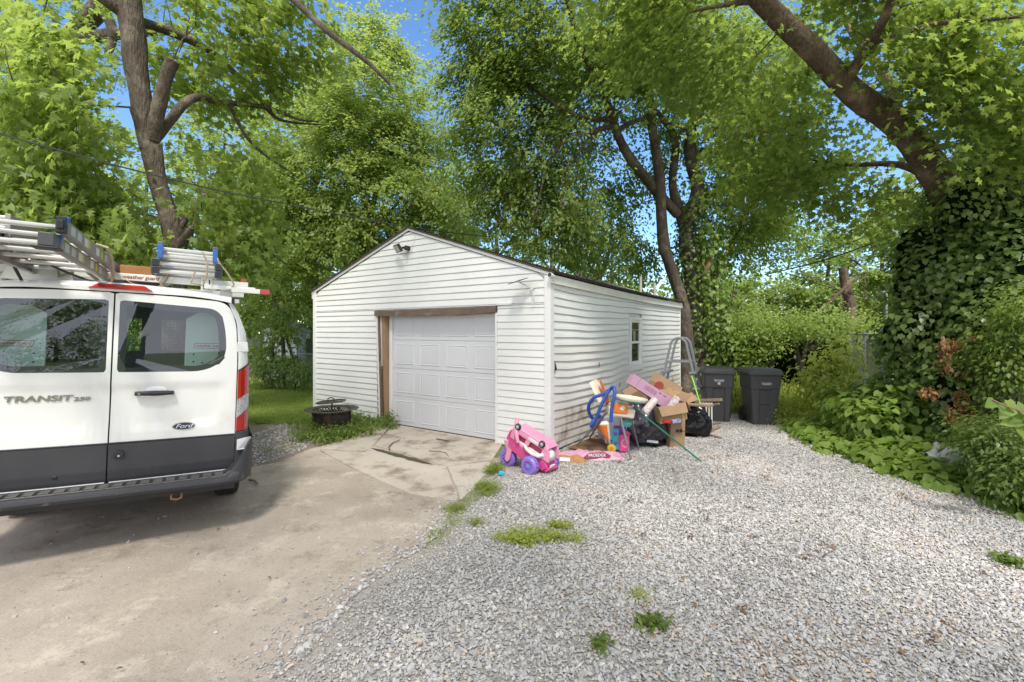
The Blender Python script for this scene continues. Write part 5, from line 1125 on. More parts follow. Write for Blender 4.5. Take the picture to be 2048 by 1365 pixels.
for z in (.03, .43): MB().bb(-.11, .115, .01, .025, z-.02, z+.02).build('rail', m_whitep, sl)
lm = thing('garden_stake', 'lime green plastic stake leaning up beside the pool ladder', 'stake', G(1418, 874))
MB().tube([(0, 0, .0), P(1398, 800, 8.15)-G(1418, 874), P(1383, 752, 8.3)-G(1418, 874)], .013, 6).build('shaft', pm('lime plastic', (.30, .62, .06), .4), lm)
# ---------------- pool ladder
m_pl = pm('grey plastic ladder', (.36, .37, .385), .4, (.42, .43, .44), 5, .5)
pc = groundat(1357, 9.75); pl = thing('pool_ladder', 'grey A-frame above ground pool ladder standing behind the pile', 'pool ladder', pc, (0, 0, -.55))
for y in (-.0, .42):
    pts = []; 
    for k in range(25):
        a = pi*k/24; x = -.17*cos(a); pts.append(Vector((x, y, 1.46+.19*sin(a))))
    pts = [Vector((-.50, y, 0)), Vector((-.33, y, .75)), Vector((-.19, y, 1.38))]+pts+[Vector((.19, y, 1.38)), Vector((.33, y, .75)), Vector((.47, y, 0))]
    MB().tube(pts, .025, 10).build('side_rail', m_pl, pl, smooth=True)
for x, z in ((-.235, 1.18), (.235, 1.18)): pass
MB().tube([(-.235, .0, 1.16), (.235, .0, 1.16)], .020, 8).build('crossbar', m_pl, pl, smooth=True); MB().tube([(-.235, .42, 1.16), (.235, .42, 1.16)], .020, 8).build('crossbar', m_pl, pl, smooth=True)
for sx in (-1, 1):
    for z in (.94, .62, .30): x = sx*(.19+(1.38-z)*.222); MB().box((x, .21, z), (.15, .54, .045), Matrix.Rotation(-.0, 3, 'Y')).build('tread', m_pl, pl, bevel=.01)
# scattered sticks
for (pp, r, lab) in (([(779, 904), (778, 898), (786, 890), (800, 884)], .012, 'curved bare stick lying on the concrete nearest the dark seam'), ([(858, 906), (880, 907), (892, 910), (897, 917)], .006, 'thin hooked twig lying on the concrete before the door'), ([(873, 882), (898, 886)], .010, 'short straight twig along the foot of the door'), ([(498, 966), (508, 967), (516, 975)], .012, 'short bent stick on the driveway beside the van wheel')):
    ps = [G(*q) for q in pp]; t_ = thing('stick', lab, 'stick', ps[0]); MB().tube([p-ps[0]+Vector((0, 0, r+.022+.0*i)) for i, p in enumerate(ps)], [r*(1-.15*i) for i in range(len(ps))], 7).build('twig', m_oldwood, t_, smooth=True)
# moss strip and cracks on the apron
m_moss = pm('dark moss and silt', (.075, .065, .04), .95, (.05, .05, .03), 20, .5, bump=.6)
b = MB(); a, c = G(742, 899), G(866, 933); n = 40; V = []
for i in range(n+1):
    q = a.lerp(c, i/n); wv_ = .055*(1+.5*noise.noise(q*9))*min(1, 6*(i+.3)/n, 6*(n-i+.3)/n); d_ = Vector((.567, .824, 0)); V += [q+d_*wv_+Vector((0, 0, .021)), q-d_*wv_+Vector((0, 0, .021))]
b.add(V, [(2*i, 2*i+1, 2*i+3, 2*i+2) for i in range(n)]); o = b.build('moss_strip', m_moss); o['kind'] = 'structure'
# ================================================================ TREES AND PLANTS
m_bark = pm('grey brown bark', (.12, .092, .070), .95, (.055, .042, .032), 16, .35, bump=1.0, bscale=20, bdist=.05, stretch=(1.6, 1.6, .30), col3=(.19, .155, .12), s3=3, t3=(.5, .65))
m_bark2 = pm('warm brown bark', (.14, .095, .062), .95, (.06, .042, .03), 16, .35, bump=1.0, bscale=22, bdist=.05, stretch=(1.6, 1.6, .35), col3=(.24, .175, .12), s3=2.5, t3=(.5, .65))
m_twig = pm('dark twig', (.055, .043, .034), .9)
m_cut = pm('cut wood end', (.22, .12, .08), .8)
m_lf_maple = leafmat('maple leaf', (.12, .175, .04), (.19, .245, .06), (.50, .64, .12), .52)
m_lf_light = leafmat('light green leaf', (.145, .205, .048), (.22, .275, .068), (.54, .68, .14), .5)
m_lf_mid = leafmat('mid green leaf', (.10, .155, .038), (.17, .225, .055), (.42, .56, .10), .5)
m_lf_t5 = leafmat('maple leaf in shade', (.10, .155, .036), (.165, .22, .052), (.46, .60, .11), .52)  # darker copy of the maple leaf, shade put into its colour
m_lf_dark = leafmat('dark glossy ivy leaf', (.075, .125, .035), (.15, .205, .05), (.34, .50, .07), .4, gloss=.5, rough=.38)
m_lf_vine = leafmat('bright vine leaf', (.11, .18, .035), (.19, .26, .055), (.46, .66, .08), .42, rough=.5)
m_lf_weed = leafmat('yellow green weed leaf', (.26, .31, .06), (.38, .42, .09), (.74, .82, .15), .48)
m_lf_grass = leafmat('grass blade', (.15, .21, .04), (.26, .30, .065), (.50, .62, .10), .42)
m_lf_dead = leafmat('dead brown leaf', (.16, .075, .03), (.32, .17, .07), (.3, .15, .05), .2)
m_core = pm('painted deep shade', (.008, .012, .005), 1.0, spec=0)  # near-black colour standing in for deep shade behind leaves
TOT = [0]
def resample(pts, rs, step):
    out = []; ro = []
    P_ = [Vector(p) for p in pts]
    for i in range(len(P_)-1):
        p0, p1, p2, p3 = P_[max(i-1, 0)], P_[i], P_[i+1], P_[min(i+2, len(P_)-1)]; n = max(1, int((p2-p1).length/step))
        for k in range(n):
            t = k/n; out.append(.5*((2*p1)+(-p0+p2)*t+(2*p0-5*p1+4*p2-p3)*t*t+(-p0+3*p1-3*p2+p3)*t**3)); ro.append(rs[i]+(rs[i+1]-rs[i])*t)
    out.append(P_[-1]); ro.append(rs[-1]); return out, ro
def barktube(b, pts, rs, n=12, amp=.10, seed=0):
    pts, rs = resample(pts, rs, max(.12, rs[0]*.8)); a = len(b.v); b.tube(pts, rs, n)
    m = len(pts)
    for i in range(m):
        for k in range(n):
            j = a+i*n+k; v = Vector(b.v[j]); d = v-pts[i]; f = 1+amp*2*noise.noise(Vector((d.x*9+seed, d.y*9, pts[i].z*1.7)))+amp*.8*noise.noise(v*7)
            b.v[j] = tuple(pts[i]+d*f)
    return pts, rs
def ellip(n, c, r, hollow=.35):
    """n cluster centres in an ellipsoid, fewer near its middle"""
    d = unit(rng.normal(size=(n, 3))); q = (hollow+(1-hollow)*rng.random((n, 1)))**(1/2.2)
    return np.array(c)[None]+d*q*np.array(r)[None]
def pel(px, py, Y, rx, ry, rY, n, hollow=.3):
    c = P(px, py, Y); return ellip(n, c, (rx/F*Y, rY, ry/F*Y), hollow)
def infront(cl, line, hw, near):
    px = CX+cl[:, 0]/np.maximum(cl[:, 1], .1)*F; py = HY+(CH-cl[:, 2])/np.maximum(cl[:, 1], .1)*F
    d = segdist(np.c_[px, py], [np.array(q, float) for q in line]); return (d < hw) & (cl[:, 1] < near) & (cl[:, 1] > .5)
def tree(name, label, base, limbs, clusters, leafsize, per, spread, shape, lmat, bmat, group=None, flat=.55, droop=.3, twig_r=.012, minz=.3, cat='tree', upw=.9, ts=4, reach=None, clear=()):
    base = Vector(base); t_ = thing(name, label, cat, base, group=group); nodes_ = []; nr = []
    for i, (nm, pts, rs) in enumerate(limbs):
        b = MB(); pp, rr = barktube(b, [Vector(p)-base for p in pts], rs, 14 if rs[0] > .12 else 9, seed=i*3); b.build(nm, bmat, t_, smooth=True, ang=1.2)
        nodes_ += [tuple(p+base) for p in pp[(3 if nm == 'trunk' else 0):]]; nr += rr[(3 if nm == 'trunk' else 0):]
    cl = clusters[clusters[:, 2] > minz]
    for ln_, hw, near in clear: cl = cl[~infront(cl, ln_, hw, near)]
    cc_ = cl.mean(0)
    cl = cl[np.linalg.norm(cl-np.array([0, 0, CH]), axis=1) > 2.6]
    ND = np.array(nodes_); NR_ = np.array(nr)
    d0 = np.array([np.min(np.linalg.norm(ND-c, axis=1)) for c in cl]); order = np.argsort(d0)
    b = MB(); 
    for oi in order:
        c = cl[oi]; dd = np.linalg.norm(ND-c, axis=1)+.5*np.maximum(0, ND[:, 2]-c[2]); j = int(np.argmin(dd)); a = Vector(ND[j]); c_ = Vector(c); ln = (c_-a).length
        if ln < .15: continue
        mid = a.lerp(c_, .5)+Vector((rnd.uniform(-.12, .12), rnd.uniform(-.12, .12), rnd.uniform(.0, .18)))*ln
        r0 = min(NR_[j]*.6, .006+.011*ln+twig_r*.4); r0 = max(r0, .006); n = max(2, int(ln/.5)); pts = []; rs = []
        for k in range(n+1):
            t = k/n; pts.append((1-t)**2*a+2*t*(1-t)*mid+t*t*c_-base); rs.append(r0*(1-.75*t)+.003)
        b.tube(pts, rs, ts, cap=False); ND = np.r_[ND, np.array([p+base for p in pts[1:]])]; NR_ = np.r_[NR_, rs[1:]]
    br = b.build('branches', m_twig if bmat is m_twig else bmat, t_, smooth=True, ang=2); br['kind'] = 'stuff'
    # leaves: each cluster is a handful of twigs, the leaves set along them
    m = len(cl); tw = 7; lp_ = max(3, per//tw); spr = spread*(.6+.8*rng.random(m)); outv = unit(cl-cc_)
    M_ = m*tw; mi_ = np.repeat(np.arange(m), tw); C = cl[mi_]+rng.normal(size=(M_, 3))*np.array([.13, .13, .10])*spr[mi_][:, None]
    D_ = unit(rng.normal(size=(M_, 3))*np.array([1, 1, flat])+outv[mi_]*.6-np.array([0, 0, .15])); Ln = spr[mi_]*rng.uniform(.35, .95, M_)
    N_ = M_*lp_; ti = np.repeat(np.arange(M_), lp_); ci = mi_[ti]; t_a = np.tile(np.linspace(.1, 1, lp_), M_)+rng.normal(0, .06, N_)
    drp = np.zeros((N_, 3)); drp[:, 2] = -droop*.6*(t_a**2)*Ln[ti]
    pos = C[ti]+D_[ti]*(Ln[ti]*t_a)[:, None]+drp+rng.normal(size=(N_, 3))*leafsize*.55
    nrm = np.c_[rng.normal(0, .5, (N_, 2)), np.full(N_, upw)]+outv[ci]*.55+D_[ti]*.25; dr = D_[ti]+rng.normal(0, .7, (N_, 3)); dr[:, 2] -= droop
    ctint = np.clip(.5+.28*rng.normal(size=m), 0, 1)[ci]; tint = ctint*.55+.45*rng.random(N_)
    size = leafsize*rng.uniform(.6, 1.25, N_)
    cr_ = leaves('crown', pos-np.array(base), nrm, dr, size, shape, lmat, t_, tint); cr_['kind'] = 'stuff'
    TOT[0] += N_*len(SH[shape][1]); return t_
# ---- the big maple left of the garage, behind the van: sawn stub on its right
B = P(340, 848, 9.2); B.z = 0
trunkA = [B, P(345, 640, 9.2), P(352, 500, 9.2), P(333, 420, 9.15), P(312, 350, 9.1), P(300, 290, 9.0)]
lim = [('trunk', trunkA, [.27, .22, .19, .16, .155, .175]),
       ('trunk', [P(298, 300, 9.0), P(285, 220, 8.95), P(272, 130, 8.9), P(262, 40, 8.85), P(250, -60, 8.8), P(235, -260, 8.8), P(225, -500, 9.0)], [.15, .175, .19, .20, .20, .18, .12]),
       ('limb', [P(305, 280, 9.0), P(318, 215, 8.9), P(330, 165, 8.85), P(345, 122, 8.8)], [.13, .12, .115, .11]),
       ('limb', [P(295, 285, 9.0), P(272, 240, 8.8), P(262, 215, 8.7)], [.09, .06, .04]),
       ('limb', [P(355, 500, 9.2), P(378, 470, 9.1), P(384, 455, 9.0)], [.12, .09, .05]),
       ('limb', [P(262, 40, 8.9), P(330, 60, 9.6), P(430, 110, 10.3), P(520, 200, 10.8), P(560, 240, 11), P(645, 250, 11.2)], [.10, .085, .07, .055, .035, .012]),
       ('limb', [P(262, 40, 8.9), P(180, -20, 8.4), P(80, -80, 8), P(-60, -130, 7.6)], [.11, .09, .07, .03]),
       ('limb', [P(250, -60, 8.8), P(380, -160, 8.0), P(520, -60, 7.4), P(640, 50, 7.2), P(735, 125, 7.2), P(780, 170, 7.3)], [.10, .085, .06, .045, .035, .02]),
       ('limb', [P(300, 290, 9.0), P(380, 200, 9.5), P(440, 205, 10), P(530, 215, 10.5), P(600, 240, 10.8), P(640, 243, 11)], [.10, .08, .06, .05, .03, .012]),
       ('limb', [P(460, 210, 10), P(490, 270, 10.3), P(530, 310, 10.6), P(590, 350, 10.9)], [.05, .04, .03, .012]),
       ('limb', [P(355, 460, 9.2), P(415, 390, 9.8), P(460, 440, 10.1), P(520, 490, 10.3), P(575, 530, 10.5)], [.07, .06, .05, .035, .015])]
cA = np.r_[pel(150, 170, 7.8, 120, 110, 1.1, 60), pel(170, 330, 8.2, 120, 120, 1.1, 70), pel(130, 440, 8.4, 110, 90, 1.0, 46), pel(240, 470, 8.3, 150, 70, .8, 60), pel(400, 360, 9.6, 110, 120, 1.2, 60), pel(430, 480, 9.6, 100, 90, 1.0, 46), pel(430, 110, 10, 150, 110, 1.3, 60), pel(560, 80, 10, 110, 70, 1.2, 30), pel(380, -80, 9, 320, 110, 1.8, 90), ellip(60, (-2.9, 3.2, 9.0), (3.6, 2.4, 1.0), .1), pel(240, 250, 7.9, 90, 100, .5, 22), pel(60, 60, 9, 130, 120, 1.3, 24)]  # the ellip() cluster is unseen foliage added overhead to shade garage front and van
tA = tree('maple_tree', 'big silver maple behind the van with a sawn stub beside its leaning trunk', B, lim, cA, .16, 44, .85, 'five', m_lf_maple, m_bark, upw=.8, clear=[([(245, -200), (262, 40), (285, 220), (300, 290)], 105, 9.8), ([(345, 122), (300, 290)], 80, 9.6), ([(300, 290), (318, 380), (345, 480)], 62, 9.8), ([(570, 0), (640, 50), (780, 170)], 26, 9)])
b = MB(); q = P(345, 121, 8.8)-B; b.lathe([(0, .012), (.09, .010), (.11, .0)], Matrix.Translation(q) @ (P(345, 122, 8.8)-P(330, 165, 8.85)).to_track_quat('Z', 'Y').to_matrix().to_4x4(), 18); b.build('sawn_face', m_cut, tA, smooth=True)
# ---- dark leaning tree further left
B = P(190, 760, 14); B.z = 0
tree('leaning_tree', 'dark leaning tree at the far left behind the maple trunk', B, [('trunk', [B, P(175, 400, 14), P(130, 300, 13.8), P(105, 180, 13.6), P(140, 80, 13.5), P(205, 0, 13.4), P(230, -160, 13)], [.34, .3, .27, .25, .23, .25, .2]), ('limb', [P(105, 180, 13.6), P(60, 60, 13), P(10, -60, 12.6)], [.14, .1, .05]), ('limb', [P(205, 20, 13.4), P(225, 60, 13.2), P(215, 110, 13.1)], [.16, .12, .08]), ('limb', [P(140, 80, 13.5), P(340, 60, 13), P(385, 85, 12.8)], [.16, .14, .10])],
     np.r_[pel(40, 200, 13.5, 110, 160, 1.6, 80), pel(30, 390, 14, 120, 90, 1.6, 60), pel(180, 60, 13.6, 220, 110, 1.8, 80), pel(-60, 100, 13, 120, 220, 2, 30), pel(330, -60, 13.4, 260, 90, 2, 46), pel(160, 470, 15, 200, 110, 1.4, 70)], .13, 50, 1.15, 'oval', m_lf_mid, m_bark)
# ---- light green tree behind the garage, centre left
B = P(745, 760, 17); B.z = 0
lim = [('trunk', [B, P(742, 540, 17), P(740, 450, 17), P(738, 400, 16.9)], [.26, .2, .16, .12]), ('limb', [P(740, 455, 17), P(722, 380, 16.8), P(712, 300, 16.6), P(705, 230, 16.4)], [.10, .07, .05, .03]), ('limb', [P(740, 440, 17), P(760, 350, 16.8), P(775, 260, 16.6), P(765, 160, 16.5)], [.10, .07, .05, .02]),
       ('limb', [P(742, 470, 17), P(800, 400, 16.6), P(850, 340, 16.4)], [.08, .05, .02]), ('limb', [P(742, 520, 17), P(660, 400, 17), P(600, 330, 17)], [.09, .06, .02]), ('limb', [P(782, 490, 16), P(800, 430, 16), P(870, 390, 16)], [.06, .05, .02]), ('limb', [P(742, 530, 17), P(785, 480, 16), P(782, 440, 16)], [.09, .06, .04])]
cB = np.r_[pel(740, 210, 16.6, 110, 150, 2.0, 110), pel(700, 330, 16.4, 150, 130, 2.0, 110), pel(830, 330, 16.4, 90, 150, 1.8, 80), pel(620, 300, 17.5, 120, 170, 2, 90), pel(560, 430, 17.0, 130, 120, 2, 80), pel(860, 430, 16, 110, 60, 1.6, 50), pel(640, 480, 16.5, 130, 70, 1.8, 70), pel(750, 90, 16.6, 45, 55, .9, 16)]
tree('light_green_tree', 'tall light green tree rising behind the garage roof, left of its peak', B, lim, cB, .13, 200, 1.25, 'quad', m_lf_light, m_bark)
# ---- group at the far side of the garage: three stems, crown reaching left over the roof
B = Vector((5.3, 13.6, 0))
def S(px, py, Y): return P(px, py, Y)
lim = [('trunk', [Vector((4.95, 13.3, 0)), S(1375, 700, 13.3), S(1362, 600, 13.2), S(1330, 500, 13.1), S(1322, 430, 13.0), S(1318, 340, 12.8), S(1305, 260, 12.5), S(1300, 180, 12.2), S(1290, 60, 12)], [.22, .20, .17, .155, .145, .14, .11, .08, .05]),
       ('trunk', [Vector((5.6, 13.7, 0)), S(1395, 700, 13.7), S(1385, 560, 13.6), S(1372, 470, 13.5), S(1395, 380, 13.4), S(1380, 300, 13.2), S(1390, 180, 13), S(1380, 60, 12.6)], [.34, .30, .24, .20, .18, .17, .10, .06]),
       ('trunk', [Vector((6.2, 13.9, 0)), S(1428, 720, 13.9), S(1425, 620, 13.8), S(1410, 560, 13.7), S(1365, 440, 13.5), S(1345, 370, 13.4), S(1350, 280, 13.3), S(1310, 220, 13)], [.30, .26, .22, .19, .16, .12, .10, .05]),
       ('limb', [S(1355, 430, 13.3), S(1310, 380, 13.0), S(1262, 320, 12.6), S(1232, 262, 12.2), S(1225, 235, 12)], [.14, .13, .12, .10, .08]),
       ('limb', [S(1230, 245, 12), S(1190, 150, 11.4), S(1160, 90, 11), S(1140, 20, 10.6), S(1125, -60, 10.2)], [.10, .09, .08, .06, .04]),
       ('limb', [S(1235, 250, 12.1), S(1180, 265, 11.6), S(1120, 290, 11.2), S(1090, 350, 11), S(1070, 440, 10.9)], [.07, .06, .05, .03, .012]),
       ('limb', [S(1228, 240, 12), S(1150, 230, 11.4), S(1060, 170, 11), S(990, 80, 10.8)], [.07, .05, .04, .02]),
       ('limb', [S(1200, 255, 11.8), S(1140, 330, 11.4), S(1120, 420, 11.2), S(1112, 470, 11.2)], [.05, .04, .025, .01]),
       ('limb', [S(1232, 262, 12.2), S(1280, 240, 12.4), S(1330, 245, 12.6), S(1400, 270, 12.8)], [.07, .06, .05, .02]),
       ('limb', [S(1425, 560, 13.8), S(1470, 480, 13.6), S(1510, 400, 13.4), S(1560, 385, 13.4)], [.10, .07, .05, .02]),
       ('limb', [S(1400, 300, 13.2), S(1480, 310, 13), S(1560, 290, 12.6)], [.08, .05, .02]),
       ('limb', [S(1448, 660, 13.8), S(1462, 600, 13.6), S(1475, 575, 13.5)], [.11, .09, .07])]
cC = np.r_[pel(1000, 90, 11.2, 110, 110, 1.0, 70), pel(1010, 260, 11.4, 110, 150, 1.1, 95), pel(1080, 400, 11.6, 110, 90, 1.0, 60), pel(1150, 60, 11, 170, 120, 1.4, 90), pel(1190, 230, 11.6, 140, 130, 1.2, 80), pel(1200, 460, 12.6, 90, 60, 1.0, 24), pel(1330, 120, 12, 170, 140, 1.6, 110), pel(1420, 260, 13, 150, 110, 1.4, 80), pel(1500, 380, 13.4, 110, 90, 1.3, 60), pel(1250, 160, 13.6, 170, 130, .9, 90), pel(1080, 200, 13.4, 150, 170, .9, 60), pel(1460, 120, 12.4, 170, 120, 1.6, 80), pel(1130, -110, 10.5, 320, 90, 1.6, 70), pel(1440, 450, 14, 70, 90, .9, 36), pel(1250, 520, 14.5, 70, 50, 1, 14), pel(1240, 420, 14.0, 50, 60, .6, 16), pel(1290, 330, 13.8, 50, 60, .6, 12), pel(1560, 460, 14.5, 70, 60, 1, 22)]
tC = tree('multi_stem_tree', 'multi stemmed tree with ivy on its bole standing past the far corner of the garage', B, lim, cC, .11, 150, 1.1, 'quad', m_lf_mid, m_bark, droop=.7, clear=[([(1318, 250), (1322, 430), (1362, 600), (1375, 700)], 75, 13.6), ([(1395, 300), (1372, 470), (1395, 650)], 70, 13.6), ([(1225, 235), (1262, 320), (1345, 420)], 62, 13), ([(1140, 20), (1190, 150), (1230, 245)], 40, 11.6), ([(1070, 440), (1120, 290), (1235, 250)], 30, 11.6)])
b = MB(); b.tube([S(1405, 560, 13.2)-B, S(1418, 530, 13.1)-B, S(1424, 515, 13.1)-B], [.07, .065, .06], 9); b.build('broken_limb', m_cut, tC, smooth=True)
def wrapleaves(name, parent, lines, n, size, lmat, base, shape='heart', rad=1.25, bulge=.12):
    """leaves clinging round stems: lines = [(points, radii)]"""
    pos = []; nr_ = []
    tot = sum(sum((a-b_).length for a, b_ in zip(p[:-1], p[1:])) for p, r in lines)
    for p, r in lines:
        pp, rr = resample(p, r, .15); L_ = sum((a-b_).length for a, b_ in zip(pp[:-1], pp[1:])); k = int(n*L_/tot)
        idx = rng.integers(0, len(pp)-1, k)
        for i in idx:
            q = pp[i].lerp(pp[i+1], rnd.random()); a = rnd.random()*2*pi; d = Vector((cos(a), sin(a), 0)); R_ = rr[i]*rad+abs(rnd.gauss(0, bulge)); pos.append(q+d*R_-base); nr_.append(d+Vector((0, 0, .55)))
    pos = np.array(pos); nrm = np.array(nr_)+rng.normal(0, .3, (len(pos), 3)); dr = np.c_[rng.normal(0, .4, (len(pos), 2)), np.full(len(pos), -1.0)]
    TOT[0] += len(pos)*len(SH[shape][1])
    o = leaves(name, pos, nrm, dr, size*rng.uniform(.6, 1.2, len(pos)), shape, lmat, parent); o['kind'] = 'stuff'; return o
wrapleaves('ivy', tC, [([Vector((5.6, 13.7, 0)), S(1395, 700, 13.7), S(1385, 560, 13.6), S(1376, 490, 13.5), S(1390, 400, 13.4)], [.36, .34, .3, .24, .18]), ([Vector((6.2, 13.9, 0)), S(1428, 720, 13.9), S(1425, 620, 13.8), S(1408, 560, 13.7)], [.34, .32, .3, .2])], 3800, .10, m_lf_dark, B, 'heart4', 1.2, .13)
wrapleaves('vine', tC, [([Vector((6.5, 13.0, 0)), S(1440, 650, 13.2), S(1425, 560, 13.3), S(1420, 450, 13.3)], [.30, .34, .25, .15])], 1300, .12, m_lf_vine, B, 'heart', 1.0, .2)
# ---- big leaning tree on the right: trunk slopes up and left over the yard
B = Vector((7.6, 7.9, 0))
TR = [B, P(2010, 660, 7.7), P(1975, 560, 7.5), P(1935, 460, 7.3), P(1885, 370, 7.1), P(1800, 250, 6.8), P(1710, 190, 6.5), P(1640, 115, 6.3), P(1570, 50, 6.1), P(1500, -20, 5.9), P(1400, -130, 5.6), P(1250, -300, 5.3)]
lim = [('trunk', TR, [.33, .29, .26, .23, .205, .18, .155, .14, .125, .11, .09, .05]),
       ('limb', [P(1550, 40, 6.1), P(1520, 5, 6.0), P(1450, 10, 5.9), P(1380, 25, 5.8)], [.05, .045, .03, .012]),
       ('limb', [P(1690, 165, 6.4), P(1740, 90, 6.0), P(1780, 10, 5.6), P(1800, -80, 5.2)], [.08, .065, .05, .03]),
       ('limb', [P(1800, 250, 6.8), P(1850, 210, 6.3), P(1950, 230, 5.9), P(2060, 260, 5.5)], [.04, .035, .025, .01]),
       ('limb', [P(1740, 90, 6.0), P(1860, 50, 5.6), P(1980, 40, 5.3), P(2080, 30, 5)], [.035, .03, .02, .01]),
       ('limb', [P(1885, 370, 7.1), P(1800, 330, 7.4), P(1700, 330, 7.8), P(1620, 320, 8)], [.07, .05, .03, .012]),
       ('limb', [P(1800, 250, 6.8), P(1770, 150, 7.4), P(1700, 60, 8), P(1660, -40, 8.4)], [.09, .07, .05, .03]),
       ('limb', [P(1930, 440, 7.3), P(1985, 300, 7.0), P(2060, 160, 6.6), P(2100, -20, 6.2)], [.16, .14, .11, .07]),
       ('limb', [P(1500, -20, 5.9), P(1350, -60, 6.6), P(1200, -60, 7.2), P(1050, -20, 7.6)], [.08, .06, .04, .015]),
       ('limb', [P(1300, -240, 5.4), P(1000, -420, 4.4), P(700, -500, 3.8)], [.08, .06, .03]),
       ('limb', [P(1800, -80, 5.2), P(1900, -500, 3.6), P(1700, -1400, 2.2)], [.06, .05, .03])]
cD = np.r_[pel(1620, 200, 7.2, 130, 120, 1.0, 46), pel(1520, 300, 8.2, 130, 120, 1.0, 60), pel(1820, 120, 6.2, 130, 130, .9, 60), pel(1960, 130, 5.8, 120, 120, .9, 60), pel(1940, 280, 6.2, 110, 90, .7, 44), pel(1680, 40, 6.6, 130, 100, .9, 46), pel(1430, 80, 6.6, 130, 110, .9, 50), pel(1280, 40, 7.2, 110, 90, 1.0, 46), pel(1700, 370, 8.0, 120, 70, .9, 34), pel(1800, 430, 8.4, 80, 50, .8, 16), pel(1500, -150, 5.8, 450, 110, 1.2, 90),
          ellip(66, (1.8, .8, 7.0), (4.8, 3.2, 1.1), .2)]  # unseen foliage added overhead, placed to shade the gravel
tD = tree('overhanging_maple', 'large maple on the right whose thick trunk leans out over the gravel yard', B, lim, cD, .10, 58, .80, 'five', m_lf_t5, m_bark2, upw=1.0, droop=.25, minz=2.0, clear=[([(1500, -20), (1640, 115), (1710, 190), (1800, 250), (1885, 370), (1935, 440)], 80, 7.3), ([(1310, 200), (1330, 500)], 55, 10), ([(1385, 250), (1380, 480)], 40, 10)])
# ivy thicket on the lower trunk of the leaning maple
hull = np.r_[pel(1945, 480, 7.0, 100, 150, .8, 34, .5), pel(1925, 640, 6.9, 90, 130, .8, 40, .5), pel(2020, 420, 6.8, 60, 160, .8, 26, .5), pel(1940, 790, 6.6, 100, 60, .6, 16, .5), pel(2030, 640, 6.3, 60, 130, .6, 26, .5), pel(1915, 560, 7.2, 45, 130, .5, 20, .4), pel(1910, 700, 7.2, 40, 80, .5, 12, .4)]
iv = thing('ivy_thicket', 'dense dark ivy thicket swallowing the foot of the leaning tree at the right', 'ivy', (6.6, 7.0, 0)); base = np.array([6.6, 7.0, 0])
m = len(hull); per = 400; ci = np.repeat(np.arange(m), per); off = unit(rng.normal(size=(m*per, 3)))*(.22+.17*rng.random((m*per, 1))+.45*rng.random((m*per, 1))**7)*np.array([1, 1, 1.1]); pos = hull[ci]+off
nrm = off*1.5+np.array([0, -.1, .35]); dr = np.c_[rng.normal(0, .5, (m*per, 2)), np.full(m*per, -1.0)]
tint = np.clip(.5+.25*rng.normal(size=m), 0, 1)[ci]*.6+.4*rng.random(m*per)
o = leaves('foliage', pos-base, nrm, dr, .075*rng.uniform(.6, 1.35, m*per), 'heart4', m_lf_dark, iv, tint); o['kind'] = 'stuff'; TOT[0] += m*per*10
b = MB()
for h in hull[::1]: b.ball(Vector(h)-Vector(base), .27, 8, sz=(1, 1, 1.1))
o = b.build('painted_shade_core', m_core, iv, smooth=True); o['kind'] = 'stuff'  # near-black balls paint the shade inside the ivy
# dead brown leaves hanging in it
dead = [(1905, 690, 6.0, 26, 14, 110), (1890, 715, 6.0, 10, 40, 90), (1860, 785, 6.0, 22, 14, 70), (1925, 800, 5.95, 14, 26, 90), (1935, 830, 5.9, 16, 24, 90), (1905, 835, 5.9, 8, 22, 50), (1955, 672, 6.0, 20, 4, 30), (1930, 745, 6.0, 24, 5, 40)]
pos = np.concatenate([ellip(k, P(px, py, Y), (rx/F*Y, .10, ry/F*Y), .1) for px, py, Y, rx, ry, k in dead]); n = len(pos)
dl = thing('dead_leaves', 'hanging clumps of dead orange brown leaves caught in the ivy thicket', 'dead leaves', (5.6, 6.0, .5)); o = leaves('leaves', pos-np.array([5.6, 6.0, .5]), rng.normal(0, 1, (n, 3)), np.c_[rng.normal(0, .3, (n, 2)), -np.ones(n)], .075*rng.uniform(.5, 1.2, n), 'oval', m_lf_dead, dl); o['kind'] = 'stuff'
b = MB()
for px, py, e in ((1885, 700, 26), (1935, 745, 20), (1895, 825, 14)): b.tube([P(px, py-e, 6.15)-Vector((5.6, 6, .5)), P(px+4, py, 6.1)-Vector((5.6, 6, .5)), P(px-3, py+e*.6, 6.1)-Vector((5.6, 6, .5))], .022, 6)
o = b.build('stems', m_cut, dl, smooth=True); o['kind'] = 'stuff'
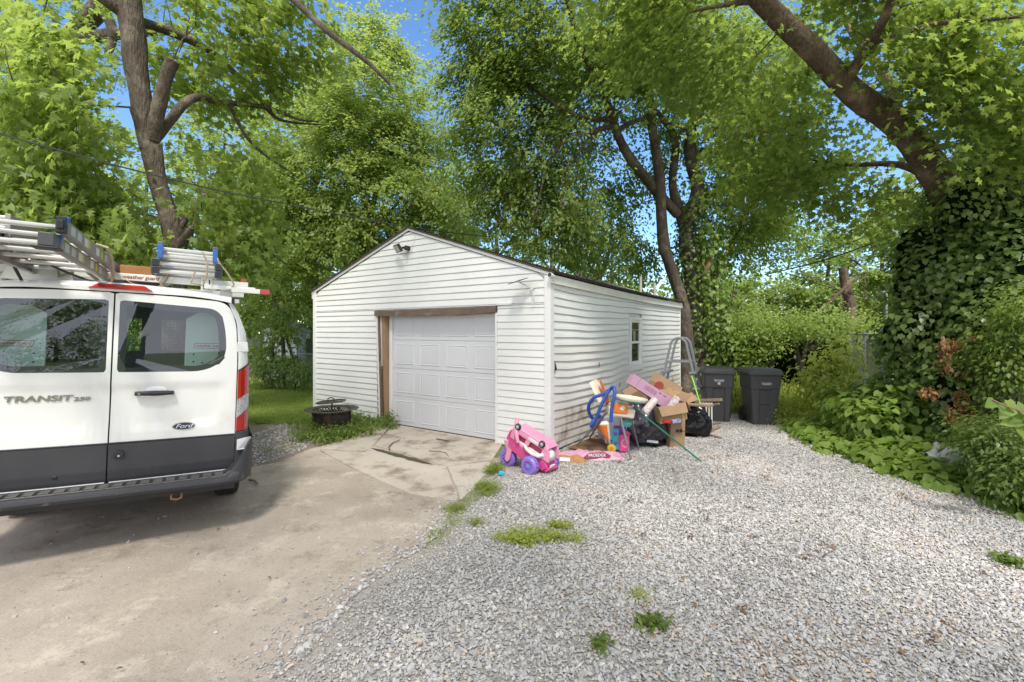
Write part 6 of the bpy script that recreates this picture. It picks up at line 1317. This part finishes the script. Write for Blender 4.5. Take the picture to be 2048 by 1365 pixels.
# ---- background trees (each its own)
def bgtree(px, Y, top, wid, n, lmat, label, ls=.20, name='background_tree', th=.2, lowpy=640, group='background trees behind the yard', cols=1, per=70):
    B = P(px, 760, Y); B.z = 0; topz = CH-(top-HY)/F*Y; R = wid/F*Y; zlow = max(.8, CH-(lowpy-HY)/F*Y)
    tr = [B, B+Vector((R*.05, 0, topz*.3)), B+Vector((-R*.06, 0, topz*.6)), B+Vector((0, 0, topz*.85))]
    lim = [('trunk', tr, [th, th*.8, th*.5, th*.2])]
    for k in range(4):
        a = k*1.7+px; s = tr[1].lerp(tr[2], k/4); e = s+Vector((cos(a)*R*.7, sin(a)*R*.5, topz*.22)); lim.append(('limb', [s, s.lerp(e, .5)+Vector((0, 0, .2)), e], [th*.4, th*.28, th*.08]))
    c = np.array([B.x, B.y, (topz+zlow)/2]); cl = ellip(int(n*1.6), c, (R, R*.8, (topz-zlow)/2), .45)
    cl += np.c_[vnoise(cl, .5, px), vnoise(cl, .5, px+9), vnoise(cl, .5, px+20)]*R*.5
    return tree(name, label, B, lim, cl, ls, per, R*.27, 'quad', lmat, m_bark, group=None, minz=.5)
bgt = [(20, 22, 330, 130, 90, m_lf_mid, 'dense tree behind the ladders at the left edge'), (150, 26, 300, 160, 100, m_lf_dark, 'dark tree deep behind the maple trunk'), (300, 24, 240, 150, 110, m_lf_mid, 'mid green tree showing between maple limbs behind the van'), (450, 23, 200, 150, 120, m_lf_light, 'bright green tree right of the sawn maple stub'),
       (560, 20, 440, 90, 80, m_lf_mid, 'low leafy tree left of the garage wall, behind the white shed'), (640, 26, 130, 150, 120, m_lf_light, 'tall pale green tree behind the left slope of the garage roof'), (890, 26, 330, 110, 90, m_lf_light, 'pale green tree behind the garage peak'), (1000, 24, 320, 120, 100, m_lf_mid, 'mid green tree behind the right slope of the garage roof'), (1110, 24, 380, 110, 90, m_lf_light, 'light green round tree over the right garage eave'), (1200, 25, 430, 80, 60, m_lf_light, 'small bright tree by the far end of the garage roof'),
       (1500, 24, 560, 70, 60, m_lf_light, 'bright low tree just right of the ivy clad stems'), (1590, 40, 600, 80, 50, m_lf_light, 'distant tree seen through the gap over the hedge'), (1660, 22, 470, 90, 90, m_lf_light, 'feathery light green tree behind the sawn snag'), (1770, 24, 440, 110, 110, m_lf_light, 'tall light tree behind the chain link fence'), (1880, 22, 360, 120, 100, m_lf_light, 'green tree behind the top of the ivy thicket'), (2010, 18, 300, 120, 90, m_lf_mid, 'green tree at the right edge behind the leaning maple'), (1430, 30, 480, 90, 60, m_lf_mid, 'green tree seen between the stems beyond the garage')]
for a in bgt: bgtree(*a[:6], a[6], lowpy=700)
fw = np.concatenate([ellip(60, (x, 42+rnd.uniform(-3, 3), 3.5), (4, 2, 3.5), .3) for x in range(-50, 62, 5)]); n = len(fw)*22; ci = np.repeat(np.arange(len(fw)), 22); off = rng.normal(size=(n, 3))*.7
o = leaves('far_woods', fw[ci]+off, off+np.array([0, 0, .8]), rng.normal(size=(n, 3)), .6*rng.uniform(.6, 1.2, n), 'quad', m_lf_mid); o['kind'] = 'stuff'
# ---- sawn snag with a fallen branch, right background
B = P(1700, 780, 14); B.z = 0
sn = thing('dead_snag', 'sawn off dead tree trunk with a long bare branch hung across it, right background', 'dead tree', B)
b = MB(); barktube(b, [Vector((0, 0, 0)), P(1702, 640, 14)-B, P(1693, 580, 14)-B, P(1685, 535, 14)-B], [.2, .18, .13, .11], 10); b.build('trunk', m_bark2, sn, smooth=True)
b = MB(); b.tube([P(1612, 642, 13.6)-B, P(1660, 605, 13.6)-B, P(1690, 575, 13.6)-B, P(1732, 545, 13.6)-B], [.025, .04, .05, .035], 7); b.build('branch', m_bark2, sn, smooth=True)
for q in ([(1688, 580), (1695, 560), (1716, 550), (1730, 548)], [(1684, 590), (1687, 600), (1684, 620), (1682, 632)], [(1658, 606), (1657, 618), (1662, 628)], [(1728, 548), (1729, 575), (1730, 600)], [(1700, 640), (1702, 610), (1696, 590), (1640, 560), (1590, 545)]):
    MB().tube([P(x, y, 13.6)-B for x, y in q], .014, 5).build('twig', m_bark2, sn, smooth=True)
# ---- arching hedge with a dark hollow
B = P(1600, 800, 12.5); B.z = 0
hd = thing('arching_hedge', 'arching overgrown hedge with a dark hollow beneath, behind the right bin', 'hedge', B)
cl = np.r_[pel(1490, 690, 13, 50, 80, .8, 36, .2), pel(1540, 655, 13, 60, 28, .8, 26, .2), pel(1640, 650, 12.6, 90, 32, .9, 40, .2), pel(1730, 670, 12.2, 50, 40, .8, 24, .2), pel(1545, 690, 12.6, 26, 26, .3, 8, .2), pel(1700, 720, 13.4, 30, 40, .4, 12, .1)]
n = len(cl)*70; ci = np.repeat(np.arange(len(cl)), 70); off = rng.normal(size=(n, 3))*np.array([.22, .22, .13]); o = leaves('foliage', cl[ci]+off-np.array(B), off*2+np.array([0, 0, .7]), rng.normal(0, 1, (n, 3))+np.array([0, 0, -.5]), .10*rng.uniform(.6, 1.2, n), 'oval', m_lf_light, hd, rng.random(n)); o['kind'] = 'stuff'
b = MB()
for q in ([(1608, 780), (1604, 730), (1612, 690), (1650, 665)], [(1612, 700), (1640, 690), (1680, 672)], [(1600, 740), (1590, 690), (1560, 660)], [(1530, 790), (1545, 720), (1540, 670)]): b.tube([P(x, y, 13)-B for x, y in q], [.09, .07, .05, .03][:len(q)], 7)
o = b.build('stems', m_twig, hd, smooth=True)
MB().bb(-1.6, 1.9, 1.2, 1.9, 0, 1.55).build('inner_shade', m_core, hd)  # near-black box paints the shade of the hollow
# ---- young saplings and shrubs left of the garage
B = P(560, 745, 15); B.z = 0
tree('sapling_group', 'thin young tree with two bare stems between the van and the garage', B, [('trunk', [B+Vector((.15, 0, 0)), P(567, 700, 15), P(560, 640, 15), P(550, 590, 15)], [.07, .06, .05, .03]), ('trunk', [B+Vector((-.3, 0, 0)), P(545, 700, 15), P(553, 650, 15), P(553, 600, 15)], [.06, .05, .04, .02]), ('trunk', [B+Vector((.6, .2, 0)), P(570, 660, 15), P(568, 600, 15)], [.05, .04, .02])],
     np.r_[pel(560, 650, 14.8, 40, 35, .6, 24), pel(590, 640, 14.6, 40, 40, .6, 20), pel(540, 590, 15, 60, 40, .8, 30), pel(530, 540, 15, 60, 50, .8, 26), pel(590, 580, 15.5, 50, 50, .8, 26), pel(560, 720, 14.5, 40, 14, .5, 16), pel(520, 700, 15, 20, 40, .4, 18)], .12, 46, .7, 'oval', m_lf_mid, m_bark)
def shrub(name, label, cl, size, per, sp, shape, lmat, cat='shrub', core=0, flat=1.0):
    c = cl.mean(0); B = np.array([c[0], c[1], 0]); t_ = thing(name, label, cat, tuple(B)); n = len(cl)*per; ci = np.repeat(np.arange(len(cl)), per); off = rng.normal(size=(n, 3))*sp*np.array([1, 1, flat])
    p_ = cl[ci]+off; p_[:, 2] = np.abs(p_[:, 2])+.01; tint = np.clip(.5+.25*rng.normal(size=len(cl)), 0, 1)[ci]*.6+.4*rng.random(n)
    o = leaves('foliage', p_-B, off/sp*.5+np.c_[rng.normal(0, .3, (n, 2)), np.full(n, 1.0)], off/sp+rng.normal(0, .4, (n, 3))-np.array([0, 0, .4]), size*rng.uniform(.5, 1.25, n), shape, lmat, t_, tint); o['kind'] = 'stuff'; TOT[0] += n*len(SH[shape][1])
    b = MB()
    for h in cl[:max(6, len(cl)//5)]: b.tube([Vector((h[0]*.7+c[0]*.3, h[1]*.7+c[1]*.3, 0))-Vector(B), Vector(h)-Vector(B)], [.012, .005], 4)
    s = b.build('stems', m_twig, t_); s['kind'] = 'stuff'; return t_
shrub('lawn_edge_shrub', 'low dark shrubs along the back edge of the lawn by the white shed', np.r_[pel(560, 742, 14.2, 60, 14, .4, 30, .1), pel(610, 745, 13.6, 24, 12, .4, 12, .1)], .10, 60, .16, 'oval', m_lf_dark)
shrub('ivy_patch', 'leafy green weeds covering the ground around the fire pit', np.array([[q[0], q[1], .10] for q in scatter([G(590, 850), G(640, 835), G(760, 832), G(790, 862), G(760, 870), G(700, 880), G(600, 905), G(585, 890)], 130)]), .065, 44, .09, 'oval', m_lf_mid, 'weeds', flat=.7)
shrub('post_weed', 'sprig of weeds climbing the foot of the garage door post', np.r_[ellip(8, W(3.45, .05, .16), (.06, .05, .16), .1), ellip(5, W(3.7, .10, .08), (.14, .05, .08), .1)], .05, 30, .035, 'oval', m_lf_mid, 'weeds')
# tall yellow green weeds between bins and fence
wz_ = scatter([groundat(1470, 9.8), groundat(1475, 12.5), groundat(1700, 12.5), groundat(1780, 9.6), groundat(1720, 8.2), groundat(1560, 8.9)], 330)
cl = np.array([[q[0], q[1], rnd.uniform(.03, .36)*(1 if q[1] > 9.2 else .5)] for q in wz_])
shrub('tall_weeds', 'bright yellow green tall weeds filling the ground right of the bins', cl, .06, 60, .14, 'oval', m_lf_weed, 'weeds', flat=.8)
shrub('bin_weeds', 'tangle of bright weeds between and behind the two bins', np.array([[q[0], q[1], rnd.uniform(.05, .6)] for q in scatter([groundat(1440, 10.2), groundat(1560, 10.0), groundat(1560, 11.2), groundat(1420, 11.4)], 110)]), .075, 50, .15, 'oval', m_lf_weed, 'weeds', flat=1.3)
shrub('pokeweed', 'leafy bright plant growing at the left end of the chain link fence', np.r_[pel(1665, 745, 9.6, 36, 36, .4, 30, .1), pel(1630, 770, 9.4, 40, 26, .4, 20, .1), pel(1684, 700, 9.8, 12, 30, .2, 10, .1)], .13, 26, .14, 'oval', m_lf_weed, 'plant')
# trailing vines on the ground at the right
edgeR = [G(1560, 860), G(1640, 900), G(1720, 925), G(1810, 955), G(1900, 975), G(1975, 1000), G(2060, 1035)]
vp = scatter([G(1590, 862), G(1640, 900), G(1720, 925), G(1810, 958), G(1900, 985), G(1990, 1012), G(2075, 1045), Vector((7.2, 5.0, 0)), Vector((8, 7, 0)), groundat(1850, 8.2), groundat(1700, 8.4)], 520)
dd = segdist(vp, edgeR); cl = np.c_[vp, np.clip(.04+.30*dd, 0, .40)*rng.uniform(.5, 1.2, len(vp))]
shrub('trailing_vines', 'low mat of broad green vine leaves spilling over the right edge of the gravel', cl, .125, 30, .11, 'heart', m_lf_vine, 'vines', flat=.35)
shrub('vine_mound', 'mound of broad vine leaves rising in front of the chain link fence', np.r_[pel(1760, 795, 7.7, 50, 26, .4, 30, .1), pel(1705, 805, 7.9, 50, 22, .4, 24, .1), pel(1820, 730, 7.7, 30, 60, .3, 26, .1), pel(1800, 830, 7.0, 90, 40, .5, 46, .1)], .13, 34, .13, 'heart', m_lf_vine, 'vines', flat=.8)
shrub('bush', 'grey green bush with small upright leaves at the right edge of the yard', np.r_[pel(2020, 700, 5.6, 50, 80, .4, 50, .1), pel(1990, 760, 5.8, 40, 40, .4, 26, .1), pel(2050, 620, 5.4, 30, 50, .3, 20, .1)], .065, 50, .12, 'oval', m_lf_mid)
shrub('shade_shrub', 'dark low shrub under the bush at the lower right edge', np.r_[pel(2010, 900, 5.0, 60, 60, .4, 50, .1), pel(1975, 870, 5.4, 40, 30, .4, 20, .1), pel(2040, 960, 4.6, 40, 40, .3, 26, .1)], .06, 60, .11, 'oval', m_lf_dark)
def sprig(label, stem, lf, size, mt=m_lf_vine):
    B = stem[0]; t_ = thing('leafy_shoot', label, 'shoot', B); MB().tube([p-B for p in stem], .006, 6).build('stem', m_cut, t_, smooth=True)
    for p, nx, d, s in lf:
        leaves('leaf', np.array([tuple(p-B)]), np.array([nx]), np.array([d]), np.array([s*size]), 'heart', mt, t_, np.array([rnd.random()]))
Y_ = 4.1
sprig('shoot with large pale green heart leaves reaching in from the right edge', [P(2075, 826, 4.0), P(2040, 822, 4.0), P(2010, 812, 4.05), P(1985, 800, 4.1)], [(P(x, y, Y_), (nx, -.9, .5), (dx, 0, dz), s) for x, y, nx, dx, dz, s in ((1990, 802, 0, -.8, -.5, .12), (2000, 806, .1, -.3, -1, .10), (2015, 800, 0, .1, -.9, .11), (2020, 812, -.2, -.7, -.8, .16), (2032, 808, .2, .3, -.7, .14), (2045, 830, -.1, -.8, -.6, .18), (2052, 830, .1, .2, -1, .20), (2030, 840, 0, -.9, -.3, .14), (2042, 850, 0, .1, -1, .2))], 1.0)
sprig('slender upright shoot at the lower right corner of the vines', [G(2050, 1000), P(2044, 930, 4.9), P(2040, 900, 4.9)], [(P(x, y, 4.85), (nx, -.7, .8), (dx, -.2, dz), s) for x, y, nx, dx, dz, s in ((2040, 905, 0, -1, .1, .16), (2042, 902, 0, .4, .6, .14), (2046, 930, 0, -1, -.3, .18), (2048, 935, 0, .8, -.2, .15), (2044, 965, 0, -1, -.5, .17), (2046, 970, .1, .7, -.6, .15))], 1.0)
# weeds in the gravel
def patch(label, c, r, n, size=.03, lm_=m_lf_weed, h=.05, shape='oval', name='weed_patch'):
    pos = ellip(n, (c.x, c.y, 0), (r[0], r[1], .02), .0); B = np.array([c.x, c.y, 0]); t_ = thing(name, label, 'weeds', tuple(B)); k = 12; ci = np.repeat(np.arange(n), k); off = rng.normal(size=(n*k, 3))*np.array([.03, .03, .0]); p_ = pos[ci]+off; p_[:, 2] = .02+h*rng.random(n*k)
    o = leaves('leaves', p_-B, np.c_[rng.normal(0, .4, (n*k, 2)), np.ones(n*k)], np.c_[rng.normal(0, 1, (n*k, 2)), rng.normal(.2, .3, n*k)], size*rng.uniform(.6, 1.3, n*k), shape, lm_, t_); o['kind'] = 'stuff'
patch('bright clover like patch lit on the gravel, largest of the patches', G(1060, 1082), (.30, .17), 80, .034, m_lf_weed)
patch('small clover patch just beyond the largest gravel patch', G(1120, 1058), (.12, .06), 26, .03, m_lf_weed); patch('thin scatter of clover right of the largest gravel patch', G(1140, 1085), (.14, .08), 20, .026, m_lf_weed)
ge = [np.array(G(*q)) for q in ((1003, 925), (985, 945), (950, 985), (925, 1008), (905, 1028), (885, 1060), (850, 1095))]; pos = []
for a_, b_ in zip(ge[:-1], ge[1:]):
    for k in range(60): pos.append(a_+(b_-a_)*rnd.random()+np.array([rnd.gauss(.04, .05), rnd.gauss(0, .03), .01]))
pos = np.array(pos*3)+rng.normal(0, .02, (len(pos)*3, 3))*np.array([1, 1, 0]); n = len(pos); t_ = thing('grass_strip', 'thin ragged strip of grass along the seam of drive and gravel', 'grass', tuple(ge[2])); o = leaves('blades', pos-ge[2], np.c_[rng.normal(0, 1, (n, 2)), rng.normal(.5, .3, n)], np.c_[rng.normal(0, .7, (n, 2)), np.ones(n)], .06*rng.uniform(.4, 1.4, n), 'blade', m_lf_grass, t_); o['kind'] = 'stuff'
patch('grassy tuft patch beside the blue toy pedal along the gravel edge', G(975, 985), (.13, .22), 90, .07, m_lf_grass, .05, 'blade'); patch('thin grass at the corner of the driveway and gravel', G(905, 1022), (.10, .05), 30, .05, m_lf_grass, .03, 'blade'); patch('small grass tuft on the gravel edge below the toy car', G(950, 1052), (.09, .03), 22, .05, m_lf_grass, .03, 'blade')
patch('grass tufts under the ride-on car by the garage corner', G(985, 945), (.10, .16), 60, .08, m_lf_grass, .05, 'blade')
patch('small leafy weed alone in the near gravel', G(1305, 1258), (.06, .04), 9, .05, m_lf_mid); patch('tiny weed nearest the bottom edge of the gravel', G(1200, 1298), (.04, .03), 6, .04, m_lf_mid); patch('yellowing grass tuft in the near gravel', G(1282, 1198), (.07, .05), 12, .05, m_lf_weed, .04, 'blade')
patch('low leafy plant at the gravel edge before the vines', G(1630, 882), (.28, .12), 60, .05, m_lf_mid, .08); patch('few leaves on the gravel before the right bin', G(1585, 858), (.2, .05), 20, .04, m_lf_mid, .05); patch('small plant in gravel below the vine mat', G(1925, 975), (.08, .06), 12, .06, m_lf_mid, .08); patch('small plant at the far right gravel edge', G(2020, 1130), (.08, .1), 14, .05, m_lf_mid, .05)
patch('sparse weeds at the edge of the weedy ground by the fire pit', G(560, 905), (.4, .12), 30, .05, m_lf_grass, .05, 'blade')
# lawn: tufts of blades, thick where the photo shows it
lp = np.r_[scatter([G(480, 838), G(640, 830), P(640, 760, 15.5), Vector((-9.4, 16, 0))], 15000), scatter([Vector((-12, 16, 0)), Vector((-5, 16, 0)), Vector((-6, 19, 0)), Vector((-13, 19, 0))], 5000), scatter([Vector((6, 12.5, 0)), Vector((12, 12.5, 0)), Vector((12, 18, 0)), Vector((6, 18, 0))], 5000), scatter([G(505, 850), G(640, 848), G(640, 832), G(505, 835)], 2500)]
n = len(lp); o = leaves('lawn_grass', np.c_[lp, np.zeros(n)], np.c_[rng.normal(0, 1, (n, 2)), rng.normal(1.3, .3, n)], np.c_[rng.normal(0, .8, (n, 2)), np.ones(n)], .10*rng.uniform(.5, 1.5, n), 'blade', m_lf_grass, None, np.clip(.5+vnoise(np.c_[lp, np.zeros(n)], .6)*1.2+rng.normal(0, .15, n), 0, 1)); tag(o, kind='stuff')
lp2 = np.c_[lp, np.zeros(n)]+rng.normal(0, .05, (n, 3))*np.array([1, 1, 0]); o = leaves('lawn_clover', lp2+np.array([0, 0, .03]), np.c_[rng.normal(0, .3, (n, 2)), np.ones(n)], rng.normal(0, 1, (n, 3)), .05*rng.uniform(.5, 1.5, n), 'quad', m_lf_light); tag(o, kind='stuff')
# ================================================================ FENCES, SHED, CABLES, NEIGHBOURS
m_galv = pm('galvanised steel', (.28, .29, .30), .45, (.22, .23, .24), 20, .4, metal=.6)
def chainlink(label, A, Bp, h, n, sag_=0, name='chain_link_fence', px_=.075):
    A, Bp = Vector(A), Vector(Bp); L_ = (Bp-A).length; d = (Bp-A).normalized(); t_ = thing(name, label, 'fence', A)
    for i in range(n+1): MB().cyl(d*(L_*i/n), d*(L_*i/n)+Vector((0, 0, h+.06 if i < n else h+.16)), .028 if i < n else .045, n=10).build('post', m_galv, t_, smooth=True)
    MB().tube([Vector((0, 0, h)), d*L_+Vector((0, 0, h))], .02, 8).build('top_rail', m_galv, t_, smooth=True)
    b = MB(); k = int(L_/px_)
    for i in range(-int(h/px_), k):
        for s in (1, -1):
            x0 = i*px_ if s == 1 else (i*px_+h); x1 = x0+s*h; z0, z1 = 0, h
            if min(x0, x1) < 0 or max(x0, x1) > L_:
                lo, hi = 0, L_; f0, f1 = 0, 1
                for lim_, sg in ((lo, 1), (hi, -1)):
                    fa = (lim_-x0)/(x1-x0)
                    if (x0-lim_)*sg < 0: f0 = max(f0, fa)
                    if (x1-lim_)*sg < 0: f1 = min(f1, fa)
                if f1 <= f0: continue
                x0, x1, z0, z1 = x0+(x1-x0)*f0, x0+(x1-x0)*f1, h*f0, h*f1
            b.tube([d*x0+Vector((0, 0, z0)), d*x1+Vector((0, 0, z1))], .003, 3, cap=False)
    o = b.build('wire_mesh', m_galv, t_); o['kind'] = 'stuff'; return t_
fA, fB = P(1765, 770, 9.0), P(1700, 770, 11.5); fA.z = fB.z = 0
chainlink('chain link fence with grey posts running back behind the vine mound', fB, fA, 1.72, 2)
fC = fA+Vector((2.6, .5, 0)); chainlink('chain link fence section turning right into the ivy thicket', fC, fA+Vector((.1, 0, 0)), 1.55, 1)
pp = groundat(1772, 12); up = thing('service_pole', 'thin grey pole with a bent top standing behind the chain link fence', 'pole', pp); MB().tube([(0, 0, 0), (0, 0, 2.72), (-.02, 0, 2.78), (-.12, 0, 2.80)], .035, 8).build('pipe', m_galv, up, smooth=True)
yh = thing('yellow_shed', 'pale yellow structure half hidden behind the chain link fence and ivy', 'shed', groundat(1800, 11.0), (0, 0, -.2)); bb_ = MB(); bb_.bb(-.15, 2.6, 0, 2.2, 0, 1.55); bb_.build('wall', pm('pale yellow siding', (.55, .53, .30), .7, (.48, .47, .27), 6, .5), yh)
for k in range(12): MB().bb(-.155, 2.6, -.012, 0, .08+k*.125, .10+k*.125).build('siding_line', m_cream, yh)
MB().prism([(-.35, -.3, 1.6), (-.15, -.3, 1.82), (2.8, -.3, 1.82), (2.8, -.3, 1.6)], (0, 2.8, 0)).build('roof', pm('weathered yellow roof', (.38, .40, .18), .8), yh)
cxp = [(1920, 862, 5.75, .24), (1885, 872, 5.9, .16)]
cv = thing('grey_tarp', 'crumpled pale grey sheet half buried in the vines at the foot of the ivy', 'tarp', P(1915, 885, 5.9).xy.to_3d()); 
b = MB(); b.grid(lambda a, e: Vector(((a-.5)*.70, (e-.5)*.40, .20+.07*noise.noise(Vector((a*4, e*4, 1)))*2+.08*sin(a*5)-.35*max(0, .35-e))), 30, 16); b.build('sheet', pm('grey tarp', (.27, .27, .28), .6, (.2, .2, .2), 5, .5), cv, smooth=True, ang=1.3, solid=.006)
# back left: grey board fence, chain link, white shed
gf = thing('board_fence', 'weathered grey board fence beyond the lawn left of the garage', 'fence', groundat(590, 18.5))
for k in range(34): MB().bb(-2.6+k*.16, -2.6+k*.16+.15, -.01, .01, .02, 1.50+.02*sin(k*2.3)).build('board', pm('grey fence board', (.20, .205, .20), .85, (.15, .15, .145), 7, .5) if k == 0 else bpy.data.materials['grey fence board'], gf)
for z in (.4, 1.3): MB().bb(-2.6, 2.9, .012, .05, z, z+.08).build('rail', bpy.data.materials['grey fence board'], gf)
chainlink('chain link fence beyond the lawn in front of the grey boards', groundat(600, 17.3), groundat(640, 16.6)+Vector((1, 0, 0)), .95, 2)
ws = thing('white_shed', 'pale blue white shed wall half hidden by leaves beyond the lawn', 'shed', groundat(556, 17.4), (0, 0, .1)); MB().bb(-.52, .66, 0, 1.5, 0, 1.75).build('wall', pm('pale shed paint', (.50, .54, .60), .6, (.44, .48, .55), 5, .5), ws)
MB().prism([(-.62, -.1, 1.75), (.76, -.1, 1.75), (.07, -.1, 2.15)], (0, 1.7, 0)).build('roof', pm('shed roof', (.30, .32, .35), .7), ws)
for k in range(7): MB().bb(-.50+k*.165, -.485+k*.165, -.012, 0, 0, 1.74).build('batten', bpy.data.materials['pale shed paint'], ws)
def cable(label, pts, r=.012, name='overhead_cable'):
    pts = [Vector(p) for p in pts]; t_ = thing(name, label, 'cable', pts[0]); q, _ = resample(pts, [r]*len(pts), .4); MB().tube([p-pts[0] for p in q], r, 6).build('wire', m_black, t_, smooth=True)
cable('black overhead cable sloping from the left edge down to the garage peak', [P(-120, 235, 6.2), P(0, 268, 6.4), P(200, 323, 6.8), P(400, 373, 7.2), P(600, 414, 7.6), P(820, 455, 8.3), P(980, 474, 11)], .011)
cable('second thin wire low behind the folding ladder', [P(-60, 440, 11), P(330, 497, 12), P(560, 560, 12.6), P(640, 566, 13)], .010); cable('thin wire passing just above the folding ladder', [P(180, 465, 11.5), P(330, 490, 12), P(640, 520, 13)], .008)
cable('upper of two cables crossing the gap at the right', [P(1540, 547, 16), P(1640, 510, 14), P(1760, 462, 12)], .014); cable('thick lower cable crossing the gap at the right', [P(1530, 550, 16), P(1650, 520, 14), P(1790, 470, 12)], .02); cable('pale guy wire running from the snag to the grey pole', [P(1570, 545, 15), P(1690, 585, 14), P(1768, 600, 12.1)], .012)
# what the van glass reflects: the neighbour's house and trees behind the camera
m_tan = pm('tan house siding', (.34, .29, .24), .7); m_hroof = pm('house roof', (.16, .13, .11), .9)
h = thing('neighbour_house', 'low tan gabled house across the yard behind the camera', 'house', (-14, -70, 0), (0, 0, .1)); b = MB(); b.prism([(-9, 0, 0), (9, 0, 0), (9, 0, 2.6), (0, 0, 4.6), (-9, 0, 2.6)], (0, -9, 0)); b.build('wall', m_tan, h)
for x0 in (-6.5, -2, 4.5): MB().bb(x0, x0+1.6, 0, .06, 1.5, 2.0).build('window', m_glassdark, h)
for s in (1, -1): MB().prism([(s*9.5, .4, 2.5), (0, .4, 4.62), (0, .4, 4.75), (s*9.5, .4, 2.63)], (0, -9.8, 0)).build('roof_slope', m_hroof, h)
for (x, y, hh, r, lab) in ((-30, -80, 7.5, 7, 'round tree left of the neighbour house'), (-14, -92, 9, 9, 'round tree behind the neighbour house'), (6, -84, 6.5, 7, 'round tree right of the neighbour house'), (26, -90, 7, 8, 'far round tree behind the camera'), (-50, -80, 8, 9, 'tall tree at the far left behind the camera')):
    B = Vector((x, y, 0)); cl = ellip(90, (x, y, hh*.55), (r, r, hh*.45), .4); tree('yard_tree', lab, B, [('trunk', [B, B+Vector((0, 0, hh*.4)), B+Vector((0, 0, hh*.7))], [.3, .25, .1])], cl, .5, 60, r*.5, 'quad', m_lf_mid, m_bark)
B = Vector((2.5, -7.5, 0)); cl = ellip(60, (0, -2.0, 9.0), (8.0, 4.4, 1.6), .1)  # unseen tree, set behind the camera to shade the foreground
tree('unseen_shade_tree', 'unseen spreading tree placed behind the camera to shade the yard', B, [('trunk', [B, B+Vector((.2, .5, 3)), B+Vector((.6, 1.6, 5.5)), B+Vector((1.0, 2.6, 8))], [.4, .33, .25, .12]), ('limb', [B+Vector((.4, 1, 4.5)), B+Vector((3, 3, 7)), B+Vector((6, 4, 8.5))], [.2, .14, .05]), ('limb', [B+Vector((.4, 1, 4.5)), B+Vector((-2, 2.5, 7)), B+Vector((-4, 4, 8.5))], [.2, .14, .05])], cl, .26, 52, 1.5, 'quad', m_lf_mid, m_bark)
print('leaf tris', TOT[0])
